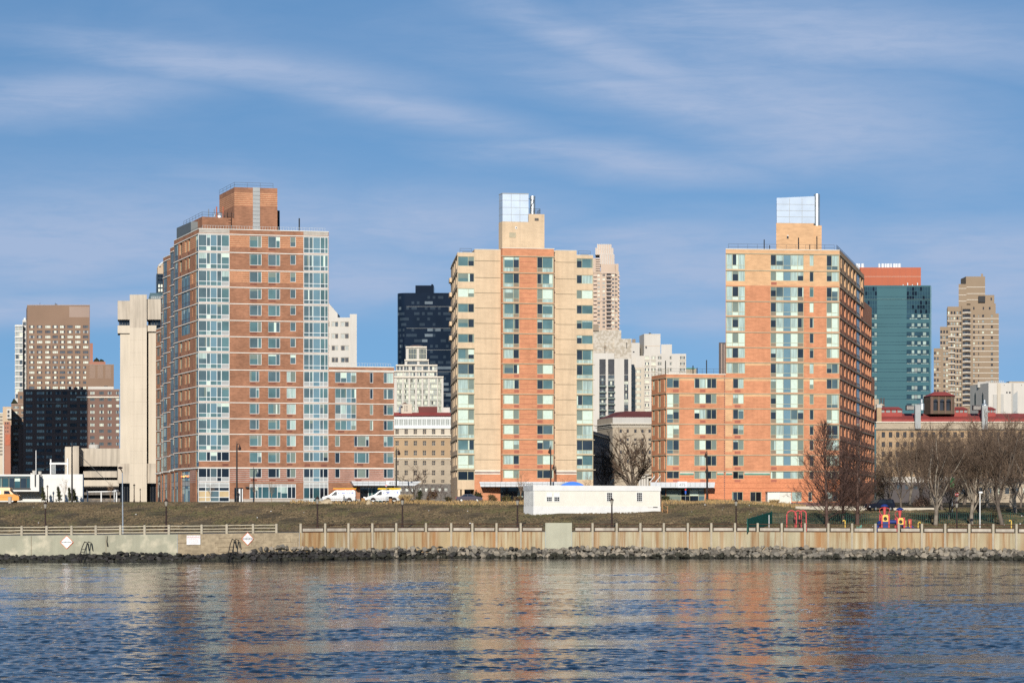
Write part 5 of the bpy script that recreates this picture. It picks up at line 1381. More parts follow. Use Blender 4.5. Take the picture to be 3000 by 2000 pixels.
def far_left():
 rn = random.Random(21)
 # slender pale tower behind
 B = Far('slender pale glass tower with a white dome half hidden behind the brown slab tower', 'tower', 60, 1200)
 f = B.box(44, 67, 1200, 951, 'far_white', dep=14); f2 = B.box(66, 78, 1203, 937, 'far_white', dep=14)
 B.grid(f, [(46, 55), (57, 66)], rows(957, 16.5, 13, 11), 'FGWG', rnd=rn); B.grid(f2, [(67.5, 76)], rows(943, 16.5, 13, 10), 'FGG', rnd=rn)
 for k in range(13): B.bar(f, 43.5, 67, 954 + 16.5 * k, 956 + 16.5 * k, 'frame_white', 0.5, 'balcony')
 mb = MB(); mb.lathe((X(73, 1206), 1206, Z(937, 1203)), [(0.95, 0), (0.9, 0.7), (0.55, 1.4), (0.05, 1.8)], 'frame_white', 12); B.part(mb, 'dome')
 B.done()
 # brown slab tower
 D = 1130
 B = Far('tall brown slab tower with a blank brown top and rows of wide windows', 'tower', 170, D)
 f = B.box(80, 263, D, 894, 'far_brown', dep=24, sl=77)
 f.zones.append((f.fu(203), f.fu(261.5), f.zat(80, 929), f.zat(80, 898), 'far_brown_pale'))
 cs = [93, 116, 140, 161.6, 183, 205, 227.7, 251]
 rw = rows(953, 14.85, 13, 8.2)
 for i, r in enumerate(rw):
  for c in cs:
   w = 'W' if rn.random() < (0.35 if i in (0, 1, 2, 5, 8) else 0.7) else 'G'
   cd = rn.choice(('FWF', 'WWW', 'DWD', 'WWD')) if w == 'W' else rn.choice(('FGF', 'FFF', 'GFG'))
   B.window(f, f.fu(c - 8), f.fu(c + 8), f.zat(c, r[1]), f.zat(c, r[0]), vs=(0.27, 0.73), code=cd, fw=0.12, fr='far_brown_dark', dep=0.2, sub=False)
 B.bar(f, 79.5, 263.5, 893, 895.5, 'far_brown_pale', 0.2, 'coping')
 mb = MB(); q = at(164, D + 5); mb.box(q.x - 0.6, q.x + 0.6, q.y - 0.5, q.y + 0.5, Z(894, D), Z(888, D), 'far_grey_dark'); B.part(mb, 'roof_vent')
 mb = MB()
 for px in (117, 162): q = at(px, D + 5); mb.tube([(q.x, q.y, Z(894, D)), (q.x, q.y, Z(884, D))], 0.1, 'far_grey_dark', 4)
 B.part(mb, 'antenna')
 B.done()
 # red brick stepped block with lattice panels
 D = 1040
 B = Far('reddish brick stepped block with three square lattice panels near its flat top', 'building', 300, D)
 f0 = B.box(252, 333.5, D, 1068, 'far_brown', dep=18); f1 = B.box(262, 309, D + 3, 1059, 'far_brick_red', yb=1072, dep=10); f2 = B.box(263.5, 272, D + 4, 1005, 'far_brick_red', yb=1072, dep=8)
 for a, b in ((262.5, 279), (286, 302), (309, 325)):
  mb = MB(); u0, u1 = f0.fu(a), f0.fu(b); z0, z1 = f0.zat(a, 1108), f0.zat(a, 1070.5); f0.bar(mb, u0, u1, z0, z1, -0.02, 0.05, 'far_brown_pale')
  n = 9
  for k in range(n):
   for j in range(16):
    if (k + j) % 2: f0.bar(mb, u0 + (u1 - u0) * k / n, u0 + (u1 - u0) * (k + 1) / n, z0 + (z1 - z0) * j / 16, z0 + (z1 - z0) * (j + 1) / 16, 0.02, 0.09, 'far_brown')
  B.part(mb, 'lattice_panel')
 mb = MB()
 for px, h in ((279, 1.5), (283, 2.2), (286, 1.7), (296, 1.5), (300, 1.2)): q = at(px, D + 6); mb.lathe((q.x, q.y, Z(1059, D + 3)), [(0.7, 0), (0.9, h * 0.5), (0.2, h)], 'roof_weeds', 6)
 B.part(mb, 'roof_plant')
 B.bar(f0, 251.5, 334, 1067, 1069, 'far_brown_pale', 0.15, 'coping')
 B.done()
 # long dark brick block, mostly in the shade of a neighbour
 D = 940
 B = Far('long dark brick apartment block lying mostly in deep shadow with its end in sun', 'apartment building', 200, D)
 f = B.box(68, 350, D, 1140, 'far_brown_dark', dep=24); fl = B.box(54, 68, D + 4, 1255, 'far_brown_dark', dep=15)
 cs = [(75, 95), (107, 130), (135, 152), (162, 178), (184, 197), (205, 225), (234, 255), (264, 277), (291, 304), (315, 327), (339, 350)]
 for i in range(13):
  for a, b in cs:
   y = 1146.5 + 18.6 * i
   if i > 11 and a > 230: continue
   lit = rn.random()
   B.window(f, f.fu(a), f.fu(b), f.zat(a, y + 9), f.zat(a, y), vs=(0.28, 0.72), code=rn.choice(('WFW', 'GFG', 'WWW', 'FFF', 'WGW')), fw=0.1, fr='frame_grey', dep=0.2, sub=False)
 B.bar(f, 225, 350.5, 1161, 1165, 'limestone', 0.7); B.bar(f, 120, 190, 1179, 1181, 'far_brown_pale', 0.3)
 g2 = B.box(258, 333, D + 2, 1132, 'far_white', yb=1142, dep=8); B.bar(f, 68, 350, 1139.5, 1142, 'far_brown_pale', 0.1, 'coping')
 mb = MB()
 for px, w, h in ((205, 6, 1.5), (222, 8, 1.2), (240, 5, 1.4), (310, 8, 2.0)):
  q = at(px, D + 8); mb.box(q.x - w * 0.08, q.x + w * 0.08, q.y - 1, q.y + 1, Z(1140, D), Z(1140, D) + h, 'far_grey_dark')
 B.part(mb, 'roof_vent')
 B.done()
 # the neighbour out of the picture whose shadow falls on it
 Lh = 120.0; hz = math.cos(R(SUN_E)); dx, dy = -math.sin(R(SUN_A)) * Lh, -math.cos(R(SUN_A)) * Lh
 x0, x1 = X(61, D) + dx, X(257, D) + dx; y = D + dy
 zt = Z(1141.5, D) + Lh * math.tan(R(SUN_E))
 B = Far('tall grey apartment slab standing beyond the edge of the view', 'tower', -300, y)
 pl, pr = x0 / y * F + CX, x1 / y * F + CX
 f = B.box(pl, pr, y, H - (zt - CH) * F / y, 'far_khaki', dep=14, sl=pl + 0.5, sr=pr + 0.5 - 8)
 for i in range(24):
  for k in range(6):
   u = f.L * (k + 0.25) / 6; B.window(f, u, u + f.L / 12, 14 + i * 3.4, 15.8 + i * 3.4, code=rn.choice('FGW'), fw=0, dep=0.2, sub=False)
 B.done()
 # small old houses at the far left
 D = 1015
 B = Far('brown brick apartment house with two columns of windows at the far left', 'apartment building', 50, D)
 f = B.box(33, 70, D, 1184, 'far_brown', dep=18); f2 = B.box(52, 70, D + 5, 1147, 'far_brown', yb=1190, dep=10)
 for i in range(12):
  y = 1189 + 15.3 * i
  B.window(f, f.fu(38.5), f.fu(55), f.zat(40, y + 8), f.zat(40, y), vs=(0.28, 0.72), code=rn.choice(('FGF', 'WWW', 'DFD', 'FWF')), fw=0.1, fr='limestone', dep=0.2, sub=False)
  if i < 6: B.window(f, f.fu(61), f.fu(69), f.zat(62, y + 8), f.zat(62, y), vs=(0.4,), code=rn.choice(('FG', 'WW', 'DF')), fw=0.1, fr='limestone', dep=0.2, sub=False)
 B.window(f2, f2.fu(58), f2.fu(66), f2.zat(58, 1168), f2.zat(58, 1159), code='F', fw=0.1, fr='frame_grey', dep=0.2, sub=False)
 B.bar(f, 32.5, 70, 1182.5, 1185, 'far_brown_pale', 0.3, 'coping')
 mb = MB()
 for px, h in ((38, 5), (41, 8), (45, 6), (48, 4)): q = at(px, D + 6); mb.lathe((q.x, q.y, Z(1184, D)), [(0.6, 0), (1.0, h * 0.2), (0.2, h * 0.4)], 'roof_weeds', 6)
 B.part(mb, 'roof_plant')
 g = B.box(36, 52, D - 4, 1365, 'far_white', dep=3); B.grid(g, [(45, 48)], [(1369, 1372), (1378, 1386)], 'D')
 B.done()
 B = Far('tan house with a white stair head at the far left edge', 'apartment building', 15, 1000)
 f = B.box(8, 33, 1000, 1191, 'far_tan', dep=15); f2 = B.box(-40, 9, 1003, 1210, 'far_cream', dep=15); g = B.box(20, 33, 998, 1197, 'far_white', yb=1226, dep=3)
 B.grid(g, [(22, 28)], [(1202, 1210), (1214, 1221)], 'D'); B.grid(f2, [(0, 2.5), (4, 7)], rows(1218, 10, 12, 5), 'D')
 B.bar(f2, -40, 9, 1209, 1212, 'limestone', 0.5)
 B.done()
 B = Far('narrow red brick house wall with a pale edge below the tan house', 'apartment building', 20, 985)
 f = B.box(12, 31, 985, 1235, 'far_brick_red', dep=12); B.bar(f, 8, 12.5, 1245, 1400, 'far_white', 0.4, 'quoin'); B.bar(f, 16, 30, 1272, 1304, 'brick_rust', 0.2, 'bay')
 B.grid(f, [(15, 18), (21, 25)], [(1237, 1242), (1251, 1254), (1262, 1265)], 'D')
 B.done()
material('roof_weeds', (0.02, 0.025, 0.012), var=0.3)
far_left()
def tram_side():
 rn = random.Random(5)
 # concrete shaft
 D = 415.0
 B = Far('tall bare concrete shaft with a flared head and dark slot openings', 'tower', 408, D, name='concrete_tower')
 f = B.box(380, 430, D, 863, 'far_concrete_stained', dep=6, yb=None)
 f.zones.append((-1, 99, 0, Z(960, D), 'far_concrete'))
 for side, (a, b, c, d) in (('l', (344.5, 380, 352, 380)), ('r', (430, 471, 435, 457.6))):
  t = 881 if side == 'l' else 876
  g = B.box(a, b, D + 0.6, t, 'far_concrete_stained', yb=936, dep=5)
  g2 = B.box(a, b if side == 'l' else 458, D + 0.6, 953, 'far_concrete', yb=976 if side == 'l' else 971, dep=5)
  sl = B.box(a + 4, b - 0.3, D + 2.2, 935, 'glass_dark', yb=954, dep=3)
  for k in range(4): B.bar(sl, a + 6 + k * 8, a + 7 + k * 8, 936, 953, 'frame_grey', 0.1, 'mullion')
  h = B.box(c, d, D + 1.1, 975, 'far_concrete', yb=1360, dep=4)
  q = B.box(a if side == 'l' else 430, 380 if side == 'l' else 458, D + 0.5, 1357, 'far_concrete_stained', yb=1415, dep=5)
  r = B.box(c, d + (14 if side == 'r' else 0), D + 2.5, 1414, 'glass_black', yb=1475, dep=3)
  for k in range(3): B.bar(r, c + 5 + k * 8, c + 6 + k * 8, 1416, 1470, 'frame_dark', 0.12, 'mullion')
 sh = B.box(430, 435.2, D + 2.2, 971, 'frame_dark', yb=1475, dep=3)
 for k in range(1, 14):
  y = 960 + k * 36; B.bar(f, 380.2, 429.8, y, y + 0.5, 'far_concrete_stained', 0.012, 'board_joint')
 for px in (392, 417): B.bar(f, px, px + 0.5, 960, 1465, 'far_concrete_stained', 0.014, 'board_joint')
 mb = MB(); q0, q1 = at(437, D + 2), at(478, D + 2); zt = Z(876, D)
 mb.hexa([(q0.x, D + 1, zt), (q1.x, D + 1, zt), (q1.x, D + 5, zt), (q0.x, D + 5, zt)], [(q0.x + 0.1, D + 2.4, zt + 1.5), (q1.x, D + 2.4, zt + 1.5), (q1.x, D + 5, zt + 1.5), (q0.x + 0.1, D + 5, zt + 1.5)], 'glass_slate'); B.part(mb, 'skylight')
 mb = MB(); rail(mb, [(X(441, D), D + 0.8, zt), (X(470, D), D + 0.8, zt)], 0.6, 'frame_white', 0.35, 0.04, bars=(0.1, 0.55, 1.0)); B.part(mb, 'railing')
 B.done()
 # small ornate tower head showing between
 B = Far('distant dark glazed tower with an arched tan crown peeping beside the brick tower', 'tower', 468, 1000)
 f = B.box(458, 482, 1000, 802, 'curtain_navy_mid', dep=15, sl=456); g = B.box(462, 484, 1001, 780, 'far_tan', yb=804, dep=10, sl=460)
 B.grid(f, [(463, 468), (470, 476)], [(806, 812), (817, 823)], 'N'); B.grid(f, [(463, 468.5), (470, 476.5)], [(832, 842), (845, 855)], 'W', fw=0.1, fr='frame_dark')
 mb = MB(); pts = [(X(466 + t * 1.6, 1000), 1000, Z(779 - 13 * math.sin(t / 12 * math.pi * 0.5), 1000)) for t in range(12)]; mb.tube(pts, 0.4, 'frame_white', 6); B.part(mb, 'arched_crown'); mb = MB(); mb.lathe((X(474, 1005), 1005, Z(780, 1000)), [(2.0, 0), (1.8, 1.0), (1.0, 2.0), (0.1, 2.4)], 'far_tan', 14); B.part(mb, 'dome')
 B.done()
 # garage of concrete beams
 D = 428.0
 B = Far('low concrete garage with long dark slots left of the concrete shaft', 'garage', 270, D, name='garage')
 f = B.box(232, 352, D, 1313, 'far_concrete_stained', yb=1365, dep=14); l = B.box(191, 233, D - 2, 1308, 'far_concrete', yb=1475, dep=14, sl=189)
 c = B.box(214.5, 231, D - 3, 1306, 'far_concrete_stained', yb=1400, dep=4)
 s1 = B.box(232, 352, D + 2.5, 1364, 'frame_dark', yb=1475, dep=10)
 b2 = B.box(244, 343, D - 0.5, 1379.5, 'far_concrete_stained', yb=1398, dep=3); b3 = B.box(246, 348, D - 0.5, 1405.5, 'far_concrete', yb=1425, dep=3); b4 = B.box(246, 352, D, 1441, 'far_rubble', yb=1449, dep=3); b5 = B.box(246, 352, D, 1459, 'far_rubble', yb=1475, dep=3)
 for k in range(34): B_px = 247 + k * 3;
 mb = MB(); rail(mb, [(X(246, D), D - 1, Z(1434, D)), (X(350, D), D - 1, Z(1434, D))], 0.75, 'frame_dark', 0.22, 0.03); B.part(mb, 'railing')
 mb = MB(); q = at(276, D + 6); mb.lathe((q.x, q.y, Z(1313, D)), [(1.05, 0), (1.15, 0.3), (1.15, 0.9), (0.9, 1.0)], 'far_white', 16); mb.box(X(254, D), X(266, D), D + 5, D + 7, Z(1313, D), Z(1308, D), 'steel'); B.part(mb, 'roof_tank')
 B.grid(l, [(224.5, 226.5), (228, 230)], [(1390, 1397)], 'D')
 B.done()
 # white station hall
 D = 350.0
 B = Far('low white rendered hall with a long dark ribbon window beside the orange minibus', 'station building', 150, D, name='station_hall')
 f = B.box(122, 245.5, D, 1388.5, 'white_stained', dep=9)
 g = B.box(-120, 114.5, D - 2.2, 1389, 'white_stained', yb=1439, dep=9, sl=-121)
 lo = B.box(-120, 121.8, D + 1.4, 1437, 'white_stained', dep=6)
 sd = B.box(114.4, 122, D - 0.5, 1391, 'gothic_grey', yb=1445, dep=6)
 B.window(g, g.fu(-118), g.fu(88.5), g.zat(0, 1430), g.zat(0, 1394), vs=[k / 11.7 for k in range(1, 12)], hs=(0.16,), code='hhhhhhhhhhhhdeededeedede', fr='frame_dark', fw=0.09, dep=0.3, name='ribbon_window', sub=True)
 B.bar(g, -120, 90, 1430, 1432.5, 'frame_dark', 0.25, 'sill'); B.bar(f, 122.3, 245, 1452.3, 1453, 'frame_olive', 0.03, 'joint_course'); B.bar(f, 122.3, 245, 1403.5, 1404, 'limestone', 0.02, 'joint_course')
 B.bar(lo, -120, 121, 1451.5, 1452.3, 'frame_olive', 0.03, 'joint_course')
 mb = MB()
 for px, h in ((100, 0.55), (117, 0.4)): q = at(px, D + 1); mb.lathe((q.x, q.y, Z(1389, D - 2)), [(0.28, 0), (0.28, h), (0.34, h + 0.02), (0.34, h + 0.15)], 'far_white', 10)
 q = at(94, D + 1); mb.box(q.x - 0.2, q.x + 0.2, q.y - 0.3, q.y + 0.3, Z(1389, D - 2), Z(1384, D - 2), 'far_white'); B.part(mb, 'roof_vent')
 B.done()
 t = thing('cable_gantry', 'white steel portal gantry with four hanging sheave bars on the white hall roof', 'gantry', (X(173, D), D + 4, Z(1388, D)))
 mb = MB(); Dg = D + 4
 for px in (149, 198.5): mb.box(X(px - 1.8, Dg), X(px + 1.8, Dg), Dg - 0.15, Dg + 0.15, Z(1389, Dg), Z(1344.5 if px < 170 else 1342, Dg), 'white_paint')
 mb.build('post', t)
 mb = MB(); mb.box(X(146, Dg), X(201, Dg), Dg - 0.14, Dg + 0.14, Z(1360, Dg), Z(1354.5, Dg), 'white_paint'); mb.build('beam', t)
 for px in (153, 156, 159, 162):
  mb = MB(); mb.tube([(X(px, Dg), Dg, Z(1360, Dg)), (X(px, Dg), Dg, Z(1387, Dg))], 0.05, 'frame_white', 4); mb.build('sheave_bar', t)
 for px, y0, y1, lb in ((105.5, 1320, 1416, 'thin white mast standing on the white hall roof'),):
  t = thing('mast', lb, 'mast', (X(px, D - 2.4), D - 2.4, Z(y1, D)))
  mb = MB(); mb.tube([(X(px, D - 2.4), D - 2.4, Z(1390, D)), (X(px, D - 2.4), D - 2.4, Z(y0, D))], 0.07, 'white_paint', 6); mb.build('pole', t)
  mb = MB(); mb.tube([(X(103, D - 2.4), D - 2.4, Z(1425, D)), (X(103, D - 2.4), D - 2.4, Z(1390, D))], 0.09, 'frame_dark', 6); mb.build('lower_pole', t)
 for k, (a, b) in enumerate((((232, 1330), (345, 1440)), ((245, 1345), (330, 1425)), ((108, 1382), (150, 1362)), ((150, 1385), (200, 1362)))):
  mb = MB(); p, q = at(a[0], D + 5), at(b[0], D + 8)
  mb.tube([(p.x, p.y, Z(a[1], D + 5)), (q.x, q.y, Z(b[1], D + 8))], 0.022, 'frame_grey', 4)
  o = mb.build('cable'); tag(o, ['sagging grey cable running down from the gantry past the garage, upper of two', 'grey cable running down past the garage slots, lower of two', 'short grey stay cable from the white mast to the gantry', 'grey cable running through the white portal gantry'][k], 'cable', 'overhead cables at the white hall')
tram_side()
def far_middle():
 rn = random.Random(31)
 # white sloped roof block behind the brown brick tower
 D = 900
 B = Far('white office block with a sloping top behind the brown brick tower', 'office building', 1005, D)
 f = B.box(955, 1045, D, 930, 'far_white', dep=18);
 B.fronts[-3] = B.fronts[-3]
 mb = MB(); a, b = at(955, D + 1), at(990, D + 1); mb.prism([(a.x, a.y), (b.x, b.y), (b.x, b.y + 0.5), (a.x, a.y + 0.5)], 5, 6, 'far_white')
 zt = Z(930, D); p = [(X(940, D + 2), Z(860, D)), (X(990, D + 2), Z(918, D)), (X(990, D + 2), zt), (X(940, D + 2), zt)]
 mb = MB(); mb.poly([(x, D + 0.2, z) for x, z in reversed(p)], 'far_white'); mb.poly([(x, D + 12, z) for x, z in p], 'far_white')
 mb.poly([(p[0][0], D + 0.2, p[0][1]), (p[1][0], D + 0.2, p[1][1]), (p[1][0], D + 12, p[1][1]), (p[0][0], D + 12, p[0][1])], 'far_cream'); mb.poly([(p[1][0], D + 0.2, p[1][1]), (p[2][0], D + 0.2, p[2][1]), (p[2][0], D + 12, p[2][1]), (p[1][0], D + 12, p[1][1])], 'far_white'); B.part(mb, 'sloping_roof')
 g = B.box(1025, 1045.3, D - 0.5, 920, 'far_white', yb=1100, dep=5)
 B.grid(f, [(958, 966), (971, 991.5), (998, 1022.5)], rows(942, 34.8, 5, 15.5), ('G', 'F', 'D'), fw=0.2, fr='far_cream', rnd=rn, vs=(0.5,))
 B.done()
 # dark glass slab
 D = 1150
 B = Far('very dark navy glass skyscraper with a rounded edge and a black roof box', 'skyscraper', 1240, D)
 zt, zb = Z(858, D), 4
 pts = []
 for k in range(9):
  t = k / 8 * math.pi / 2; pts.append((X(1163, D) + 5.2 * (1 - math.sin(t)) * 1.0, D + 5.2 * (1 - math.cos(t))) if False else (X(1163, D) + 5.2 * (1 - math.cos(t)), D + 5.2 * (1 - math.sin(t))))
 pts += [(X(1322, D), D), (X(1322, D), D + 30), (X(1163, D), D + 30)]
 mb = MB(); nfl = 40
 zz = [zt - 3.6 + 0 * k for k in range(1)]
 rr = random.Random(8)
 fl = [(zt - 1.7 - 1.52 * k) for k in range(60)]
 for a, b in zip(pts[:-3], pts[1:-2]):
  L = math.hypot(b[0] - a[0], b[1] - a[1]); n = max(1, round(L / 1.5))
  for i in range(n):
   p0 = (a[0] + (b[0] - a[0]) * i / n, a[1] + (b[1] - a[1]) * i / n); p1 = (a[0] + (b[0] - a[0]) * (i + 1) / n, a[1] + (b[1] - a[1]) * (i + 1) / n)
   mb.poly([(p0[0], p0[1], fl[0]), (p1[0], p1[1], fl[0]), (p1[0], p1[1], zt), (p0[0], p0[1], zt)], 'curtain_navy')
 seg = [(p, q) for p, q in zip(pts[:-3], pts[1:-2])]
 for k in range(0, 58, 2):
  za, zm, zc = fl[k], fl[k] - 1.55, fl[k + 2]
  lit = 0
  for a, b in seg:
   L = math.hypot(b[0] - a[0], b[1] - a[1]); n = max(1, round(L / 1.5))
   for i in range(n):
    p0 = (a[0] + (b[0] - a[0]) * i / n, a[1] + (b[1] - a[1]) * i / n); p1 = (a[0] + (b[0] - a[0]) * (i + 1) / n, a[1] + (b[1] - a[1]) * (i + 1) / n)
    if lit > 0: lit -= 1; m = 'curtain_navy_lit'
    else:
     m = 'curtain_navy' if rr.random() < 0.55 else 'curtain_navy_mid'
     if rr.random() < (0.085 if k > 26 else 0.05): lit = rr.choice((1, 2, 2, 3, 5, 7))
    mb.poly([(p0[0], p0[1], zm), (p1[0], p1[1], zm), (p1[0], p1[1], za), (p0[0], p0[1], za)], m)
    mb.poly([(p0[0], p0[1], zc), (p1[0], p1[1], zc), (p1[0], p1[1], zm), (p0[0], p0[1], zm)], 'curtain_navy')
 B.part(mb, 'curtain_wall')
 mb = MB(); mb.prism([(p[0] + 0.3, p[1] + 0.3) for p in pts], fl[58], zt - 0.05, 'curtain_navy', 'roof_tar'); B.part(mb, 'core')
 mb = MB()
 for k in range(4, 58, 4):
  if k % 8 == 4: f = Face((X(1163, D) + 5.4, D), (X(1322, D), D)); f.bar(mb, 0, f.L, fl[k], fl[k] + 0.25, -0.02, 0.12, 'frame_grey')
 B.part(mb, 'floor_line')
 mb = MB(); a, b = X(1217, D + 3), X(1271, D + 3); mb.box(a, b, D + 3, D + 20, zt, Z(836, D + 3), 'curtain_navy'); mb.box(b - 1.5, b - 0.4, D + 4, D + 5, Z(836, D + 3), Z(832, D + 3), 'curtain_navy'); B.part(mb, 'roof_box')
 B.done()
 # white stepped tower
 D = 960
 B = Far('white stepped tower with tall glazed bays in front of the navy skyscraper', 'tower', 1225, D)
 tiers = [(1153, 1299, 1102, 1230, 0), (1153, 1281, 1085, 1103, 2), (1161, 1281, 1068, 1086, 4), (1186, 1256, 1053, 1069, 6), (1189.5, 1250, 1014.5, 1054, 7)]
 F5 = []
 for a, b, y0, y1, o in tiers: F5.append(B.box(a, b, D + o, y0, 'far_white', yb=y1, dep=18 - o, sl=a - 1.5 if o else None))
 m, t2, t3, t4, t5 = F5
 bays = [(1163, 1178), (1183, 1196.5), (1202, 1216), (1221.5, 1235), (1240, 1254), (1259, 1280.5), (1283, 1293)]
 for a, b in bays:
  for k in range(6):
   y = 1109 + k * 16.3
   u0, u1 = m.fu(a), m.fu(b)
   B.window(m, u0, u1, m.zat(a, y + 16.2), m.zat(a, y), vs=(0.22, 0.48, 0.74), hs=(0.62,), code=''.join(rn.choice('WWGWGD') for _ in range(4)) + 'GGGG', fr='frame_olive', fw=0.1, dep=0.4, sub=False)
 B.grid(t2, [(1155, 1180), (1184, 1197), (1202, 1216), (1221.5, 1235), (1240, 1254), (1259, 1279)], [(1091, 1101)], 'WGFW', vs=(0.33, 0.66), fw=0.1, rnd=rn)
 B.grid(t3, [(1163, 1180), (1184, 1197), (1202, 1216), (1221.5, 1235), (1240, 1254), (1259, 1280)], [(1073, 1084)], 'WGFD', vs=(0.33, 0.66), fw=0.1, rnd=rn)
 B.grid(t4, [(1193, 1222), (1229, 1254)], [(1059, 1067)], 'F', vs=(0.25, 0.5, 0.75), fw=0.12); B.grid(t5, [(1197, 1221), (1228, 1248.5)], [(1021.5, 1051.5)], 'F', vs=(0.2, 0.4, 0.6, 0.8), hs=(0.5,), fw=0.14, fr='frame_olive')
 for f, (a, b, y0, y1, o) in zip(F5, tiers): B.bar(f, a - 1, b + 0.5, y0, y0 + 4, 'limestone', 0.7)
 mb = MB(); q = at(1220, D + 12); mb.lathe((q.x, q.y, Z(1014.5, D + 7)), [(3.6, 0), (3.2, 0.6), (1.5, 0.9), (0.1, 1.0)], 'far_brown_dark', 16); B.part(mb, 'roof_cap')
 B.done()
 # old hospital between the two towers
 D = 720
 B = Far('old golden brick hospital wing with a glazed white attic and red roof edge', 'hospital', 1235, D, name='hospital_building')
 f = B.box(1140, 1345, D, 1253, 'far_cream', dep=18)
 f.zones += [(0, 99, f.zat(1150, 1345), f.zat(1150, 1283), 'far_brick_gold'), (0, 99, 0, f.zat(1150, 1345), 'far_stone'), (0, 99, 0, f.zat(1150, 1417), 'far_rubble')]
 at_ = B.box(1140, 1345, D + 1.5, 1217.5, 'frame_white', yb=1254, dep=14)
 B.grid(at_, [(1141 + 13.55 * k + 1, 1141 + 13.55 * (k + 1)) for k in range(15)], [(1227.5, 1246)], 'G', fw=0.12, fr='frame_white', vs=(0.5,), name='attic_window')
 cs = [1163.4, 1190, 1216.8, 1243.7, 1270.5, 1297.3, 1324]
 for y, h in ((1257, 14.5), (1291, 14), (1319, 14.5), (1349, 13.5), (1377, 15), (1405, 9)):
  for c in cs: B.window(f, f.fu(c - 5.3), f.fu(c + 5.3), f.zat(c, y + h), f.zat(c, y), vs=(0.5,), hs=(0.5,), code=rn.choice(('DDDD', 'DDFD', 'DDDD')), fw=0.12, fr='far_stone', dep=0.35, sub=False)
 for c in (1172, 1192, 1210, 1230, 1249, 1268, 1287, 1306): B.window(f, f.fu(c - 4), f.fu(c + 4), f.zat(c, 1438), f.zat(c, 1429), hs=(0.5,), code='WW', fw=0.15, fr='frame_white', dep=0.3, name='basement_window', sub=False)
 B.bar(f, 1140, 1345, 1273, 1276, 'limestone', 0.9); B.bar(f, 1140, 1345, 1278.5, 1281.5, 'limestone', 0.6); B.bar(f, 1140, 1345, 1253, 1255, 'frame_white', 0.5); B.bar(f, 1140, 1345, 1341, 1344, 'limestone', 0.4)
 mb = MB(); a, b = X(1140, D), X(1345, D); z0, z1 = Z(1217.5, D), Z(1206, D)
 mb.hexa([(a, D + 0.6, z0), (b, D + 0.6, z0), (b, D + 16, z0), (a, D + 16, z0)], [(a, D + 5, z1), (b, D + 5, z1), (b, D + 12, z1), (a, D + 12, z1)], 'roof_red'); B.part(mb, 'roof')
 p1 = B.box(1172.5, 1207, D + 4, 1183, 'far_cream', yb=1212, dep=6, roof='roof_maroon')
 B.grid(p1, [(1185, 1187), (1189.5, 1191.5), (1193, 1194.5)], [(1188 + 3.6 * k, 1190 + 3.6 * k) for k in range(5)], 'D', dep=0.1)
 p2 = B.box(1226, 1281, D + 6, 1190.5, 'roof_maroon', yb=1212, dep=6, roof='roof_maroon')
 mb = MB(); q = at(1186, D + 8); mb.lathe((q.x, q.y, Z(1183, D + 4)), [(1.4, 0), (0.1, 0.85)], 'far_brown_dark', 4); B.part(mb, 'roof_cap'); mb = MB(); mb.tube([(X(1171, D + 3), D + 3, Z(1207, D)), (X(1171, D + 3), D + 3, Z(1191, D)), (X(1174, D + 3), D + 3, Z(1187, D)), (X(1178, D + 3), D + 3, Z(1187.5, D))], 0.35, 'steel', 8); B.part(mb, 'roof_duct')
 g = B.box(1299, 1318, D + 8, 1193, 'far_white', yb=1212, dep=5)
 B.done()
 # pink tower
 D = 1150
 B = Far('tall pink tower with rows of balconies and a fluted stepped crown', 'tower', 1777, D)
 lo = B.box(1738, 1814, D, 795, 'far_pink', dep=18, sl=1734); hi = B.box(1760, 1802, D - 1.2, 773, 'far_pink', dep=14)
 lw = B.box(1738, 1758, D - 0.5, 756, 'far_pink', yb=800, dep=12); rw_ = B.box(1800, 1812, D + 1, 773, 'far_pink', yb=800, dep=10)
 crown = [(1757, 1800, 745, 775, 0), (1744, 1797, 727, 747, 2), (1749, 1791.5, 716, 729, 4)]
 for a, b, y0, y1, o in crown:
  g = B.box(a, b, D - 0.8 + o, y0, 'far_pink_pale', yb=y1, dep=12, roof='far_pink_pale')
  n = int((b - a) / 5)
  for k in range(n): B.bar(g, a + (b - a) * (k + 0.1) / n, a + (b - a) * (k + 0.55) / n, y0 - 1, y1 - 0.5, 'far_white', 0.5, 'flute')
 for i in range(15):
  y = 803 + 11.6 * i
  if i < 14:
   for a, b in ((1750, 1758), (1765, 1773), (1792, 1800), (1802, 1809)):
    ff = hi if 1760 <= a < 1801 else lo
    B.window(ff, ff.fu(a), ff.fu(b), ff.zat(a, y + 6.5), ff.zat(a, y), vs=(0.5,), code=rn.choice(('FF', 'GG', 'WW', 'FF')), fw=0.12, fr='far_pink', dep=0.2, sub=False)
   B.window(hi, hi.fu(1777), hi.fu(1790), hi.zat(1777, y + 6.5), hi.zat(1777, y - 1), code='D', fw=0, dep=0.8, sub=False)
   for ff, a, b in ((hi, 1776, 1792), (lo, 1738.5, 1748), (lo, 1810, 1816)): B.bar(ff, a, b, y + 5.2, y + 8, 'far_pink_pale', 1.3, 'balcony')
  if i in (0, 7, 9): B.bar(hi, 1759, 1803, y - 4.5, y - 2, 'far_pink_pale', 0.5)
 for k in range(6): B.bar(lw, 1745, 1759, 758 + k * 6.5, 760.5 + k * 6.5, 'far_pink_pale', 1.0, 'balcony')
 B.done()
 # mottled concrete pair
 D = 1000
 B = Far('pale concrete block with a mottled blank top and three dark window strips', 'tower', 1790, D)
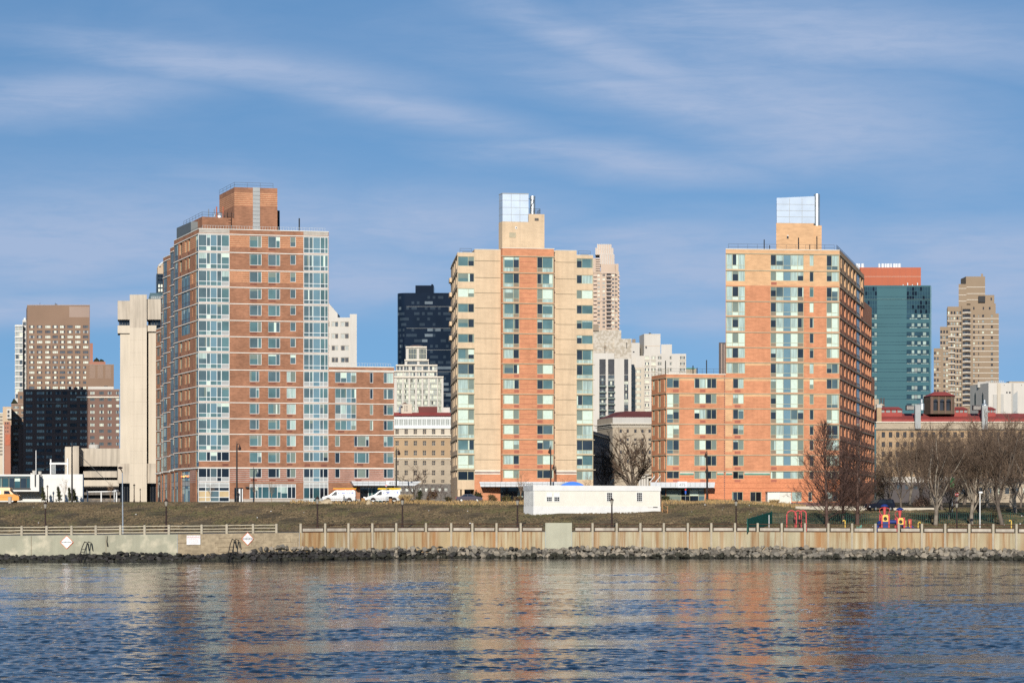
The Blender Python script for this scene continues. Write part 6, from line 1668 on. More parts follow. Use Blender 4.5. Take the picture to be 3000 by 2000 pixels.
 t1 = B.box(1725, 1820, D + 3, 967, 'far_mottled', dep=16); t2 = B.box(1800, 1850, D + 1.5, 992, 'far_mottled', dep=16); lo = B.box(1725, 1849.5, D, 1050, 'far_white', dep=20); lo2 = B.box(1725, 1800, D + 0.6, 1034, 'far_white', yb=1052, dep=12)
 bx = B.box(1736, 1754, D + 2, 950, 'panel_taupe', yb=969, dep=4)
 for a, b, bal in ((1756, 1774.5, True), (1781.5, 1800, True), (1828.6, 1840.6, False)):
  B.window(lo, lo.fu(a), lo.fu(b), lo.zat(a, 1097), lo.zat(a, 1052), vs=(0.17, 0.34, 0.5, 0.67, 0.84), code='D', fr='frame_dark', fw=0.1, dep=0.4, name='louvre_strip', sub=False)
  for k in range(8):
   y = 1098 + 17.6 * k
   cd = rn.choice(('WWW', 'FWF', 'FFF', 'DFD')) + rn.choice(('FGF', 'DDD', 'GGG'))
   B.window(lo, lo.fu(a), lo.fu(b), lo.zat(a, y + 17.4), lo.zat(a, y), vs=(0.33, 0.66), hs=(0.55,), code=cd, fr='frame_dark', fw=0.1, dep=0.5, sub=False)
   if bal and k > 0: B.bar(lo, a - 0.5, b + 1.8, y + 13.5, y + 17, 'glass_sage', 0.9, 'balcony')
   if bal and k > 0: B.bar(lo, a - 0.5, b + 2, y + 17, y + 18.2, 'frame_dark', 1.0, 'balcony_slab')
 mb = MB(); f = t1; f.bar(mb, f.fu(1771), f.fu(1772.5), f.zat(1771, 1034), f.zat(1771, 1016), 0, 0.3, 'frame_dark'); f.bar(mb, f.fu(1769), f.fu(1776), f.zat(1771, 1020), f.zat(1771, 1012), 0, 0.5, 'panel_taupe'); t2.bar(mb, t2.fu(1835), t2.fu(1837), t2.zat(1835, 1020), t2.zat(1835, 1003), 0, 0.3, 'frame_dark'); B.part(mb, 'wall_pipe')
 for py in (1006, 1025): B.bar(t1, 1726, 1819, py, py + 0.8, 'far_tan', 0.02, 'board_joint')
 B.done()
 D = 1040
 B = Far('cluster of pale concrete towers with bay windows and a tall blank lift head', 'tower', 1930, D)
 t = B.box(1887, 1935, D + 4, 978, 'far_white', dep=12, sl=1873); w1 = B.box(1850, 1874, D + 5, 1004, 'far_white', dep=10); w2 = B.box(1937, 1968.5, D + 5, 1008.5, 'far_white', dep=10); bd = B.box(1886, 2010, D, 1036, 'far_white', dep=18); ll = B.box(1850, 1887, D - 2, 1076, 'far_cream', dep=14); w3 = B.box(1862, 1888, D + 2, 1042, 'far_white', yb=1080, dep=8); ch = B.box(1852, 1862, D + 6, 993, 'panel_taupe', yb=1006, dep=3)
 mb = MB(); q = at(1904, D + 9); mb.lathe((q.x, q.y, Z(978, D + 4)), [(1.5, 0), (0.05, 1.1)], 'frame_dark', 4); B.part(mb, 'roof_cap')
 B.bar(t, 1887, 1935, 979, 981, 'limestone', 0.15, 'coping'); B.bar(t, 1887, 1935, 1013, 1014, 'far_tan', 0.05, 'board_joint'); B.grid(w1, [(1854, 1859)], [(1029, 1033)], 'D'); B.grid(t, [(1891, 1895)], [(1014, 1021)], 'D')
 for i in range(14):
  y = 1043 + 17.3 * i
  for a, b, cd in ((1889, 1902, 'W'), (1908, 1921, 'W'), (1927, 1938, 'F'), (1962, 1969, 'F'), (1992, 2007, 'F')):
   if i > 3 and a > 1935: continue
   B.window(bd, bd.fu(a), bd.fu(b), bd.zat(a, y + 9.5), bd.zat(a, y), vs=(0.3, 0.7) if b - a > 9 else (0.5,), code=rn.choice(('GWG', 'FWF', 'WWW')) if cd == 'W' else 'FGF', fr='far_cream', fw=0.12, dep=0.2, sub=False)
   if b - a > 12: B.bar(bd, a - 1, b + 1, y + 10, y + 12, 'limestone', 0.6, 'sill')
  if i < 7: B.window(ll, ll.fu(1861), ll.fu(1878.5), ll.zat(1861, y + 49.5), ll.zat(1861, y + 40), vs=(0.25, 0.5, 0.75), code='GWWG', fr='far_cream', fw=0.12, dep=0.2, sub=False)
  if i < 6: B.bar(ll, 1849, 1856, y + 92, y + 97, 'glass_sage', 0.8, 'balcony')
 B.done()
 B = Far('low greenish roofed building edge behind the pale concrete towers', 'building', 2025, 1100); f = B.box(2004, 2040, 1100, 1080, 'far_stone', dep=10, roof='tile_teal'); B.bar(f, 2004, 2036, 1077, 1081, 'tile_teal', 0.4); B.done()
 B = Far('narrow dark grey tower edge showing beside the orange brick tower', 'tower', 2118, 1100); f = B.box(2106, 2140, 1100, 1003, 'far_grey_dark', dep=14); B.bar(f, 2112, 2116, 1006, 1100, 'far_brown_pale', 0.3, 'pier'); B.bar(f, 2120, 2123, 1008, 1100, 'far_brown_pale', 0.3, 'pier'); B.done()
 # old stone building in the gap
 D = 830
 B = Far('old stone hospital pavilion with a maroon roof in the gap between two towers', 'hospital', 1850, D, name='hospital_building')
 f = B.box(1795, 1925, D, 1222, 'far_stone', dep=22, sl=1749.5)
 f.zones.append((0, 99, f.zat(1800, 1241), f.zat(1800, 1222), 'gothic_grey'))
 mb = MB(); z0, z1 = Z(1222, D), Z(1202, D)
 a, b, c, d = at(1795, D), at(1925, D), at(1925, D + 22), at(1749.5, D + 22)
 mb.hexa([(*a, z0), (*b, z0), (*c, z0), (*d, z0)], [(X(1832, D + 7), D + 7, z1), (*(b + Vector((0, 7))), z1), (*(c + Vector((0, -6))), z1), (X(1805, D + 14), D + 14, z1)], 'roof_maroon'); B.part(mb, 'roof')
 L = f.left
 for py, o, h in ((1240, 1.3, 2.2), (1246, 0.7, 2.0), (1250.5, 0.35, 1.5)):
  for g in (f, L):
   mb = MB(); z = Z(py, D); g.bar(mb, 0, g.L + (o if g is L else 0), z - h * 0.138, z, -0.05, o, 'limestone'); B.part(mb, 'cornice')
 B.grid(f, [(1814, 1823), (1835, 1843), (1857, 1866), (1878, 1887), (1899, 1908)], [(1257, 1268), (1283, 1292), (1297, 1303), (1318, 1330), (1345, 1357)], 'D', fw=0.15, fr='far_stone')
 for px in (1874, 1882, 1889, 1897):
  mb = MB(); q = at(px, D - 2.5); mb.lathe((q.x, q.y, 7), [(0.55, 0), (0.5, 9.5), (0.42, 12), (0.7, 12.2), (0.7, 12.8)], 'far_white', 10); B.part(mb, 'column')
 B.bar(f, 1868, 1912, 1396, 1400, 'limestone', 3.4, 'porch_entablature')
 for k in range(4): mb = MB(); q = at(1763 + 9 * k, D - 1 + 22 - k * 5.0); mb.lathe((q.x, q.y, Z(1268, D)), [(0.6, 0), (0.45, 2.2), (0.8, 3.2)], 'far_white', 8); B.part(mb, 'pilaster')
 B.done()
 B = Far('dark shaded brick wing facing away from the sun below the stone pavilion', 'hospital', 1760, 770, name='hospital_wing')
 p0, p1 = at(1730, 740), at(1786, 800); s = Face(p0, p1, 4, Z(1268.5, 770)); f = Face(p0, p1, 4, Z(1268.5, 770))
 f.wall(B.walls, 'far_grey_dark'); q0, q1 = at(1731, 806), at(1731.5, 742); Face(p1, q0).wall(B.walls, 'far_grey_dark', z0=4, z1=f.z1); Face(q0, p0).wall(B.walls, 'far_grey_dark', z0=4, z1=f.z1)  # deep shadow is put into this wall's dark grey colour and its slant
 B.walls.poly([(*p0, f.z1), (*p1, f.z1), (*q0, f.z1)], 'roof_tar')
 B.bar(f, 1730, 1786, 1268, 1271, 'far_stone', 0.5, 'coping')
 for i in range(7):
  for c in (1740, 1752, 1764, 1776): B.window(f, f.fu(c - 2.5), f.fu(c + 2.5), f.zat(c, 1294 + 20 * i), f.zat(c, 1284 + 20 * i), code='F', fw=0, dep=0.2, sub=False)
 B.done()
far_middle()
def far_right():
 rn = random.Random(41)
 D = 950
 B = Far('teal glass laboratory tower with a red clad top and white roof stacks', 'office tower', 2630, D)
 f = B.box(2518, 2727, D, 836, 'curtain_teal', dep=24)
 red = B.box(2518, 2698, D + 2, 783.5, 'clad_red', yb=837, dep=16)
 sl = B.box(2725.5, 2729, D - 0.4, 838, 'glass_blue', dep=3)
 # glazed ends: mullion grid over dark glass, open floors with pale interiors
 fl = [836 + 27 * k for k in range(-0, 16)]
 for a, b in ((2527, 2570), (2656, 2725.5)):
  for y in (840, 853, 866, 880, 893, 906):
   n = 6 if b - a < 50 else 9
   B.window(f, f.fu(a), f.fu(b), f.zat(a, y + 13), f.zat(a, y), vs=[k / n for k in range(1, n)], code=''.join(rn.choice('UUUN') for _ in range(n)), fr='curtain_teal', fw=0.12, dep=0.2, name='glazing_grid', sub=False)
 for i in range(11):
  y = 920 + 26.2 * i
  B.window(f, f.fu(2534), f.fu(2570), f.zat(2534, y + 15), f.zat(2534, y), vs=(0.25, 0.5, 0.78), hs=(0.72,), code='UUUVUVVV', fr='curtain_teal_dark', fw=0.12, dep=0.3, name='glazing_grid', sub=False)
  c = [2657, 2666, 2672.5, 2689, 2699, 2704.5, 2711, 2720]
  B.window(f, f.fu(2656), f.fu(2722), f.zat(2656, y + 15.5), f.zat(2656, y), vs=[(q - 2656) / 66 for q in (2665, 2671, 2679, 2688, 2698, 2704, 2714)], hs=(0.74,), code='UUVUVUVU' + 'UVVVUVVV' if i < 2 else ''.join(('U', 'U', 'V', rn.choice('UVG'), rn.choice('VGU'), 'U', 'V', 'U')) + 'VVVVUVVV', fr='curtain_teal_dark', fw=0.12, dep=0.3, name='glazing_grid', sub=False)
 for i in range(13):
  y = 845 + 26.5 * i
  B.bar(f, 2518, 2725.5, y + 31.2 if i == 0 else y + 5, y + (32.2 if i == 0 else 6), 'curtain_teal_pale' if i == 0 else 'curtain_teal_dark', 0.06, 'floor_line')
  for a in range(2571, 2655, 17): B.bar(f, a, a + 16, y - 3, y - 2.2, 'curtain_teal_dark', 0.05, 'floor_line')
 for y in (809.5,): B.bar(red, 2518, 2698, y, y + 1, 'far_pink', 0.05, 'joint')
 for k in range(10): B.bar(red, 2531 + 17.5 * k, 2531.7 + 17.5 * k, 784, 836, 'grille_rust', 0.04, 'joint')
 for px, r in ((2511, 4.6), (2517, 3), (2527, 4.8), (2576, 3.2), (2586, 4.8), (2594.5, 3), (2602, 4.8), (2610.5, 3), (2620, 4.8), (2627, 3), (2635, 4.8)):
  mb = MB(); q = at(px, D + 8); rr = r * D / F; b = Z(783.5, D); mb.lathe((q.x, q.y, b), [(rr * 1.15, 0), (rr * 1.02, 1.3), (rr, 2.0), (rr, 2.7), (rr * 0.8, 2.75)], 'metal_white', 12); B.part(mb, 'roof_stack')
 mb = MB()
 for px, h in ((2646, 4), (2659, 9), (2673, 4), (2688, 9)): q = at(px, D + 0.8); mb.tube([(q.x, q.y, Z(837, D)), (q.x, q.y, Z(837 - h, D))], 0.25, 'white_paint', 6)
 B.part(mb, 'parapet_post')
 B.done()
 D = 1100
 B = Far('stepped brown brick apartment tower with pale floor bands and curved balconies', 'apartment tower', 2840, D)
 m = B.box(2848, 2926, D, 918, 'far_khaki', dep=18); m2 = B.box(2843, 2917, D + 1, 889, 'far_khaki', dep=15, yb=920); m3 = B.box(2886, 2913, D + 3, 864, 'far_khaki', yb=891, dep=10)
 tp = B.box(2830, 2886, D + 2, 810, 'far_khaki', yb=890, dep=12, sl=2814.5); tl = B.box(2808.5, 2832, D + 1.5, 832, 'far_khaki', yb=925, dep=10)
 wl = B.box(2776, 2822, D + 0.5, 898, 'far_khaki', dep=14, sl=2774); wl2 = B.box(2754, 2782, D, 957, 'far_khaki', dep=14); wl3 = B.box(2735.5, 2764, D - 0.5, 1020, 'far_khaki', dep=14)
 cv = B.box(2818, 2850, D - 1.0, 893, 'far_khaki', dep=8)
 ch = B.box(2874, 2880, D + 6, 802, 'far_khaki', yb=812, dep=4)
 for k in range(24):
  y = 906 + 15.9 * k
  B.bar(m, 2846, 2926.3, y + 10, y + 12.3, 'band_pale', 0.12, 'floor_band') if y > 912 else None
  for a, b in ((2851, 2856), (2866, 2868.5), (2877, 2883), (2903, 2909)):
   if a == 2877 and k > 7: continue
   if y > 920: B.window(m, m.fu(a), m.fu(b), m.zat(a, y + 7), m.zat(a, y), code=rn.choice('DDFGW'), fw=0, dep=0.2, sub=False)
  if y < 1190:
   B.window(cv, cv.fu(2820), cv.fu(2843), cv.zat(2820, y + 8), cv.zat(2820, y - 1), vs=(0.35, 0.7), code=rn.choice(('DDD', 'DFD', 'FDD')), fw=0.12, fr='far_grey_dark', dep=0.9, name='loggia', sub=False)
   mb = MB()
   pts = [(X(2819 + 25 * t / 8, D), D - 1.0 - 1.1 * math.sin(t / 8 * math.pi), 0) for t in range(9)]
   z = Z(y + 12.2, D)
   for p, q in zip(pts[:-1], pts[1:]): mb.poly([(p[0], p[1], z), (q[0], q[1], z), (q[0], q[1], z + 0.75), (p[0], p[1], z + 0.75)], 'band_pale');
   mb.poly([(p[0], p[1], z) for p in reversed(pts)], 'band_pale'); mb.poly([(p[0], p[1], z + 0.75) for p in pts], 'band_pale'); B.part(mb, 'balcony')
 for f, a, b, y0, n in ((wl, 2777, 2818, 912, 24), (wl2, 2755, 2776, 968, 21), (wl3, 2736.5, 2754, 1030, 17)):
  for k in range(n):
   y = y0 + 15.9 * k
   c = a
   while c < b - 3:
    B.window(f, f.fu(c), f.fu(c + 5), f.zat(c, y + 8), f.zat(c, y), code=rn.choice('DDFGGW'), fw=0, dep=0.25, sub=False); c += 8.5
   if f is wl: B.bar(f, 2775, 2820, y + 10.5, y + 12.6, 'band_pale', 0.12, 'floor_band')
   if f is not wl: B.bar(f, a - 1, b + 2, y + 11, y + 12.3, 'band_pale', 0.1, 'floor_band')
   if f is wl and k > 3:
    mb = MB(); f.bar(mb, f.fu(2777), f.fu(2797), f.zat(2777, y + 12), f.zat(2777, y + 8), 0, 1.0, 'band_pale'); B.part(mb, 'balcony')
 for y in (840, 859, 877): B.bar(tp, 2829, 2886.3, y, y + 2, 'band_pale', 0.1, 'floor_band'); B.bar(tl, 2808, 2831, y + 4, y + 6, 'band_pale', 0.1, 'floor_band')
 B.grid(m3, [(2868, 2884)], [], 'D'); B.bar(m2, 2866, 2886, 867, 885, 'iron_black', 0.4, 'glazed_canopy'); B.grid(m2, [(2851, 2855), (2879, 2883), (2897, 2902)], [(899, 907)], 'D'); B.grid(m3, [(2902, 2906)], [(872, 880)], 'D')
 B.done()
 # white gothic block
 D = 900
 B = Far('white gothic hospital block with tall pointed windows and flat buttresses at the right edge', 'hospital', 2930, D, name='hospital_building')
 f = B.box(2896, 3060, D, 1121, 'far_white', dep=20, sl=2842, side='gothic_grey'); t = B.box(2864, 2900, D + 9, 1118, 'gothic_grey', yb=1135, dep=8)  # left side coloured greyer than the white front to carry its shade
 L = f.left
 for px in (2857, 2879):
  mb = MB(); u = L.fu(px); w = L.fu(px + 2.2) - u
  pts = [L.P(u - w, L.zat(px, 1190), 0.03), L.P(u + w, L.zat(px, 1190), 0.03), L.P(u + w, L.zat(px, 1157), 0.03), L.P(u, L.zat(px, 1148), 0.03), L.P(u - w, L.zat(px, 1157), 0.03)]
  mb.poly(pts, 'far_window_dark'); B.part(mb, 'pointed_window')
 for a, b, y0, m in ((2909, 2920, 1155, 'gothic_grey'), (2931, 2940, 1154, 'gothic_grey'), (2921, 2931, 1122, 'far_cream'), (2964, 2969, 1122, 'gothic_grey')): B.bar(f, a, b, y0, 1230, m, 0.5, 'buttress')
 mb = MB(); q0, q1 = f.fu(2967), f.fu(2980); z0 = f.zat(2967, 1210)
 mb.poly([f.P(q0, z0, 0.6), f.P(q1, z0, 0.6), f.P(q1, f.zat(2967, 1146), 0.6), f.P(q0, f.zat(2967, 1156), 0.6)], 'panel_grey'); f.bar(mb, q1, q1 + 0.5, z0, f.zat(2967, 1145), 0, 0.6, 'far_white'); B.part(mb, 'buttress')
 B.grid(f, [(2948, 2952), (2956, 2961)], [(1147, 1152)], 'D'); B.grid(f, [(2941, 2943), (2992, 2994)], [(1127, 1129)], 'D')
 mb = MB(); rail(mb, [(X(2893, D), D + 3, Z(1121, D)), (X(2945, D), D + 3, Z(1121, D))], 1.0, 'frame_white', 0.8, 0.06); mb.box(X(2960, D), X(3040, D), D + 2, D + 8, Z(1121, D), Z(1116, D), 'far_stone'); B.part(mb, 'roof_railing')
 B.done()
 # tan hospital with red roofs behind the trees
 D = 640
 B = Far('long golden brick hospital with red roofs and a square lantern behind bare trees', 'hospital', 2750, D, name='hospital_building')
 f = B.box(2567, 3150, D, 1236, 'far_brick_gold', dep=22)
 f.zones.append((0, 999, f.zat(2700, 1253), f.zat(2700, 1235), 'far_stone')); f.zones.append((0, 999, 0, f.zat(2700, 1400), 'far_rubble'))
 B.bar(f, 2562, 3150, 1252, 1257, 'far_stone', 1.1); B.bar(f, 2565, 3150, 1234.5, 1237.5, 'limestone', 0.4); B.bar(f, 2567, 3150, 1257, 1260, 'limestone', 0.3)
 c = 2588
 while c < 3060:
  for y, h in ((1265, 16), (1294, 15), (1322, 16), (1352, 14)):
   B.window(f, f.fu(c - 5), f.fu(c + 5), f.zat(c, y + h), f.zat(c, y), vs=(0.5,), hs=(0.5,), code='DDDD', fw=0.12, fr='frame_dark', dep=0.3, sub=False)
  c += 21 if (c - 2588) % 42 == 0 else 21.0
 mb = MB(); z0, z1 = Z(1226, D), Z(1207, D); a, b = X(2583, D), X(3100, D)
 mb.hexa([(a, D + 1.5, z0), (b, D + 1.5, z0), (b, D + 20, z0), (a, D + 20, z0)], [(a + 1, D + 9, z1), (b, D + 9, z1), (b, D + 14, z1), (a + 1, D + 14, z1)], 'roof_red'); mb.box(a, b, D + 1.6, D + 12, Z(1236, D), z0 - 0.01, 'roof_red'); B.part(mb, 'roof')
 for a, b in ((2584, 2652), (2795, 2845), (2894, 2928)):
  mb = MB(); z0 = Z(1208, D); z1 = Z(1197, D); za = Z(1188, D)
  mb.box(X(a, D), X(b, D), D + 5, D + 13, z0 - 1.5, z1, 'roof_red')
  mb.hexa([(X(a - 2, D), D + 4.4, z1), (X(b + 2, D), D + 4.4, z1), (X(b + 2, D), D + 13.4, z1), (X(a - 2, D), D + 13.4, z1)], [(X(a + 3, D), D + 8, za), (X(b - 6, D), D + 8, za), (X(b - 6, D), D + 10, za), (X(a + 3, D), D + 10, za)], 'roof_red')
  n = 4
  for k in range(n): p, q = a + (b - a) * (k + 0.2) / n, a + (b - a) * (k + 0.9) / n; mb.box(X(p, D), X(q, D), D + 4.9, D + 5.1, Z(1206, D), Z(1199.5, D), 'far_blind_grey')
  B.part(mb, 'dormer')
 # lantern with arches
 D2 = D + 2
 lf = Face(at(2726, D2), at(2797, D2 + 0.5), Z(1212, D2), Z(1159, D2)); ll = Face(at(2705.5, D2 + 7), at(2726, D2), lf.z0, lf.z1)
 lb = at(2796, D2 + 9)
 mbw = MB()
 for px in (2741, 2760, 2779):
  lf.holes.append((lf.fu(px - 6.5), lf.fu(px + 6.5), lf.zat(px, 1202), lf.zat(px, 1175), 0.8, 'iron_black'))
 lf.wall(mbw, 'lantern_stone'); ll.wall(mbw, 'lantern_stone'); Face(Vector(lf.P(lf.L, 0)[:2]), lb).wall(mbw, 'lantern_stone', z0=lf.z0, z1=lf.z1); Face(lb, at(2705.5, D2 + 7)).wall(mbw, 'lantern_stone', z0=lf.z0, z1=lf.z1)
 for px in (2741, 2760, 2779):
  u = lf.fu(px); w = lf.fu(px + 6.5) - u; zc = lf.zat(px, 1175); e = -0.8
  mbw.poly([lf.P(u - w, lf.zat(px, 1202), e), lf.P(u + w, lf.zat(px, 1202), e), lf.P(u + w, zc, e), lf.P(u - w, zc, e)], 'far_window_dark')
  pts = [lf.P(u + w * math.cos(t * math.pi / 8), zc + w * math.sin(t * math.pi / 8), 0.02) for t in range(9)]; mbw.poly(pts, 'far_window_dark')
 ln = B.part(mbw, 'lantern')
 mb = MB()
 for px in (2727.5, 2732, 2750, 2769.5, 2788, 2795.5): u = lf.fu(px); lf.bar(mb, u - 0.12, u + 0.12, lf.z0, lf.z1, -0.05, 0.18, 'far_brown_dark')
 mb.build('pilaster', ln)
 mb = MB(); z1, z2 = lf.z1, Z(1145.5, D2)
 base = [(X(2703, D2 + 7), D2 + 7), (X(2725, D2), D2 - 0.8), (X(2799, D2), D2 - 0.4), (X(2798, D2 + 9), D2 + 10)]
 ap = [(X(2738, D2 + 3), D2 + 3.5), (X(2772, D2 + 3), D2 + 3.5), (X(2772, D2 + 4), D2 + 5.5), (X(2738, D2 + 4), D2 + 5.5)]
 mb.hexa([(base[0][0], base[0][1], z1), (base[1][0], base[1][1], z1), (base[2][0], base[2][1], z1), (base[3][0], base[3][1], z1)], [(ap[3][0], ap[3][1], z2), (ap[0][0], ap[0][1], z2), (ap[1][0], ap[1][1], z2), (ap[2][0], ap[2][1], z2)], 'roof_red'); mb.build('lantern_roof', ln)
 for px, w, y0, y1, m, dd in ((2688, 8, 1186, 1256, 'panel_grey', -0.9), (2884, 8, 1188, 1258, 'panel_grey', -0.9)):
  mb = MB(); q = at(px, D + dd); r = w * D / F; mb.box(q.x - r, q.x + r, q.y - 0.8, q.y + 0.8, Z(y1, D), Z(y0, D), m)
  for k in range(1, 6): mb.box(q.x - r - 0.03, q.x + r + 0.03, q.y - 0.83, q.y + 0.83, Z(y1 - (y1 - y0) * k / 6, D), Z(y1 - (y1 - y0) * k / 6, D) + 0.12, 'panel_grey')
  q2 = at(px + (12 if px < 2800 else 0), D + 2); mb.lathe((q2.x, q2.y, Z(y0 + 14, D)), [(0.9, 0), (0.9, 2.0), (0.4, 2.3), (0.4, 3.4)], 'steel', 10); B.part(mb, 'flue')
  mb = MB(); a0, a1 = px - 30, px - 9; mb.box(X(a0, D), X(a1, D), D + 1, D + 3, Z(1200, D), Z(1186, D), 'far_grey_dark')
  for k in range(7): p = a0 + (a1 - a0) * (k + 0.3) / 7; mb.box(X(p, D), X(p + 1.2, D), D + 0.9, D + 1.05, Z(1199, D), Z(1189, D), 'far_white')
  B.part(mb, 'roof_plant_unit')
 mb = MB(); q = at(2575, D + 0.5); r = 6.6 * D / F; mb.box(q.x - r, q.x + r, q.y - 0.6, q.y + 0.8, Z(1236, D), Z(1194, D), 'far_brick_gold'); mb.box(q.x - r * 1.15, q.x + r * 1.15, q.y - 0.7, q.y + 0.9, Z(1194, D), Z(1184, D), 'gothic_grey'); B.part(mb, 'chimney')
 mb = MB(); q = at(2578, D + 14); mb.box(X(2555, D), X(2595, D), D + 12, D + 18, Z(1200, D), Z(1163, D), 'far_stone'); mb.lathe((X(2571, D), D + 15, Z(1163, D)), [(0.9, 0), (0.9, 1.0), (0.95, 1.05)], 'far_white', 14)
 for px in (2600, 2608): mb.tube([(X(px, D), D + 11, Z(1200, D)), (X(px, D), D + 11, Z(1160, D))], 0.25, 'far_grey_dark', 6)
 for px in (2569, 2597): mb.lathe((X(px, D), D + 9, Z(1184, D)), [(1.3, 0), (0.1, 0.8)], 'far_tan', 6)
 B.part(mb, 'roof_tank')
 B.done()
 # low white building seen through the trees
 D = 430
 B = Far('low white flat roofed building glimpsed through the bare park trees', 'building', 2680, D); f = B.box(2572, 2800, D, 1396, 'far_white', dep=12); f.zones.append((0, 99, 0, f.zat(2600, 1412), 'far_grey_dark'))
 B.grid(f, [(2580 + 24 * k, 2592 + 24 * k) for k in range(9)], [(1420, 1432)], 'FDG', rnd=rn); B.done()
 B = Far('low grey stone building glimpsed behind the trees at the right edge', 'building', 2920, 430); f = B.box(2805, 3120, 430, 1418, 'far_stone', dep=12); B.grid(f, [(2815 + 26 * k, 2827 + 26 * k) for k in range(11)], [(1428, 1446)], 'FDW', rnd=rn); B.done()
far_right()
# ---------------------------------------------------------------- vehicles, street furniture, signs, playground
material('van_white', (0.54, 0.54, 0.53), rough=0.3, var=0.02, spec=0.5); material('tyre', (0.015, 0.015, 0.015), rough=0.9, var=0.2); material('rim', (0.45, 0.45, 0.44), rough=0.4, metal=0.6, var=0.1)
material('bus_orange', (0.62, 0.25, 0.02), rough=0.35, var=0.03, spec=0.5); material('car_plum', (0.055, 0.045, 0.060), rough=0.25, var=0.1, spec=0.6); material('car_black', (0.010, 0.010, 0.018), rough=0.2, var=0.1, spec=0.6)
material('lamp_red', (0.35, 0.02, 0.015), rough=0.4); material('lamp_clear', (0.75, 0.75, 0.72), rough=0.2); material('logo_blue', (0.10, 0.16, 0.50), rough=0.5); material('stripe_brown', (0.10, 0.05, 0.03)); material('ladder_orange', (0.72, 0.12, 0.03), var=0.1); material('ladder_yellow', (0.80, 0.52, 0.04), var=0.1)
material('trailer_cream', (0.70, 0.67, 0.58), rough=0.6, var=0.03, stripe=(0.2, 0.06, (0.60, 0.57, 0.49))); material('corrugated', (0.42, 0.43, 0.43), rough=0.5, var=0.15)
material('lamp_glass', (0.26, 0.24, 0.20), rough=0.3, var=0.1); material('sign_orange', (0.72, 0.16, 0.04)); material('sign_white', (0.82, 0.82, 0.80), rough=0.5, var=0.02); material('sign_pink', (0.62, 0.34, 0.32)); material('ink', (0.02, 0.02, 0.02)); material('ink_grey', (0.30, 0.30, 0.30)); material('sign_green', (0.02, 0.28, 0.09)); material('sign_blue', (0.03, 0.10, 0.45)); material('sign_red', (0.5, 0.03, 0.03))
material('play_red', (0.56, 0.085, 0.085), rough=0.4, var=0.05); material('play_yellow', (0.72, 0.47, 0.10), rough=0.4, var=0.05); material('play_blue', (0.012, 0.035, 0.17), rough=0.4, var=0.1); material('tarp_green', (0.005, 0.105, 0.075), rough=0.8, var=0.15); material('tent_blue', (0.02, 0.16, 0.62), rough=0.5, var=0.03); material('fence_green', (0.02, 0.07, 0.05), rough=0.6)
material('skin', (0.45, 0.27, 0.19)); material('coat_dark', (0.012, 0.012, 0.018), rough=0.9); material('trousers_grey', (0.07, 0.075, 0.09), rough=0.9); material('hair_dark', (0.02, 0.014, 0.01))
material('boulder_tan', (0.40, 0.32, 0.21), var=0.2, freq=1.5, bump=0.3); material('wood_plank', (0.36, 0.20, 0.09), var=0.15); material('carton', (0.30, 0.16, 0.07)); material('bin_concrete', (0.42, 0.38, 0.33), var=0.2)
def loft(mb, secs, m, cap=True):
 """skin between cross-sections of equal point count"""
 n = len(secs[0]); b = len(mb.v)
 for s in secs: mb.v.extend([tuple(p) for p in s])
 for k in range(len(secs) - 1):
  for j in range(n):
   j2 = (j + 1) % n; mb.f.append((b + k * n + j, b + (k + 1) * n + j, b + (k + 1) * n + j2, b + k * n + j2)); mb.m.append(m)
 if cap: mb.f.append(tuple(b + j for j in range(n))); mb.m.append(m); mb.f.append(tuple(b + (len(secs) - 1) * n + j for j in reversed(range(n)))); mb.m.append(m)
def wheel(root, x, y, r=0.35, w=0.22):
 mb = MB(); s = 1 if y > 0 else -1
 mb.tube([(x, y - w / 2, r), (x, y + w / 2, r)], r, 'tyre', 18); o = mb.build('wheel', root)
 mb = MB(); mb.tube([(x, y + s * (w / 2 - 0.02), r), (x, y + s * (w / 2 + 0.02), r)], r * 0.6, 'rim', 14); mb.build('rim', o)
def car_body(mb, prof, W, m, tumble=0.78, zsill=0.75):
 """side outline (x, z) closed; extruded across the width, narrowing above the sill"""
 k = lambda z: 1.0 if z <= zsill else 1.0 - (1 - tumble) * (z - zsill) / 0.7
 pr = []
 for (a, b), (c, d) in zip(prof, prof[1:] + prof[:1]):
  pr.append((a, b))
  if (b - zsill) * (d - zsill) < -1e-9: t = (zsill - b) / (d - b); pr.append((a + (c - a) * t, zsill))
 loft(mb, [[(x, s * W / 2 * k(z), z) for x, z in pr] for s in (-1, 1)], m, False)
 for s in (-1, 1):
  for half in ([p for p in pr if p[1] <= zsill + 1e-6], [p for p in pr if p[1] >= zsill - 1e-6]): mb.poly([(x, s * W / 2 * k(z), z) for x, z in half], m)
def side_panel(mb, pts, y, m, tumble, W, zsill=0.75, e=0.008):
 for s in (-1, 1):
  q = [(x, s * (W / 2 * (1.0 if z <= zsill else 1.0 - (1 - tumble) * ((z - zsill) / 0.7)) + e), z) for x, z in pts]
  mb.poly(q if s < 0 else list(reversed(q)), m)
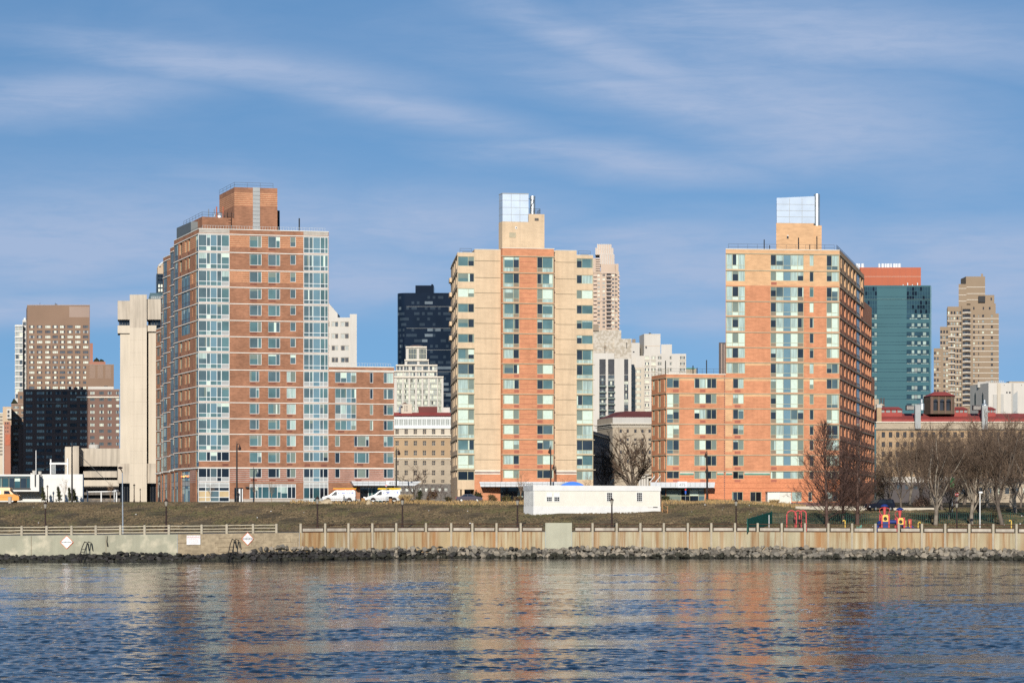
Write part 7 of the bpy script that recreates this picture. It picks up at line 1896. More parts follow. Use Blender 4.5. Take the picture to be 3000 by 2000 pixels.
def cargo_van(px_nose, D, label, ladder, second):
 """nose towards -x"""
 t = thing('cargo_van', label, 'van', (0, 0, 0), 'white cargo vans before the brown brick tower')
 W = 2.0
 prof = [(0.05, 0.42), (0.0, 0.75), (0.12, 1.0), (1.05, 1.18), (1.95, 1.86), (2.25, 2.0), (5.25, 2.02), (5.4, 1.85), (5.45, 0.45), (5.3, 0.32), (0.25, 0.30)]
 mb = MB(); car_body(mb, prof, W, 'van_white', 0.86, 1.05); mb.build('body', t)
 mb = MB(); side_panel(mb, [(1.42, 1.16), (2.42, 1.16), (2.42, 1.82), (2.05, 1.80)], 1, 'glass_black', 0.86, W, 1.05); mb.build('side_window', t)
 mb = MB(); k = 0.92; mb.poly([(1.12, -0.80, 1.24), (1.12, 0.80, 1.24), (1.93, 0.72, 1.85), (1.93, -0.72, 1.85)][::-1], 'glass_dark')
 for v in range(len(mb.v)): x, y, z = mb.v[v]; mb.v[v] = (x - 0.02, y, z + 0.02)
 mb.build('windscreen', t)
 mb = MB(); mb.box(0.8, 4.7, -W / 2 - 0.012, -W / 2 + 0.01, 0.56, 0.62, 'stripe_brown'); mb.build('side_stripe', t)
 mb = MB(); mb.box(5.4, 5.6, -0.95, 0.95, 0.36, 0.52, 'iron_black'); mb.build('bumper', t); mb = MB(); mb.box(-0.08, 0.1, -0.95, 0.95, 0.40, 0.56, 'iron_black'); mb.build('bumper', t)
 mb = MB(); mb.box(5.41, 5.47, -0.98, -0.86, 0.75, 1.1, 'lamp_red'); mb.build('tail_light', t); mb = MB(); mb.box(-0.02, 0.1, -0.9, -0.6, 0.78, 0.95, 'lamp_clear'); mb.build('headlight', t)
 mb = MB(); mb.box(1.5, 1.62, -1.16, -0.99, 1.15, 1.4, 'iron_black'); mb.build('mirror', t)
 for x in (0.95, 4.45):
  for y in (-0.86, 0.86): wheel(t, x, y)
  mb = MB(); pts = [(x + 0.46 * math.cos(a * math.pi / 10), -W / 2 - 0.006, 0.35 + 0.46 * math.sin(a * math.pi / 10)) for a in range(11)]; mb.poly(list(reversed(pts)), 'tyre'); mb.build('wheel_arch', t)
 rot = Matrix.Rotation(R(90), 4, 'X')
 mb = MB(); text_faces(mb, 'TIME WARNER', 0.34, 'logo_blue', Matrix.Translation((3.0, -0.97, 1.62)) @ rot, 'LEFT', bold=0.016); text_faces(mb, 'CABLE', 0.26, 'ink_grey', Matrix.Translation((3.0, -0.985, 1.30)) @ rot, 'LEFT', bold=0.012)
 mb.build('lettering', t)
 mb = MB(); c = (2.78, 1.50); mb.tube([(c[0] + 0.19 * math.cos(a * 0.55), -0.975, c[1] + 0.19 * math.sin(a * 0.55)) for a in range(3, 12)], 0.05, 'logo_blue', 5); mb.tube([(c[0] - 0.08, -0.975, c[1] + 0.02), (c[0] + 0.02, -0.975, c[1] + 0.08), (c[0] + 0.12, -0.975, c[1])], 0.045, 'logo_blue', 5); mb.build('logo', t)
 mb = MB()
 for x in (2.5, 3.8, 5.0): mb.box(x, x + 0.06, -0.75, 0.75, 2.02, 2.12, 'rim')
 mb.build('roof_rack', t)
 for y, m, z in ((-0.55, ladder, 2.16), (0.25, second, 2.26)):
  l = thing('ladder', ('orange' if m == 'ladder_orange' else 'yellow') + ' ladder lying on the roof rack of the %s white van' % ('left' if ladder == 'ladder_orange' else 'right') + (' at the far side' if y > 0 else ' at the near side'), 'ladder', (0, 0, 0), 'ladders on the van roofs')
  mb = MB()
  for s in (-0.2, 0.2): mb.box(1.7, 5.5, y + s - 0.03, y + s + 0.03, z, z + 0.12, m)
  mb.build('side_rail', l)
  mb = MB()
  for k in range(12): mb.box(1.9 + k * 0.3, 1.94 + k * 0.3, y - 0.2, y + 0.2, z + 0.04, z + 0.08, m)
  mb.build('rung', l)
  l.location = (X(px_nose, D), D, gz(px_nose + 40, D) + 0.02)
 t.location = (X(px_nose, D), D, gz(px_nose + 40, D) + 0.02)
cargo_van(946, 339.5, 'white cargo van with an orange ladder and blue lettering behind the long flat boulder', 'ladder_orange', 'ladder_yellow')
cargo_van(1077.5, 341, 'white cargo van with a yellow ladder parked under the numbered canopy by the round boulder', 'ladder_yellow', 'ladder_yellow')
def small_car(name, label, cat, px, D, rz, prof, win, m, L, W=1.75, sc=1.0, tumble=0.74, zs=0.8, wx=(0.85, 3.45)):
 t = thing(name, label, cat, (0, 0, 0))
 mb = MB(); car_body(mb, prof, W, m, tumble, zs); mb.build('body', t)
 mb = MB()
 for w in win: side_panel(mb, w, 1, 'glass_dark', tumble, W, zs)
 mb.build('side_window', t)
 for x in wx:
  for y in (-W / 2 + 0.1, W / 2 - 0.1): wheel(t, x, y, 0.32)
 for y in (-W / 2 + 0.12, W / 2 - 0.42):
  mb = MB(); mb.box(L - 0.12, L + 0.02, y, y + 0.3, 0.58, 0.74, 'lamp_clear'); mb.build('headlight', t)
  mb = MB(); mb.box(-0.02, 0.1, y, y + 0.3, 0.65, 0.85, 'lamp_red'); mb.build('tail_light', t)
 t.rotation_euler = (0, 0, rz); t.location = (X(px, D), D, gz(px, D) + 0.02); t.scale = (sc,) * 3
small_car('parked_car', 'dark plum saloon car parked before the tan brick tower', 'car', 1336, 342, R(4),
   [(0.1, 0.3), (0.0, 0.6), (0.08, 0.92), (0.75, 0.98), (1.35, 1.36), (2.5, 1.40), (3.3, 0.98), (4.15, 0.86), (4.35, 0.65), (4.3, 0.32)], [[(0.95, 0.98), (1.85, 0.98), (1.85, 1.32), (1.42, 1.31)], [(1.95, 0.98), (3.05, 0.98), (2.48, 1.33), (1.95, 1.34)]], 'car_plum', 4.35)
small_car('parked_suv', 'black sport utility car parked on the park road among the bare trees', 'car', 2611, 329, R(180 + 28),
   [(0.05, 0.42), (0.0, 0.9), (0.2, 1.75), (0.6, 1.85), (2.9, 1.82), (3.65, 1.25), (4.7, 1.1), (4.85, 0.8), (4.8, 0.4)], [[(0.4, 1.2), (1.5, 1.2), (1.5, 1.7), (0.5, 1.72)], [(1.65, 1.2), (3.4, 1.2), (2.85, 1.72), (1.65, 1.72)]], 'car_black', 4.85, 1.95, 1.0, 0.8, 1.15, (0.95, 3.85))
def minibus():
 D = 338.0; t = thing('minibus', 'orange school minibus with square side windows parked at the white hall', 'bus', (0, 0, 0))
 W = 2.1
 prof = [(-3.2, 0.35), (-3.25, 2.35), (-3.0, 2.5), (3.05, 2.5), (3.15, 2.35), (3.1, 2.0), (3.75, 1.4), (4.45, 1.15), (4.62, 0.95), (4.65, 0.45), (4.4, 0.35)]
 mb = MB(); car_body(mb, prof, W, 'bus_orange', 0.9, 1.4); mb.build('body', t)
 mb = MB()
 for a in (-2.9, -1.95, -1.0, -0.05, 0.9): side_panel(mb, [(a, 1.42), (a + 0.72, 1.42), (a + 0.72, 1.95), (a, 1.95)], 1, 'blind_white', 0.9, W, 1.4, 0.01); side_panel(mb, [(a + 0.1, 1.5), (a + 0.35, 1.5), (a + 0.35, 1.85), (a + 0.1, 1.85)], 1, 'glass_dark', 0.9, W, 1.4, 0.014)
 side_panel(mb, [(2.15, 1.42), (3.25, 1.42), (2.95, 1.95), (2.15, 1.95)], 1, 'glass_black', 0.9, W, 1.4); mb.build('side_window', t)
 mb = MB(); mb.poly([(3.13, -0.88, 2.0), (3.73, -0.95, 1.44), (3.73, 0.95, 1.44), (3.13, 0.88, 2.0)], 'glass_dark'); mb.v = [(x + 0.02, y, z + 0.02) for x, y, z in mb.v]; mb.build('windscreen', t)
 mb = MB(); mb.box(4.6, 4.75, -0.95, 0.95, 0.4, 0.75, 'iron_black'); mb.build('bumper', t)
 mb = MB(); mb.box(4.58, 4.67, -0.85, 0.85, 0.8, 1.1, 'iron_black'); mb.build('radiator', t)
 mb = MB(); side_panel(mb, [(-3.2, 0.95), (3.6, 0.95), (3.6, 0.99), (-3.2, 0.99)], 1, 'stripe_brown', 0.9, W, 1.4, 0.006); mb.build('side_stripe', t)
 mb = MB(); mb.tube([(4.1, -1.0, 1.2), (4.25, -1.3, 1.45), (4.25, -1.3, 1.7)], 0.04, 'iron_black', 5); mb.box(4.15, 4.35, -1.4, -1.2, 1.4, 1.75, 'iron_black'); mb.build('mirror', t)
 for x in (-2.0, 3.5):
  for y in (-0.9, 0.9): wheel(t, x, y, 0.38, 0.25)
 t.location = (X(-22, D), D, gz(0, D) + 0.02)
minibus()
def trailer():
 t = thing('site_trailer', 'long cream office trailer with white trim standing on the grass slope', 'trailer', (X(1563, 303), 303, gz(1563, 303)))
 ux = Vector((math.cos(R(22)), math.sin(R(22)))); c0 = at(1563, 303)
 f = Face(c0, c0 + ux * 30); L = f.fu(1934); f = Face(c0, c0 + ux * L)
 uy = Vector((-ux.y, ux.x)); P = lambda u, v: tuple(c0 + ux * u + uy * v); dep = 3.7
 z0, za, zb, z1 = Z(1500, 303) - 0.6, Z(1482.5, 303), Z(1436.5, 303), Z(1421, 303)
 mb = MB(); mb.prism([P(0, 0), P(L, 0), P(L, dep), P(0, dep)], za, zb, 'trailer_cream'); mb.build('body', t)
 mb = MB(); mb.prism([P(-0.05, -0.05), P(L + 0.05, -0.05), P(L + 0.05, dep), P(-0.05, dep)], z0, za - 0.003, 'white_paint'); mb.build('skirt', t)
 mb = MB(); mb.prism([P(-0.08, -0.1), P(L + 0.08, -0.1), P(L + 0.08, dep + 0.1), P(-0.08, dep + 0.1)], zb + 0.003, z1, 'white_paint', 'roof_tar'); mb.build('fascia', t)
 s = Face(P(0, dep), P(0, 0)); mb = MB()
 for k in range(9): s.bar(mb, dep * k / 9 + 0.05, dep * k / 9 + 0.28, za, zb - 0.02, 0.0, 0.05, 'corrugated')
 s.bar(mb, 0, dep, zb + 0.02, z1 - 0.02, 0.08, 0.1, 'corrugated'); mb.build('end_wall', t)
 mb = MB(); f.bar(mb, 0, 0.12, za, zb, 0, 0.03, 'white_paint'); f.bar(mb, L - 0.12, L, za, zb, 0, 0.03, 'white_paint'); mb.build('corner_trim', t)
 for px, w, blind in ((1609, 15.5, 1), (1631, 15.5, 1), (1785.5, 16, 0), (1873, 16, 0)):
  u = f.fu(px); hw = w / 2 / F * f.D(u); zt, zl = f.zat(px, 1443), f.zat(px, 1467)
  mb = MB(); e = 0.1
  f.bar(mb, u - hw - e, u + hw + e, zt, zt + e, 0, 0.06, 'white_paint'); f.bar(mb, u - hw - e, u + hw + e, zl - e, zl, 0, 0.07, 'white_paint'); f.bar(mb, u - hw - e, u - hw, zl, zt, 0, 0.06, 'white_paint'); f.bar(mb, u + hw, u + hw + e, zl, zt, 0, 0.06, 'white_paint')
  for k in (1, 2): f.bar(mb, u - hw + 2 * hw * k / 3 - 0.02, u - hw + 2 * hw * k / 3 + 0.02, zl, zt, 0, 0.04, 'white_paint')
  for k in (1, 2, 3): f.bar(mb, u - hw, u + hw, zl + (zt - zl) * k / 4 - 0.02, zl + (zt - zl) * k / 4 + 0.02, 0, 0.036, 'white_paint')
  w_ = mb.build('window', t)
  mb = MB(); zm = (zt + zl) / 2
  mb.poly([f.P(u - hw, zl, 0.015), f.P(u + hw, zl, 0.015), f.P(u + hw, zm, 0.015), f.P(u - hw, zm, 0.015)], 'glass_black'); mb.poly([f.P(u - hw, zm, 0.015), f.P(u + hw, zm, 0.015), f.P(u + hw, zt, 0.015), f.P(u - hw, zt, 0.015)], 'sign_white' if blind else 'glass_black'); mb.build('pane', w_)
 mb = MB(); f.bar(mb, f.fu(1913), f.fu(1926), f.zat(1913, 1486.5), f.zat(1913, 1484), 0.03, 0.08, 'iron_black'); f.bar(mb, f.fu(1897), f.fu(1912), f.zat(1900, 1486.3), f.zat(1900, 1485.3), 0.03, 0.07, 'ledge_olive'); mb.build('vent', t)
 # plank steps at the right end
 d = thing('plank_steps', 'short plank ramp with handrails at the right end of the trailer', 'steps', tuple(P(L + 1, 1)) + (z0,))
 a, b = at(1941, 309), at(1956, 306)
 for y in (0, 1.0):
  mb = MB(); g = gz(1950, 306)
  mb.tube([(a.x, a.y + y, g + 1.4), (b.x, b.y + y, g + 0.9)], 0.06, 'wood_plank', 4); mb.tube([(a.x, a.y + y, g + 0.7), (b.x, b.y + y, g + 0.35)], 0.06, 'wood_plank', 4)
  for q, h in ((a, 1.7), (b, 1.1)): mb.tube([(q.x, q.y + y, g - 0.3), (q.x, q.y + y, g + h)], 0.07, 'wood_plank', 4)
  mb.build('handrail', d)
 mb = MB(); mb.hexa([(a.x, a.y, g + 0.5), (b.x, b.y, g), (b.x, b.y + 1, g), (a.x, a.y + 1, g + 0.5)], [(a.x, a.y, g + 0.6), (b.x, b.y, g + 0.1), (b.x, b.y + 1, g + 0.1), (a.x, a.y + 1, g + 0.6)], 'wood_plank'); mb.build('tread', d)
trailer()
def park_lamps():
 """black post lamps: built once at the origin, then copied"""
 hL = 4.05
 t = thing('park_lamp', 'x', 'lamp', (0, 0, 0), 'black park lamps')
 mb = MB(); mb.lathe((0, 0, -0.15), [(0.20, 0), (0.20, 0.55), (0.14, 0.7), (0.11, 0.9), (0.085, 3.2), (0.11, 3.25), (0.09, 3.32)], 'iron_brown', 10); mb.build('post', t)
 mb = MB(); mb.lathe((0, 0, 3.15), [(0.10, 0), (0.13, 0.08), (0.22, 0.55)], 'lamp_glass', 8); mb.build('lantern', t)
 mb = MB(); mb.lathe((0, 0, 3.70), [(0.27, 0), (0.25, 0.06), (0.10, 0.2), (0.04, 0.24), (0.04, 0.34), (0.01, 0.4)], 'iron_brown', 8); mb.build('cap', t)
 spots = [(133, 1551, 1467, 'behind the cream railing at the left, below the minibus'), (487, 1549, 1459, 'behind the cream railing near the stone wall corner'), (930, 1541, 1452, 'on the slope below the left white van'), (1179, 1541, 1456, 'on the slope below the pampas grass clump'),
    (1516, 1541, 1457, 'at the left end of the cream trailer'), (1792.5, 1540, 1456, 'in front of the cream trailer'), (2156.5, 1540, 1460, 'on the slope left of the green windscreen'), (2803, 1543, 1466, 'between the tree trunks right of the play towers')]
 t2 = [(393, 405.0, 1416, 'smallest one at the foot of the concrete shaft'), (411, 400.0, 1430, 'second one at the foot of the concrete shaft'), (467, 348.0, 1406, 'at the back corner of the brown brick tower'), (139, 347.0, 1420, 'before the white hall beside a conifer')]
 first = True
 for px, yb, yt, lb in spots:
  D = wallD(px) + 6.5; z = gz(px, D); s = (Z(yt, D) - z) / hL
  if first: t.location = (X(px, D), D, z); t.scale = (s, s, s); t['label'] = 'black park lamp ' + lb; first = False
  else: copy_thing(t, (X(px, D), D, z), 0.3 * px, s, 'black park lamp ' + lb)
 for px, D, yt, lb in t2:
  z = gz(px, D) - 0.1; s = (Z(yt, D) - z) / hL; copy_thing(t, (X(px, D), D, z), 0, s, 'black park lamp ' + lb)
park_lamps()
def street_lamps():
 t = thing('street_lamp', 'x', 'street lamp', (0, 0, 0), 'tall street lamps')
 mb = MB(); mb.lathe((0, 0, -0.2), [(0.2, 0), (0.2, 0.9), (0.15, 1.2), (0.115, 9.2), (0.06, 9.6), (0.02, 10.0)], 'iron_black', 10); mb.build('pole', t)
 mb = MB(); mb.tube([(0, 0, 8.6), (0.1, -0.1, 9.25), (0.35, -0.3, 9.35), (0.5, -0.35, 9.1)], 0.045, 'iron_black', 6); mb.build('arm', t)
 mb = MB(); mb.lathe((0.5, -0.35, 8.25), [(0.05, 0), (0.22, 0.12), (0.25, 0.35), (0.12, 0.6), (0.06, 0.85)], 'iron_brown', 10); mb.build('lantern', t)
 for i, (px, yt, D, fl, lb) in enumerate(((694, 1287, 343, 1, 'tall dark street lamp before the door of the brown brick tower'), (1161, 1304, 344, 1, 'tall dark street lamp beside the right white van'), (1613.5, 1298, 343, -1, 'tall dark street lamp rising behind the trailer before the red brick bay'), (2071, 1312, 352, -1, 'tall dark street lamp before the orange brick wing and its canopy'), (211, 1288, 344, 0, 'tall dark lamp mast beside conifers before the white hall'))):
  z = gz(px, D); s = (Z(yt, D) - z) / 10.0
  if i == 0: t.location = (X(px, D), D, z); t.scale = (s, s, s); t['label'] = lb
  else:
   r = copy_thing(t, (X(px, D), D, z), 0 if fl >= 0 else math.pi * 0.8, s, lb)
   if fl == 0:
    for ch in list(r.children):
     if not ch.name.startswith('pole'): bpy.data.objects.remove(ch)
 # light grey pole by the railing
 px, D = 360, wallD(360) + 4.0; z = gz(px, D); q = at(px, D)
 t = thing('silver_pole', 'slim silver pole with a small round head behind the cream railing', 'pole', (q.x, q.y, z))
 mb = MB(); mb.tube([(q.x, q.y, z), (q.x - 0.07, q.y, Z(1384, D))], [0.10, 0.06], 'steel', 10); mb.build('shaft', t)
 mb = MB(); mb.tube([(q.x - 0.07, q.y, Z(1384, D)), (q.x - 0.12, q.y - 0.3, Z(1377, D)), (q.x - 0.2, q.y - 0.6, Z(1373, D))], 0.06, 'iron_brown', 6); mb.lathe((q.x - 0.2, q.y - 0.6, Z(1374, D)), [(0.05, 0), (0.28, 0.1), (0.28, 0.25), (0.05, 0.32)], 'iron_brown', 10); mb.build('lamp_head', t)
 px, D = 2871, 275; z = gz(px, D); q = at(px, D)
 t = thing('light_column', 'slim pale grey lighting column among the trees at the right', 'pole', (q.x, q.y, z))
 mb = MB(); mb.tube([(q.x, q.y, z), (q.x, q.y, Z(1442, D))], 0.07, 'white_paint', 8); mb.build('shaft', t); mb = MB(); mb.box(q.x - 0.15, q.x + 0.3, q.y - 0.2, q.y + 0.2, Z(1444, D), Z(1439, D), 'white_paint'); mb.build('lamp_head', t)
street_lamps()
def signs():
 rot = Matrix.Rotation(R(90), 4, 'X')
 def small(mb, s, size, m, px, D, py): text_faces(mb, s, size, m, Matrix.Translation((X(px, D), D, Z(py, D))) @ rot, depth=0.004)
 for px, py, r, lb in ((195.5, 1587.5, 19.5, 'white diamond warning sign with an orange edge on the green wall'), (725.5, 1577.5, 19.5, 'white diamond warning sign with an orange edge on the cut stone wall')):
  D = wallD(px) - 0.12; a = r * D / F; x, z = X(px, D), Z(py, D)
  t = thing('warning_sign', lb, 'sign', (x, D, z), 'diamond warning signs')
  mb = MB(); mb.hexa([(x, D, z - a), (x, D + 0.04, z - a), (x - a, D + 0.04, z), (x - a, D, z)], [(x + a, D, z), (x + a, D + 0.04, z), (x, D + 0.04, z + a), (x, D, z + a)], 'sign_orange'); mb.build('border', t)
  b = a * 0.90; d = D - 0.006
  mb = MB(); mb.poly([(x, d, z - b), (x + b, d, z), (x, d, z + b), (x - b, d, z)], 'sign_white'); mb.build('board', t)
  mb = MB(); s = a / 19.5
  for tx, sz, dy, m in (('ELECTRIC', 3.4, 9.2, 'ink_grey'), ('CABLES', 3.4, 5.3, 'ink_grey'), ('WARNING', 7.2, 0.0, 'ink'), ('DO NOT ANCHOR', 3.0, -5.0, 'ink_grey'), ('OR DREDGE', 3.0, -8.6, 'ink_grey')):
   text_faces(mb, tx, sz * s, m, Matrix.Translation((x, d - 0.004, z + dy * s)) @ rot, depth=0.002, bold=0.006 if m == 'ink' else 0)
  mb.build('lettering', t)
  t.rotation_euler = (0, 0, math.atan2(wallD(px + 20) - wallD(px - 20), X(px + 20, wallD(px + 20)) - X(px - 20, wallD(px - 20))))
 px, py = 567, 1581; D = wallD(px) - 0.12; x, z = X(px, D), Z(py, D); k = D / F
 t = thing('warning_sign', 'white rectangular warning board with faded pink heading on the cut stone wall', 'sign', (x, D, z))
 mb = MB(); mb.box(x - 21 * k, x + 21 * k, D, D + 0.04, z - 13.5 * k, z + 13.5 * k, 'sign_white'); mb.build('board', t)
 mb = MB(); text_faces(mb, 'WARNING', 8.6 * k, 'sign_pink', Matrix.Translation((x, D - 0.005, z + 8 * k)) @ rot, depth=0.002, bold=0.006)
 for i, tx in enumerate(('HIGH VOLTAGE', 'ELECTRIC CABLES', 'DO NOT ANCHOR', 'OR DREDGE')): text_faces(mb, tx, 3.6 * k, 'sign_pink', Matrix.Translation((x, D - 0.005, z + (2.4 - 4.3 * i) * k)) @ rot, depth=0.002)
 mb.build('lettering', t)
 t.rotation_euler = (0, 0, math.atan2(wallD(px + 20) - wallD(px - 20), X(px + 20, wallD(px + 20)) - X(px - 20, wallD(px - 20))))
 for px, D, yt, lb, parts in ((1131.5, 338.5, 1419, 'thin sign post with a small pinkish plate before the right white van', (('sign_pink', 1419, 1424, 2.8),)), (2008.5, 350, 1431, 'blue parking sign post under the orange tower canopy', (('sign_red', 1431, 1436, 2.2), ('sign_blue', 1437, 1446, 2.2))),
         (1008, 337, 1450, 'short dark bollard before the left white van', ()), (2790, 322, 1409, 'green banner on a pole among the park trees', (('sign_green', 1399, 1428, 6),)), (2803.5, 320, 1444, 'red do not enter sign among the park trees', (('sign_red', 1442, 1454, 6),))):
  t = thing('sign_post' if parts else 'bollard', lb, 'sign' if parts else 'bollard', (X(px, D), D, gz(px, D)))
  mb = MB(); mb.tube([(X(px, D), D, gz(px, D) - 0.1), (X(px, D), D, Z(yt, D))], 0.05 if parts else 0.11, 'steel' if parts else 'iron_black', 6); mb.build('post', t)
  for m, y0, y1, w in parts:
   mb = MB()
   if m == 'sign_red' and w == 6:
    c = (X(px, D), Z((y0 + y1) / 2, D)); mb.tube([(c[0], D - 0.1, c[1]), (c[0], D - 0.06, c[1])], w * D / F, m, 16); mb.box(c[0] - 0.22, c[0] + 0.22, D - 0.115, D - 0.09, c[1] - 0.05, c[1] + 0.05, 'sign_white')
   else: mb.box(X(px - w, D), X(px + w, D), D - 0.1, D - 0.06, Z(y1, D), Z(y0, D), m)
   mb.build('plate', t)
 for px, lb in ((247, 'black curved iron ladder rails on the rocks before the green wall'), (679, 'black iron ladder rails leaning on the rocks before the stone wall')):
  D = wallD(px) - 0.5; t = thing('iron_ladder', lb, 'ladder', (X(px, D), D, 0)); z1 = Z(1586, D) if px < 400 else Z(1578, D)
  for s in (0, 0.45):
   mb = MB(); x = X(px, D) + s
   mb.tube([(x - 0.3, D - 2.6, -0.2), (x - 0.05, D - 0.9, z1 - 0.6), (x + 0.1, D - 0.3, z1), (x + 0.35, D + 0.2, z1 - 0.15), (x + 0.5, D + 0.42, z1 - 1.1)], 0.055, 'iron_black', 6); mb.build('stile', t)
  for k in range(6):
   mb = MB(); f_ = k / 6; x = X(px, D) - 0.3 + 0.25 * f_; mb.tube([(x, D - 2.6 + 1.7 * f_, -0.1 + (z1 - 0.5) * f_), (x + 0.45, D - 2.6 + 1.7 * f_, -0.1 + (z1 - 0.5) * f_)], 0.04, 'iron_black', 5); mb.build('rung', t)
 px = 315; D = wallD(px) - 0.04; mb = MB(); mb.tube([(X(px, D), D, Z(1569, D)), (X(px - 1.5, D), D, Z(1585, D)), (X(px + 1, D), D, Z(1600, D))], [0.03, 0.06, 0.10], 'iron_black', 6)
 o = mb.build('hanging_rope', None, (X(px, D), D, Z(1600, D))); tag(o, 'dark rope end hanging down the green wall', 'rope')
signs()
def person():
 px, D = 697.5, 347.5; z = gz(px, D); x = X(px, D)
 t = thing('person', 'person in a dark coat standing at the doorway of the brown brick tower', 'person', (x, D, z))
 def blob(name, secs, m, n=12):
  mb = MB(); loft(mb, [[(x + cx + rx * math.cos(2 * math.pi * j / n), D + cy + ry * math.sin(2 * math.pi * j / n), z + h) for j in range(n)] for cx, cy, rx, ry, h in secs], m); return mb.build(name, t, smooth=True)
 # one continuous body: legs are skinned from a joint skeleton
 me = bpy.data.meshes.new('body')
 J = [((0, 0, 0.92), 0.15), ((0, 0, 1.15), 0.155), ((0, 0, 1.38), 0.17), ((0, 0, 1.50), 0.075), ((0, -0.015, 1.60), 0.085), ((0, -0.02, 1.70), 0.09), ((-0.1, 0, 0.85), 0.10), ((-0.11, -0.02, 0.48), 0.072), ((-0.12, 0.02, 0.08), 0.05), ((-0.13, -0.12, 0.03), 0.045),
   ((0.1, 0, 0.85), 0.10), ((0.12, -0.03, 0.48), 0.072), ((0.13, 0.0, 0.08), 0.05), ((0.15, -0.13, 0.03), 0.045), ((-0.2, 0, 1.40), 0.07), ((-0.26, 0.02, 1.12), 0.055), ((-0.2, -0.14, 0.92), 0.042), ((0.2, 0, 1.40), 0.07), ((0.27, 0.02, 1.12), 0.055), ((0.18, -0.16, 0.98), 0.042)]
 E = [(0, 1), (1, 2), (2, 3), (3, 4), (4, 5), (0, 6), (6, 7), (7, 8), (8, 9), (0, 10), (10, 11), (11, 12), (12, 13), (2, 14), (14, 15), (15, 16), (2, 17), (17, 18), (18, 19)]
 hands = []
 for b, s in ((16, -1), (19, 1)):
  p = J[b][0]
  for k in range(5):
   J.append(((p[0] + s * (-0.03 + 0.016 * k), p[1] - 0.03 - (0.03 if k == 0 else 0), p[2] - 0.07 - 0.012 * (k in (2, 3)) + (0.03 if k == 0 else 0)), 0.012)); E.append((b, len(J) - 1))
 me.from_pydata([j[0] for j in J], E, []); me.materials.append(MATS['coat_dark'])
 o = bpy.data.objects.new('body', me); COL.objects.link(o); o.parent = t
 sk = o.modifiers.new('skin', 'SKIN');
 for i, v in enumerate(me.skin_vertices[0].data if me.skin_vertices else []): v.radius = (J[i][1], J[i][1])
 if not me.skin_vertices:
  lay = me.attributes
 sb = o.modifiers.new('sub', 'SUBSURF'); sb.levels = sb.render_levels = 2
 blob('trousers', [(0, 0, 0.17, 0.13, 0.98), (0, 0, 0.19, 0.13, 0.85), (0, 0, 0.20, 0.12, 0.6)], 'trousers_grey')
 mb = MB(); mb.lathe((x, D - 0.03, z + 1.53), [(0.04, 0), (0.075, 0.05), (0.085, 0.11), (0.07, 0.18), (0.03, 0.215)], 'skin', 12); mb.box(x - 0.012, x + 0.012, D - 0.135, D - 0.1, z + 1.61, z + 1.65, 'skin')
 for s in (-0.03, 0.03): mb.box(x + s - 0.01, x + s + 0.01, D - 0.122, D - 0.10, z + 1.655, z + 1.668, 'ink')
 mb.box(x - 0.02, x + 0.02, D - 0.119, D - 0.09, z + 1.582, z + 1.59, 'sign_pink'); mb.build('face', t)
 mb = MB(); mb.lathe((x, D, z + 1.60), [(0.092, 0), (0.105, 0.07), (0.085, 0.14), (0.03, 0.18)], 'hair_dark', 12); mb.build('hair', t)
person()
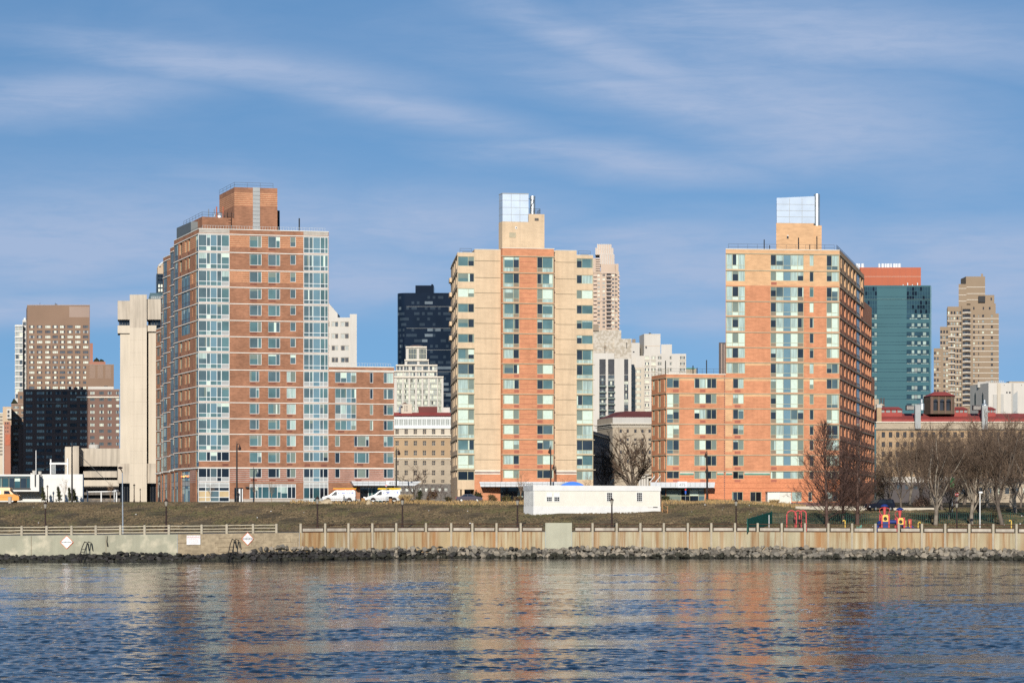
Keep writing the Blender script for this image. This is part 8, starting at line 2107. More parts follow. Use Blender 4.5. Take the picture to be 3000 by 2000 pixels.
def oddments():
 # storage shed, blue tent roof, bus shelter, boulders, bins
 D = 349; t = thing('storage_shed', 'small pale shed of ribbed boards before the orange brick tower', 'shed', (X(2283, D), D, gz(2283, D)))
 mb = MB(); z0 = gz(2283, D) - 0.8; a, b, c = at(2249, D), at(2283, D - 0.6), at(2318, D)
 for p, q, n in ((a, b, 'left_door'), (b, c, 'right_door')):
  m2 = MB(); Face(p, q).wall(m2, 'trailer_cream', z0=z0, z1=Z(1441, D)); f = Face(p, q); f.bar(m2, 0, 0.1, z0, Z(1441, D), 0, 0.04, 'white_paint'); f.bar(m2, f.L - 0.1, f.L, z0, Z(1441, D), 0, 0.04, 'white_paint'); m2.build('door', t)
 mb.prism([a + Vector((0.05, 0.1)), c + Vector((-0.05, 0.1)), c + Vector((0, 3)), a + Vector((0, 3))], z0, Z(1441, D) - 0.02, 'trailer_cream'); mb.build('wall', t)
 mb = MB(); mb.prism([a + Vector((-0.1, -0.1)), b + Vector((0, -0.1)), c + Vector((0.1, -0.1)), c + Vector((0.1, 3.1)), a + Vector((-0.1, 3.1))], Z(1441, D), Z(1439.5, D), 'iron_black'); mb.build('roof', t)
 D = 338; t = thing('tent', 'blue arched tent roof showing above the trailer', 'tent', (X(1677, D), D, gz(1677, D)))
 mb = MB(); x0, x1 = X(1643, D), X(1711, D); zb, zt = Z(1421, D), Z(1410, D); n = 14
 arc = [(x0 + (x1 - x0) * k / n, zb + (zt - zb) * math.sin(math.pi * k / n) ** 0.8) for k in range(n + 1)]
 loft(mb, [[(x, D, z) for x, z in arc] + [(x1, D, zb - 0.15), (x0, D, zb - 0.15)], [(x, D + 4, z) for x, z in arc] + [(x1, D + 4, zb - 0.15), (x0, D + 4, zb - 0.15)]], 'tent_blue'); mb.build('cover', t)
 for x in (x0 + 0.1, x1 - 0.1):
  for y in (D + 0.1, D + 3.9): mb = MB(); mb.tube([(x, y, gz(1677, D)), (x, y, zb)], 0.05, 'white_paint', 6); mb.build('leg', t)
 D = 352; t = thing('bus_shelter', 'long bus shelter with a thin white roof before the concrete garage', 'shelter', (X(295, D), D, gz(295, D)))
 g = gz(295, D); mb = MB(); mb.hexa([(X(252, D), D, Z(1441, D)), (X(341, D), D, Z(1440, D)), (X(341, D), D + 2, Z(1440, D)), (X(252, D), D + 2, Z(1441, D))], [(X(252, D), D, Z(1438.5, D)), (X(341, D), D, Z(1437, D)), (X(341, D), D + 2, Z(1437, D)), (X(252, D), D + 2, Z(1438.5, D))], 'white_paint'); mb.hexa([(X(331, D), D, Z(1437, D)), (X(343, D), D, Z(1437, D)), (X(343, D), D + 2, Z(1437, D)), (X(331, D), D + 2, Z(1437, D))], [(X(336, D), D, Z(1433.5, D)), (X(337, D), D, Z(1433.5, D)), (X(337, D), D + 2, Z(1433.5, D)), (X(336, D), D + 2, Z(1433.5, D))], 'white_paint'); mb.build('roof', t)
 for px in (256, 296, 334.5, 341):
  mb = MB(); mb.box(X(px, D) - 0.09, X(px, D) + 0.09, D + 0.1, D + 0.3, g - 0.3, Z(1440, D), 'white_paint'); mb.build('post', t)
 mb = MB(); mb.box(X(262, D), X(330, D), D + 1.7, D + 1.9, g + 0.35, g + 0.5, 'panel_taupe'); mb.build('bench_seat', t)
 for px, D, s, fl, lb in ((953, 334, (2.45, 1.2, 1.35), 0, 'long flat tan boulder before the nose of the left white van'), (1081, 334, (1.15, 1.0, 1.25), 0, 'rounded tan boulder before the nose of the right white van'), (2225, 341, (1.1, 0.8, 0.7), 0, 'small tan boulder in the dry grass before the orange tower'), (2150, 340, (0.9, 0.7, 0.5), 0, 'flat pale boulder in dry grass left of the shed')):
  o = bpy.data.objects.new('boulder', rock_mesh(int(px), 0.5, 'boulder_tan')); o.scale = s; o.location = (X(px, D), D, gz(px, D) + 0.18 * s[2]); COL.objects.link(o); tag(o, lb, 'boulder', 'tan boulders along the drive')
 def bin_(px, D, lb, m):
  t = thing('litter_bin', lb, 'litter bin', (X(px, D), D, gz(px, D))); g = gz(px, D)
  mb = MB(); mb.lathe((X(px, D), D, g - 0.1), [(0.26, 0), (0.30, 0.85)], m, 12); mb.build('body', t)
  mb = MB(); mb.lathe((X(px, D), D, g + 0.76), [(0.31, 0), (0.31, 0.3), (0.2, 0.38)], 'iron_black' if m != 'bin_concrete' else m, 12); mb.build('lid', t)
 bin_(1144, 337.5, 'litter bin with a black hood before the right white van', 'carton'); bin_(29, 334, 'pale concrete bin before the orange minibus', 'bin_concrete')
 o = MB(); D = 343; o.box(X(1059, D), X(1069, D), D, D + 0.6, gz(1060, D), gz(1060, D) + 0.62, 'carton'); o.box(X(1058.8, D), X(1069.2, D), D - 0.01, D + 0.61, gz(1060, D) + 0.62, gz(1060, D) + 0.68, 'wood_plank'); q = o.build('cardboard_box', None, (X(1064, D), D, gz(1060, D))); tag(q, 'brown carton on the ground between the two white vans', 'box')
 t = thing('parked_scooter', 'white motor scooter seen behind the nose of the right white van', 'scooter', (X(1075, 345), 345, gz(1075, 345))); x, y, g = X(1078, 345), 345, gz(1075, 345)
 mb = MB(); mb.hexa([(x - 0.7, y - 0.2, g + 0.35), (x + 0.5, y - 0.2, g + 0.35), (x + 0.5, y + 0.2, g + 0.35), (x - 0.7, y + 0.2, g + 0.35)], [(x - 0.75, y - 0.15, g + 0.85), (x - 0.1, y - 0.15, g + 0.7), (x - 0.1, y + 0.15, g + 0.7), (x - 0.75, y + 0.15, g + 0.85)], 'van_white'); mb.box(x + 0.4, x + 0.55, y - 0.2, y + 0.2, g + 0.3, g + 1.0, 'van_white'); mb.build('body', t)
 mb = MB(); mb.tube([(x + 0.5, y - 0.3, g + 1.1), (x + 0.45, y, g + 1.05), (x + 0.5, y + 0.3, g + 1.1)], 0.03, 'iron_black', 5); mb.build('handlebar', t)
 for dx in (-0.6, 0.65): mb = MB(); mb.tube([(x + dx, y - 0.06, g + 0.25), (x + dx, y + 0.06, g + 0.25)], 0.25, 'tyre', 14); mb.build('wheel', t)
 # a gull on the grey block
oddments()
def playground():
 def gnd(px, D): return gz(px, D)
 D = 268.0; k = D / F
 # red arch swings
 for px, dd, lb in ((2319, 0, 'left red arch of the swing frame'), (2338.5, 1.4, 'second red arch of the swing frame'), (2352, 2.8, 'right red arch of the swing frame')):
  d = D + dd; g = gnd(px, d); w = 14.0 * k if dd == 0 else 9.0 * k if dd < 2 else 10 * k; zt = Z(1495, d); c = X(px, d)
  t = thing('play_arch', lb, 'play arch', (c, d, g), 'red arches of the playground')
  pts = [(c - w, d, g)] + [(c - w * math.cos(a * math.pi / 12), d, zt - w + w * math.sin(a * math.pi / 12)) for a in range(13)] + [(c + w, d, g)]
  mb = MB(); mb.tube(pts, 0.075, 'play_red', 8); mb.build('frame', t)
 for px in (2329, 2343):
  d = D + 1; t = thing('swing', 'black bucket swing hanging in the %s of the red arches' % ('left part' if px < 2335 else 'right part'), 'swing', (X(px, d), d, gnd(px, d)))
  mb = MB(); c = X(px, d)
  for s in (-0.2, 0.2): mb.tube([(c + s, d, Z(1518, d)), (c + s * 0.5, d, Z(1497, d))], 0.02, 'iron_black', 4)
  mb.build('chain', t); mb = MB(); mb.lathe((c, d, Z(1530, d)), [(0.12, 0), (0.22, 0.1), (0.25, 0.45)], 'iron_black', 8); mb.build('seat', t)
 # green windscreen
 a, b = at(2190, 266), at(2262, 284); t = thing('windscreen_fence', 'dark green cloth windscreen on a fence left of the red arches', 'fence', (*a, gnd(2190, 266)))
 f = Face(a, b); mb = MB(); z0, z1 = gnd(2190, 266), gnd(2262, 284); n = 10
 for i in range(n): u0, u1 = f.L * i / n, f.L * (i + 1) / n; h = 1.72; mb.hexa([f.P(u0, z0 + (z1 - z0) * i / n, 0.02), f.P(u1, z0 + (z1 - z0) * (i + 1) / n, 0.02), f.P(u1, z0 + (z1 - z0) * (i + 1) / n, -0.02), f.P(u0, z0 + (z1 - z0) * i / n, -0.02)], [f.P(u0, z0 + (z1 - z0) * i / n + h, 0.02), f.P(u1, z0 + (z1 - z0) * (i + 1) / n + h, 0.02), f.P(u1, z0 + (z1 - z0) * (i + 1) / n + h, -0.02), f.P(u0, z0 + (z1 - z0) * i / n + h, -0.02)], 'tarp_green')
 mb.build('cloth', t)
 for i in range(0, n + 1, 2):
  mb = MB(); u = f.L * i / n; q = f.P(u, z0 + (z1 - z0) * i / n, -0.06); mb.tube([q, (q[0], q[1], q[2] + 1.85)], 0.04, 'fence_green', 5); mb.build('post', t)
 # thin green mesh fence round the playground
 t = thing('mesh_fence', 'thin dark green mesh fence around the playground and park lawn', 'fence', (X(2560, 290), 290, gnd(2560, 290)))
 segs = [((2262, 284), (2330, 287)), ((2330, 287), (2480, 288)), ((2480, 288), (2640, 290)), ((2640, 290), (2800, 289)), ((2800, 289), (2960, 287)), ((2960, 287), (3080, 285))]
 mp = MB(); n_ = 0
 for (p0, d0), (p1, d1) in segs:
  A = Vector((*at(p0, d0), gnd(p0, d0))); Bv = Vector((*at(p1, d1), gnd(p1, d1))); m = MB(); L = (Bv - A).length; cnt = int(L / 0.28)
  for i in range(cnt): q = A.lerp(Bv, i / cnt); m.box(q.x - 0.022, q.x + 0.022, q.y - 0.012, q.y + 0.012, q.z, q.z + 1.5, 'fence_green')
  for h in (0.15, 0.8, 1.5): m.tube([A + Vector((0, 0, h)), Bv + Vector((0, 0, h))], 0.022, 'fence_green', 4)
  m.build('mesh_panel', t)
  m = MB(); m.tube([A, A + Vector((0, 0, 1.65))], 0.05, 'fence_green', 6); m.build('post', t)
 # two play towers with tunnel
 def post(t, px, y0, y1, d, m='play_red', r=2.4): mb = MB(); mb.tube([(X(px, d), d, y0), (X(px, d), d, Z(y1, d))], r * k, m, 8); mb.build('post', t)
 def tower(label, pxc, hw, ytop, ypan, ypan2, ydome, loop_l, loop_r, hole):
  d = D; g = gnd(pxc, d); t = thing('play_tower', label, 'play tower', (X(pxc, d), d, g), 'play towers')
  for s in (-1, 1):
   for dd in (0, 1.3):
    mb = MB(); x = X(pxc + s * hw, d); mb.tube([(x, d + dd, g), (x, d + dd, Z(ytop, d))], 2.5 * k, 'play_red', 8); mb.build('post', t)
  f = Face(at(pxc - hw + 2, d - 0.02), at(pxc + hw - 2, d - 0.02)); mb = MB(); z0, z1 = Z(ypan2, d), Z(ypan, d); w = f.L
  cx, cz, r = w / 2, z0 + (z1 - z0) * hole, w * 0.34; n = 16
  ring = [(cx + r * math.cos(2 * math.pi * j / n), cz + r * math.sin(2 * math.pi * j / n)) for j in range(n)]
  out = []
  for u, z in ring:
   du, dz = u - cx, z - cz; s = min((w - cx if du > 0 else cx) / max(abs(du), 1e-6), ((z1 - cz) if dz > 0 else cz - z0) / max(abs(dz), 1e-6)); out.append((cx + du * s, cz + dz * s))
  for j in range(n):
   j2 = (j + 1) % n; mb.poly([f.P(*ring[j]), f.P(*out[j]), f.P(*out[j2]), f.P(*ring[j2])], 'play_yellow')
  mb.build('panel', t)
  if pxc < 2600:
   mb = MB(); mb.box(X(pxc - hw + 3, d), X(pxc + hw - 3, d), d - 0.05, d + 0.02, g, z0 - 0.01, 'play_blue'); mb.build('climbing_panel', t)
  mb = MB(); mb.box(X(pxc - hw, d), X(pxc + hw, d), d, d + 1.3, z0 - 0.12, z0 - 0.02, 'play_blue'); mb.build('deck', t)
  mb = MB(); zt = Z(ydome + 6, d); zb = Z(ytop + 4, d); mb.lathe((X(pxc, d), d + 0.65, zb - 0.3), [(0.13, 0), (0.14, (zt - zb) * 0.5), (0.2, (zt - zb) * 0.9), (0.32, zt - zb + 0.3)], 'play_red', 12); mb.build('mushroom_stem', t)
  mb = MB(); mb.lathe((X(pxc, d), d + 0.65, zt), [(0.52, 0), (0.46, 0.14), (0.3, 0.25), (0.08, 0.31)], 'play_blue', 16); mb.build('mushroom_cap', t)
  for s in loop_l + loop_r:
   mb = MB(); x = X(pxc + s * hw, d); zc0, zc1 = Z(ytop, d), zt - 0.1
   mb.tube([(x - s * 0.0, d + 0.65, zc0), (x + s * 0.2, d + 0.65, zc0 + (zc1 - zc0) * 0.4), (x + s * 0.12, d + 0.65, zc0 + (zc1 - zc0) * 0.8), (x - s * 0.25, d + 0.65, zc1)], 0.045, 'play_red', 6); mb.build('loop', t)
  return t
 t1 = tower('taller play tower with a blue mushroom roof and a blue climbing panel', 2594, 10.5, 1506, 1507, 1527, 1477, [-1], [1], 0.42)
 t2 = tower('smaller play tower with a blue mushroom roof right of the tunnel tube', 2639, 10, 1515, 1516, 1537, 1487, [-1], [], 0.45)
 d = D + 0.65; mb = MB(); mb.tube([(X(2606, d), d, Z(1528, d)), (X(2628, d), d, Z(1528, d))], 0.26, 'play_blue', 16); mb.build('tunnel', t2)
 g = gnd(2660, D); t3 = thing('play_platform', 'low blue play platform with red posts and a slide at its right', 'play platform', (X(2660, D), D, g))
 for px, y in ((2650, 1522), (2668.5, 1520)):
  for dd in (0, 1.2): mb = MB(); mb.tube([(X(px, D), D + dd, g), (X(px, D), D + dd, Z(y, D))], 2.2 * k, 'play_red', 8); mb.build('post', t3)
 for px in (2654, 2664): mb = MB(); mb.tube([(X(px, D), D - 0.05, Z(1543, D)), (X(px + (1 if px > 2660 else -0.5), D), D - 0.05, Z(1524, D))], 0.05, 'play_yellow', 6); mb.build('handrail', t3)
 mb = MB(); mb.box(X(2649, D), X(2668, D), D, D + 1.2, Z(1547, D), Z(1542, D), 'play_blue'); mb.build('deck', t3)
 mb = MB(); mb.hexa([(X(2671, D), D, Z(1543, D)), (X(2688, D), D, g), (X(2688, D), D + 0.7, g), (X(2671, D), D + 0.7, Z(1543, D))], [(X(2671, D), D, Z(1538, D)), (X(2688, D), D, g + 0.2), (X(2688, D), D + 0.7, g + 0.2), (X(2671, D), D + 0.7, Z(1538, D))], 'play_blue'); mb.build('slide', t3)
 mb = MB(); mb.tube([(X(2582, D), D + 0.5, Z(1529, D)), (X(2575, D), D + 0.3, Z(1532, D)), (X(2571, D), D, Z(1540, D)), (X(2570, D), D, g)], 0.24, 'play_blue', 12); mb.build('tube_slide', t1)
 for px, y, lb in ((2476, 1524, 'yellow hooked play pole near the leftmost mesh fence'), (2690, 1529, 'yellow hooked play pole right of the play slide'), (2963, 1524, 'yellow curved pole on the lawn at the far right')):
  d = D - 1; g = gnd(px, d); t = thing('play_pole', lb, 'play pole', (X(px, d), d, g), 'yellow play poles'); x = X(px, d); zt = Z(y, d)
  mb = MB(); mb.tube([(x, d, g), (x, d, zt - 0.1), (x - 0.05, d, zt), (x - 0.2, d, zt + 0.04), (x - 0.3, d, zt - 0.1)] if px < 2600 or px > 2900 else [(x, d, g), (x, d, zt - 0.1), (x + 0.05, d, zt), (x + 0.2, d, zt + 0.04), (x + 0.3, d, zt - 0.1)], 0.07, 'play_yellow', 8); mb.build('shaft', t)
 px, d = 2253, 268; t = thing('white_post', 'thin white post before the green windscreen', 'post', (X(px, d), d, gnd(px, d))); mb = MB(); mb.tube([(X(px, d), d, gnd(px, d)), (X(px, d), d, Z(1508, d))], 0.05, 'white_paint', 6); mb.build('shaft', t)
 px, d = 2517, 267; t = thing('spring_rider', 'small teal spring rider on the playground', 'spring rider', (X(px, d), d, gnd(px, d))); g = gnd(px, d); x = X(px, d)
 mb = MB(); mb.lathe((x, d, g), [(0.1, 0), (0.12, 0.1), (0.1, 0.2), (0.12, 0.3), (0.1, 0.4)], 'iron_black', 8); mb.build('spring', t); mb = MB(); loft(mb, [[(x - 0.4, d - 0.1, g + 0.5), (x - 0.4, d + 0.1, g + 0.5), (x - 0.35, d, g + 0.7)], [(x, d - 0.15, g + 0.4), (x, d + 0.15, g + 0.4), (x, d, g + 0.65)], [(x + 0.3, d - 0.12, g + 0.5), (x + 0.3, d + 0.12, g + 0.5), (x + 0.35, d, g + 1.05)]], 'tile_teal'); mb.build('body', t)
 # low park wall along the road
 t = thing('park_wall', 'low pale wall along the park road behind the playground', 'wall', (X(2640, 331), 331, gnd(2640, 331)))
 for a, b in ((2330, 2552), (2614, 2740)):
  mb = MB(); p, q = at(a, 331), at(b, 331); mb.box(p.x, q.x, 330.8, 331.2, gnd(a, 331) - 0.5, gnd(a, 331) + 0.42, 'far_cream'); mb.build('wall_section', t)
playground()
# ---------------------------------------------------------------- bare trees, shrubs, grasses
material('bark_grey', (0.14, 0.112, 0.088), var=0.3, freq=0.8, streak=0.3); material('bark_pale', (0.24, 0.205, 0.16), var=0.35, freq=0.9, col2=(0.16, 0.13, 0.10), mixfreq=1.2); material('twig_grey', (0.120, 0.082, 0.056), var=0.25, freq=0.3)
material('bark_rust', (0.095, 0.058, 0.046), var=0.3, freq=0.8); material('twig_rust', (0.080, 0.046, 0.036), var=0.25, freq=0.3); material('twig_tan', (0.26, 0.17, 0.10), var=0.2, freq=0.3)
material('needle_dark', (0.028, 0.034, 0.016), var=0.35, freq=0.8); material('leaf_olive', (0.075, 0.075, 0.025), var=0.35, freq=0.8); material('leaf_brown', (0.15, 0.095, 0.045), var=0.35, freq=0.8); material('seed_tan', (0.46, 0.34, 0.18), var=0.2, freq=0.9)
def limb(mb, p, d, L, r0, r1, n, rnd, m, sides=3, wob=0.12, up=0.05):
 pts = [p.copy()]; d = d.normalized(); q = p.copy()
 for i in range(n):
  d = (d + Vector((rnd.gauss(0, wob), rnd.gauss(0, wob), rnd.gauss(0, wob) + up))).normalized()
  q = q + d * (L / n); pts.append(q.copy())
 mb.tube(pts, [r0 + (r1 - r0) * i / n for i in range(n + 1)], m, sides, cap=False)
 return pts, d
def fork(d, ang, az):
 a = d.cross(Vector((0, 0, 1)) if abs(d.z) < 0.95 else Vector((1, 0, 0))).normalized(); b = d.cross(a)
 return (d * math.cos(ang) + (a * math.cos(az) + b * math.sin(az)) * math.sin(ang)).normalized()
def round_tree(seed, H, bark, twig, trunkf=0.30, nl=6, spread=0.62, r=0.28, dens=1.0, up=0.05):
 rnd = random.Random(seed); tk, cr = MB(), MB()
 pts, d = limb(tk, Vector((0, 0, -0.3)), Vector((rnd.gauss(0, .05), rnd.gauss(0, .05), 1)), H * trunkf, r, r * 0.72, 5, rnd, bark, 9, 0.05)
 top = pts[-1]
 def grow(mb, p, d, L, rr, lev):
  n = (5, 4, 3, 2)[lev]
  pts, dd = limb(mb, p, d, L, rr, rr * (0.42 if lev < 3 else 0.5), n, rnd, bark if lev < 1 else twig, (6, 4, 3, 3)[lev], (0.15, 0.17, 0.2, 0.2)[lev], up)
  if lev >= 3: return
  k = int((7, 6, 5)[lev] * dens)
  for i in range(k):
   t = 0.22 + 0.78 * (i + rnd.random()) / k; j = min(n - 1, int(t * n)); q = pts[j].lerp(pts[j + 1], t * n - j)
   dj = (pts[j + 1] - pts[j]).normalized()
   grow(cr, q, fork(dj, rnd.uniform(0.45, 0.95), rnd.uniform(0, 6.28)), L * rnd.uniform(0.40, 0.62) * (1.15 - 0.5 * t), max(0.0125, rr * 0.42), lev + 1)
 for i in range(nl):
  az = 6.28 * i / nl + rnd.uniform(-0.3, 0.3); an = rnd.uniform(0.25, spread) if i else 0.08
  q = pts[-2 - (i % 3)].lerp(top, rnd.random()) if i > 1 else top
  grow(tk, q, Vector((math.sin(an) * math.cos(az), math.sin(an) * math.sin(az), math.cos(an))), H * rnd.uniform(0.42, 0.64), r * 0.42, 0)
 return tk, cr
def cone_tree(seed, H, bark, twig, base=0.14, wide=0.30, r=0.25, n=85, ang=(0.95, 0.5)):
 rnd = random.Random(seed); tk, cr = MB(), MB()
 pts, _ = limb(tk, Vector((0, 0, -0.3)), Vector((0, 0, 1)), H + 0.3, r, 0.03, 12, rnd, bark, 8, 0.012, 0.1)
 for i in range(n):
  t = base + (1 - base) * ((i + rnd.random()) / n); j = min(11, int(t * 12)); q = pts[j].lerp(pts[j + 1], t * 12 - j)
  an = ang[0] + (ang[1] - ang[0]) * t + rnd.uniform(-0.1, 0.1); az = i * 2.4 + rnd.uniform(-0.4, 0.4)
  L = H * wide * (1 - t) ** 0.75 * rnd.uniform(0.8, 1.15) + 0.5
  bp, bd = limb(cr, q, Vector((math.sin(an) * math.cos(az), math.sin(an) * math.sin(az), math.cos(an))), L, 0.05, 0.02, 5, rnd, twig, 4, 0.07, 0.05)
  k = int(5 + L * 2.4)
  for s in range(k):
   u = 0.12 + 0.88 * (s + rnd.random()) / k; jj = min(4, int(u * 5)); w = bp[jj].lerp(bp[jj + 1], u * 5 - jj)
   sp, sd = limb(cr, w, fork((bp[jj + 1] - bp[jj]).normalized(), rnd.uniform(0.4, 0.85), rnd.uniform(0, 6.28)), L * rnd.uniform(0.16, 0.4) * (1.1 - u * 0.6) + 0.15, 0.022, 0.012, 3, rnd, twig, 3, 0.14, 0.06)
   for _ in range(2):
    limb(cr, sp[1 + rnd.randrange(2)], fork(sd, rnd.uniform(0.4, 0.9), rnd.uniform(0, 6.28)), rnd.uniform(0.3, 0.8), 0.015, 0.010, 2, rnd, twig, 3, 0.1, 0.03)
 return tk, cr
PROTO = {}
def tree(kind, px, D, ytop, label, name='bare_tree', rz=0.0, sx=1.0, group='bare trees of the park', z=None):
 """one tree: the first of a kind is built, the next ones are copies with the same meshes"""
 if kind[:5] == 'plane': ytop -= 14
 z = gz(px, D) if z is None else z; h = Z(ytop, D) - z
 if kind not in PROTO:
  H, make = KINDS[kind]; t = thing(name, label, 'tree', (0, 0, 0), group)
  tk, cr = make(); tk.build('trunk', t, smooth=True); cr.build('crown', t); PROTO[kind] = (t, H)
 else:
  src, H = PROTO[kind]; t = copy_thing(src, (0, 0, 0)); t['label'] = label; t['group'] = group; t.name = name
 s = h / H; t.location = (X(px, D), D, z); t.scale = (s * sx, s * sx, s); t.rotation_euler = (0, 0, rz)
KINDS = {
 'plane_a': (15.0, lambda: round_tree(1, 14.6, 'bark_pale', 'twig_grey', 0.24, 8, 0.50, 0.28, 1.2, 0.10)), 'plane_b': (15.0, lambda: round_tree(2, 14.2, 'bark_pale', 'twig_grey', 0.27, 7, 0.46, 0.26, 1.2, 0.11)),
 'plane_c': (15.0, lambda: round_tree(3, 14.6, 'bark_grey', 'twig_grey', 0.20, 8, 0.60, 0.28, 1.2, 0.09)), 'plane_d': (15.0, lambda: round_tree(4, 14.4, 'bark_grey', 'twig_grey', 0.16, 8, 0.66, 0.20, 1.2, 0.10)),
 'cypress_a': (14.0, lambda: cone_tree(5, 14.0, 'bark_rust', 'twig_rust', 0.09, 0.46, 0.25, 80)), 'cypress_b': (14.0, lambda: cone_tree(6, 14.0, 'bark_rust', 'twig_rust', 0.10, 0.37, 0.28, 90)),
 'old': (15.0, lambda: round_tree(8, 14.6, 'bark_grey', 'twig_grey', 0.20, 8, 0.95, 0.55, 1.15)), 'sapling': (5.0, lambda: round_tree(9, 4.9, 'twig_tan', 'twig_tan', 0.30, 6, 0.6, 0.07, 0.62, 0.08)), 'young': (7.0, lambda: round_tree(10, 6.8, 'bark_grey', 'twig_rust', 0.25, 6, 0.9, 0.12, 0.8)),
}
tree('cypress_a', 2423, 284, 1246, 'dark rust conical bare tree standing alone before the orange brick tower corner', sx=1.05)
tree('cypress_b', 2512, 287, 1258, 'widest dark conical bare tree before the edge of the orange tower', sx=1.12)
tree('cypress_a', 2469, 290, 1296, 'smaller dark conical bare tree between two taller conical ones', rz=2.1)
tree('plane_a', 2741, 283, 1222, 'pale barked bare tree with a leaning trunk right of the play towers', rz=0.6, sx=1.1)
tree('plane_b', 2847, 286, 1236, 'bare tree with a slanting pale trunk beside the light column', rz=2.0, sx=1.15)
tree('plane_c', 2936, 284, 1196, 'tallest bare tree with a thick pale trunk at the right of the lawn', rz=1.1, sx=1.05)
tree('plane_a', 2975, 318, 1215, 'dark bare tree behind the tallest one at the right edge', rz=3.0, sx=1.1)
tree('plane_d', 2640, 345, 1248, 'bare tree behind the black car and the mesh fence', rz=0.4)
tree('plane_c', 2698, 352, 1240, 'bare tree behind the pale barked tree, before the red roofed hospital', rz=2.6)
tree('plane_d', 2795, 346, 1228, 'bare tree behind the green banner', rz=1.7, sx=1.1)
tree('plane_b', 2895, 340, 1216, 'bare tree behind the light column before the white gothic block', rz=4.0, sx=1.1)
tree('plane_c', 3020, 300, 1190, 'bare tree cut off by the right edge of the view', rz=5.0)
tree('plane_d', 2780, 300, 1352, 'low spreading bare tree under the taller ones', rz=3.3, sx=1.35)
tree('plane_d', 2605, 352, 1300, 'thin bare tree close to the corner of the orange tower', rz=5.2)
tree('plane_b', 2960, 352, 1240, 'bare tree farthest back at the right edge', rz=1.0, sx=1.2)
for i, (px, D, yt, kd, lb) in enumerate(((2665, 380, 1262, 'plane_b', 'bare tree before the low white building, left of the evergreen mass'), (2730, 390, 1236, 'plane_a', 'bare tree in the second row before the red roofed hospital lantern'), (2825, 385, 1226, 'plane_c', 'bare tree in the second row under the right grey flue'), (2868, 300, 1300, 'plane_d', 'lower bare tree just behind the light column'), (2920, 392, 1216, 'plane_a', 'bare tree in the back row below the white gothic windows'), (2990, 345, 1262, 'plane_d', 'low dark bare tree in the right corner behind the lawn'), (2760, 330, 1290, 'plane_c', 'lower bare tree between the pale barked tree and the banner'))):
 tree(kd, px, D, yt, lb, rz=1.1 + i * 1.9, sx=1.12)
tree('old', 1858, 405, 1222, 'big spreading old bare tree in the gap between the tan and the orange towers', rz=0.8, sx=1.15, group='bare trees by the houses')
tree('plane_d', 1773, 410, 1272, 'bare tree in the dark shaded gap right of the tan tower', rz=2.2, group='bare trees by the houses')
tree('young', 1216, 372, 1334, 'spreading bare tree before the golden brick hospital wing', rz=0.3, sx=1.35, group='bare trees by the houses')
for i, (px, D, yt, lb) in enumerate(((1526, 343, 1376, 'slim bare sapling before the red brick bay and its canopy'), (1655, 344, 1392, 'slim bare sapling behind the blue tent roof'), (1722, 344, 1384, 'slim bare sapling behind the right half of the trailer'), (189, 346, 1397, 'slim pale sapling before the white hall'), (745, 345, 1402, 'small bare shrub tree before the long shop window, left one'), (796, 345, 1400, 'small bare shrub tree before the long shop window, right one'), (618, 346, 1414, 'small bare sapling before the boarded corner window'), (324, 350, 1408, 'slim bare sapling beside the bus shelter'))):
 tree('sapling', px, D, yt, lb, 'sapling', rz=i * 1.3, sx=0.8 if i != 3 else 0.6, group='saplings by the houses')
tree('young', 2335, 344, 1408, 'small rust bare tree before the pale shed', rz=1.0, sx=0.9, group='bare trees by the houses')
tree('young', 1290, 366, 1402, 'small bare tree at the rubble stone base of the hospital wing', rz=1.9, group='bare trees by the houses')
def leafy(name, px, D, W, ytop, label, m, n, cat='shrub', cone=False, size=0.22, m2=None, group=None, stem='bark_grey'):
 """crown of many small leaf faces round short stems"""
 rnd = random.Random(int(px * 7)); z = gz(px, D); h = Z(ytop, D) - z; w = W * D / F / 2; x0 = X(px, D)
 t = thing(name, label, cat, (x0, D, z), group); mb = MB()
 lean = 0.18 * h if cone else 0
 cl = [(rnd.uniform(-1, 1), rnd.uniform(-1, 1), rnd.uniform(0, 1)) for _ in range(9)]
 for _ in range(n):
  if cone:
   q = rnd.random() ** 0.8; r = w * (1 - q) ** 0.8 * math.sqrt(rnd.random()) * (0.75 + 0.4 * math.sin(q * 23)); a = rnd.uniform(0, 6.28); p = Vector((x0 + r * math.cos(a) - lean * q * q * 0.6, D + r * math.sin(a), z + 0.1 + q * h))
  else:
   c = rnd.choice(cl); p = Vector((x0 + c[0] * w * 0.68 + rnd.gauss(0, w * 0.2), D + c[1] * w * 0.5 + rnd.gauss(0, w * 0.2), z + h * min(1.0, max(0.03, (0.12 + 0.62 * c[2]) + rnd.gauss(0, 0.13)))))
  u = Vector((rnd.gauss(0, 1), rnd.gauss(0, 1), rnd.gauss(0, 1) + (1.5 if cone else 0.4))).normalized(); v = u.cross(Vector((rnd.gauss(0, 1), rnd.gauss(0, 1), rnd.gauss(0, 1)))).normalized(); s = size * rnd.uniform(0.6, 1.3)
  mb.poly([p - v * s * 0.3, p + u * s * 0.5 - v * s * 0.1, p + u * s, p + v * s * 0.35], m2 if m2 and rnd.random() < 0.35 else m)
 mb.build('crown', t)
 mb = MB()
 for i in range(1 if cone else 5): a = i * 1.3; limb(mb, Vector((x0 + (0 if cone else w * 0.25 * math.cos(a)), D, z - 0.1)), Vector((0.3 * math.cos(a) * (not cone), 0.3 * math.sin(a) * (not cone), 1)), h * 0.75, 0.06, 0.02, 4, rnd, stem, 5)
 mb.build('stem', t)
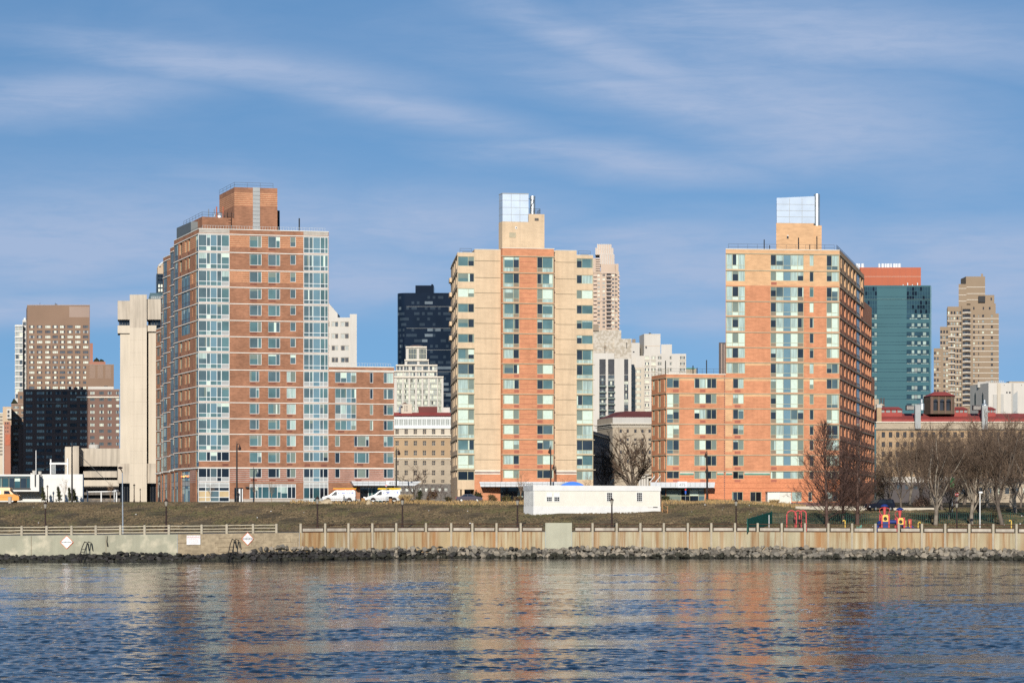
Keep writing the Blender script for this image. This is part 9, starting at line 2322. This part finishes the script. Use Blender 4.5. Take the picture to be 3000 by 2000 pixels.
for px, w, yt, lb in ((128, 16, 1431, 'ragged dark conifer nearest the minibus before the white hall'), (174, 17, 1429, 'ragged dark conifer in the middle before the white hall'), (205, 12, 1433, 'narrow dark conifer left of the tall lamp mast'), (219, 16, 1437, 'dark conifer right of the tall lamp mast')):
 leafy('conifer', px, 346, w, yt, lb, 'needle_dark', 420, 'conifer', True, 0.34, 'leaf_olive', 'conifers before the white hall')
for px, w, yt, D, lb, m, m2, n in ((1402, 24, 1436, 345, 'dense dark green shrub at the left end of the middle canopy', 'needle_dark', 'leaf_olive', 900), (1440, 34, 1447, 344, 'brownish shrub under the middle canopy', 'leaf_brown', 'leaf_olive', 600), (1482, 30, 1443, 343, 'olive shrub under the middle canopy before the entrance glass', 'leaf_olive', 'leaf_brown', 800), (1519, 28, 1452, 342, 'low brown shrub at the left end of the trailer', 'leaf_brown', 'leaf_olive', 600),
         (1228, 22, 1434, 352, 'dark evergreen shrub at the foot of the spreading bare tree', 'needle_dark', 'leaf_olive', 600), (1265, 34, 1428, 354, 'brown leafless thicket before the rubble stone base', 'twig_rust', 'leaf_brown', 700), (1312, 26, 1452, 350, 'low dark shrub at the corner pier of the tan tower', 'needle_dark', 'leaf_brown', 500),
         (1949, 28, 1450, 342, 'dark green shrub under the orange tower canopy', 'needle_dark', 'leaf_olive', 700), (2588, 62, 1348, 356, 'dense dark evergreen mass at the corner of the orange tower', 'needle_dark', 'leaf_olive', 2600), (2420, 60, 1448, 340, 'rusty leafless thicket at the foot of the conical trees', 'twig_rust', 'leaf_brown', 900), (2700, 60, 1444, 338, 'brown leafless thicket along the park road', 'twig_rust', 'twig_grey', 900)):
 leafy('shrub', px, D, w, yt, lb, m, n, m2=m2, size=0.26, group='shrubs along the houses')
def pampas(px, D, W, ytop, label):
 rnd = random.Random(int(px)); z = gz(px, D); h = Z(ytop, D) - z; w = W * D / F / 2; x0 = X(px, D); t = thing('pampas_grass', label, 'grass clump', (x0, D, z), 'dry grass clumps'); mb = MB()
 for _ in range(420):
  a = rnd.uniform(0, 6.28); o = math.sqrt(rnd.random()); L = h * rnd.uniform(0.6, 1.05); p = Vector((x0 + 0.3 * w * o * math.cos(a), D + 0.3 * w * math.sin(a), z)); d = Vector((w * o * math.cos(a) * 1.0, w * o * math.sin(a), L)); s = Vector((0.035, 0, 0)); m = p + d * 0.6 + Vector((0, 0, L * 0.14))
  mb.poly([p - s, p + s, m + s, m - s], rnd.choice(('seed_tan', 'grass_tan', 'grass_tan'))); mb.poly([m - s, m + s, p + d], 'seed_tan')
 mb.build('blade', t)
for px, D, w, yt, lb in ((1187, 338, 44, 1446, 'big rounded clump of dry tan grass right of the white vans'), (2085, 346, 42, 1461, 'rounded clump of dry tan grass at the foot of the street lamp before the orange wing'), (2268, 340, 30, 1462, 'upright dry reeds before the pale shed'), (2062, 345, 20, 1468, 'small clump of dry grass left of the rounded one under the orange canopy')): pampas(px, D, w, yt, lb)
def turf_blades():
 """short winter turf over the bank and taller straw along its top"""
 rnd = random.Random(99); mb = MB(); st = MB()
 for _ in range(52000):
  px = rnd.uniform(-60, 3080); s = 0.085 + 0.86 * rnd.random() ** 0.9; D = wallD(px) + s * (345 - wallD(px))
  x, z = X(px, D), gz(px, D) + 0.02; h = rnd.uniform(0.05, 0.15); w = rnd.uniform(0.08, 0.22); a = rnd.uniform(-0.6, 0.6)
  q = math.sin(px * 0.013 + s * 7) + math.sin(px * 0.031 - s * 17 + 1) + rnd.gauss(0, 0.9)
  m = 'grass_straw' if q > 2.2 else 'grass_olive' if q < -0.9 or (px > 2150 and rnd.random() < 0.55) else 'grass_brown'
  c, e = math.cos(a) * w, math.sin(a) * w
  mb.poly([(x - c, D - e, z), (x + c, D + e, z), (x + c * 0.3 + rnd.uniform(-.05, .05), D + 0.06, z + h)], m)
 for _ in range(9000):
  px = rnd.uniform(1170, 2360) if rnd.random() < 0.9 else rnd.uniform(850, 1170);
  if 1535 < px < 1940: continue
  s = 0.86 + 0.13 * rnd.random() - (0.05 if 1300 < px < 1560 else 0) * rnd.random(); D = wallD(px) + s * (345 - wallD(px)); x, z = X(px, D), gz(px, D); h = rnd.uniform(0.15, 0.55) * (0.45 + 0.55 * abs(math.sin(px * 0.017))); l = rnd.uniform(-0.15, 0.15)
  st.poly([(x - 0.05, D, z), (x + 0.05, D, z), (x + 0.04 + l, D + 0.05, z + h), (x - 0.02 + l, D + 0.05, z + h)], rnd.choice(('grass_tan', 'grass_tan', 'grass_straw', 'leaf_brown')))
 li = MB()
 for _ in range(75):
  px = rnd.uniform(0, 3000); s = 0.1 + 0.75 * rnd.random(); D = wallD(px) + s * (345 - wallD(px)); x, z = X(px, D), gz(px, D) + 0.06; w = rnd.uniform(0.04, 0.11)
  li.poly([(x - w, D, z), (x + w, D - 0.03, z), (x + w * 0.6, D + 0.1, z + w), (x - w * 0.5, D + 0.1, z + w * 0.8)], rnd.choice(('sign_white', 'sign_white', 'far_cream', 'seed_tan')))
 o = li.build('litter'); tag(o, 'scattered pale scraps of litter on the grass bank', 'litter', kind='stuff')
 o = mb.build('grass'); tag(o, 'short dull brown winter grass covering the bank above the sea wall', 'grass', kind='stuff')
 o = st.build('straw_grass'); tag(o, 'dry straw coloured tall grass along the top of the bank', 'grass', kind='stuff')
turf_blades()
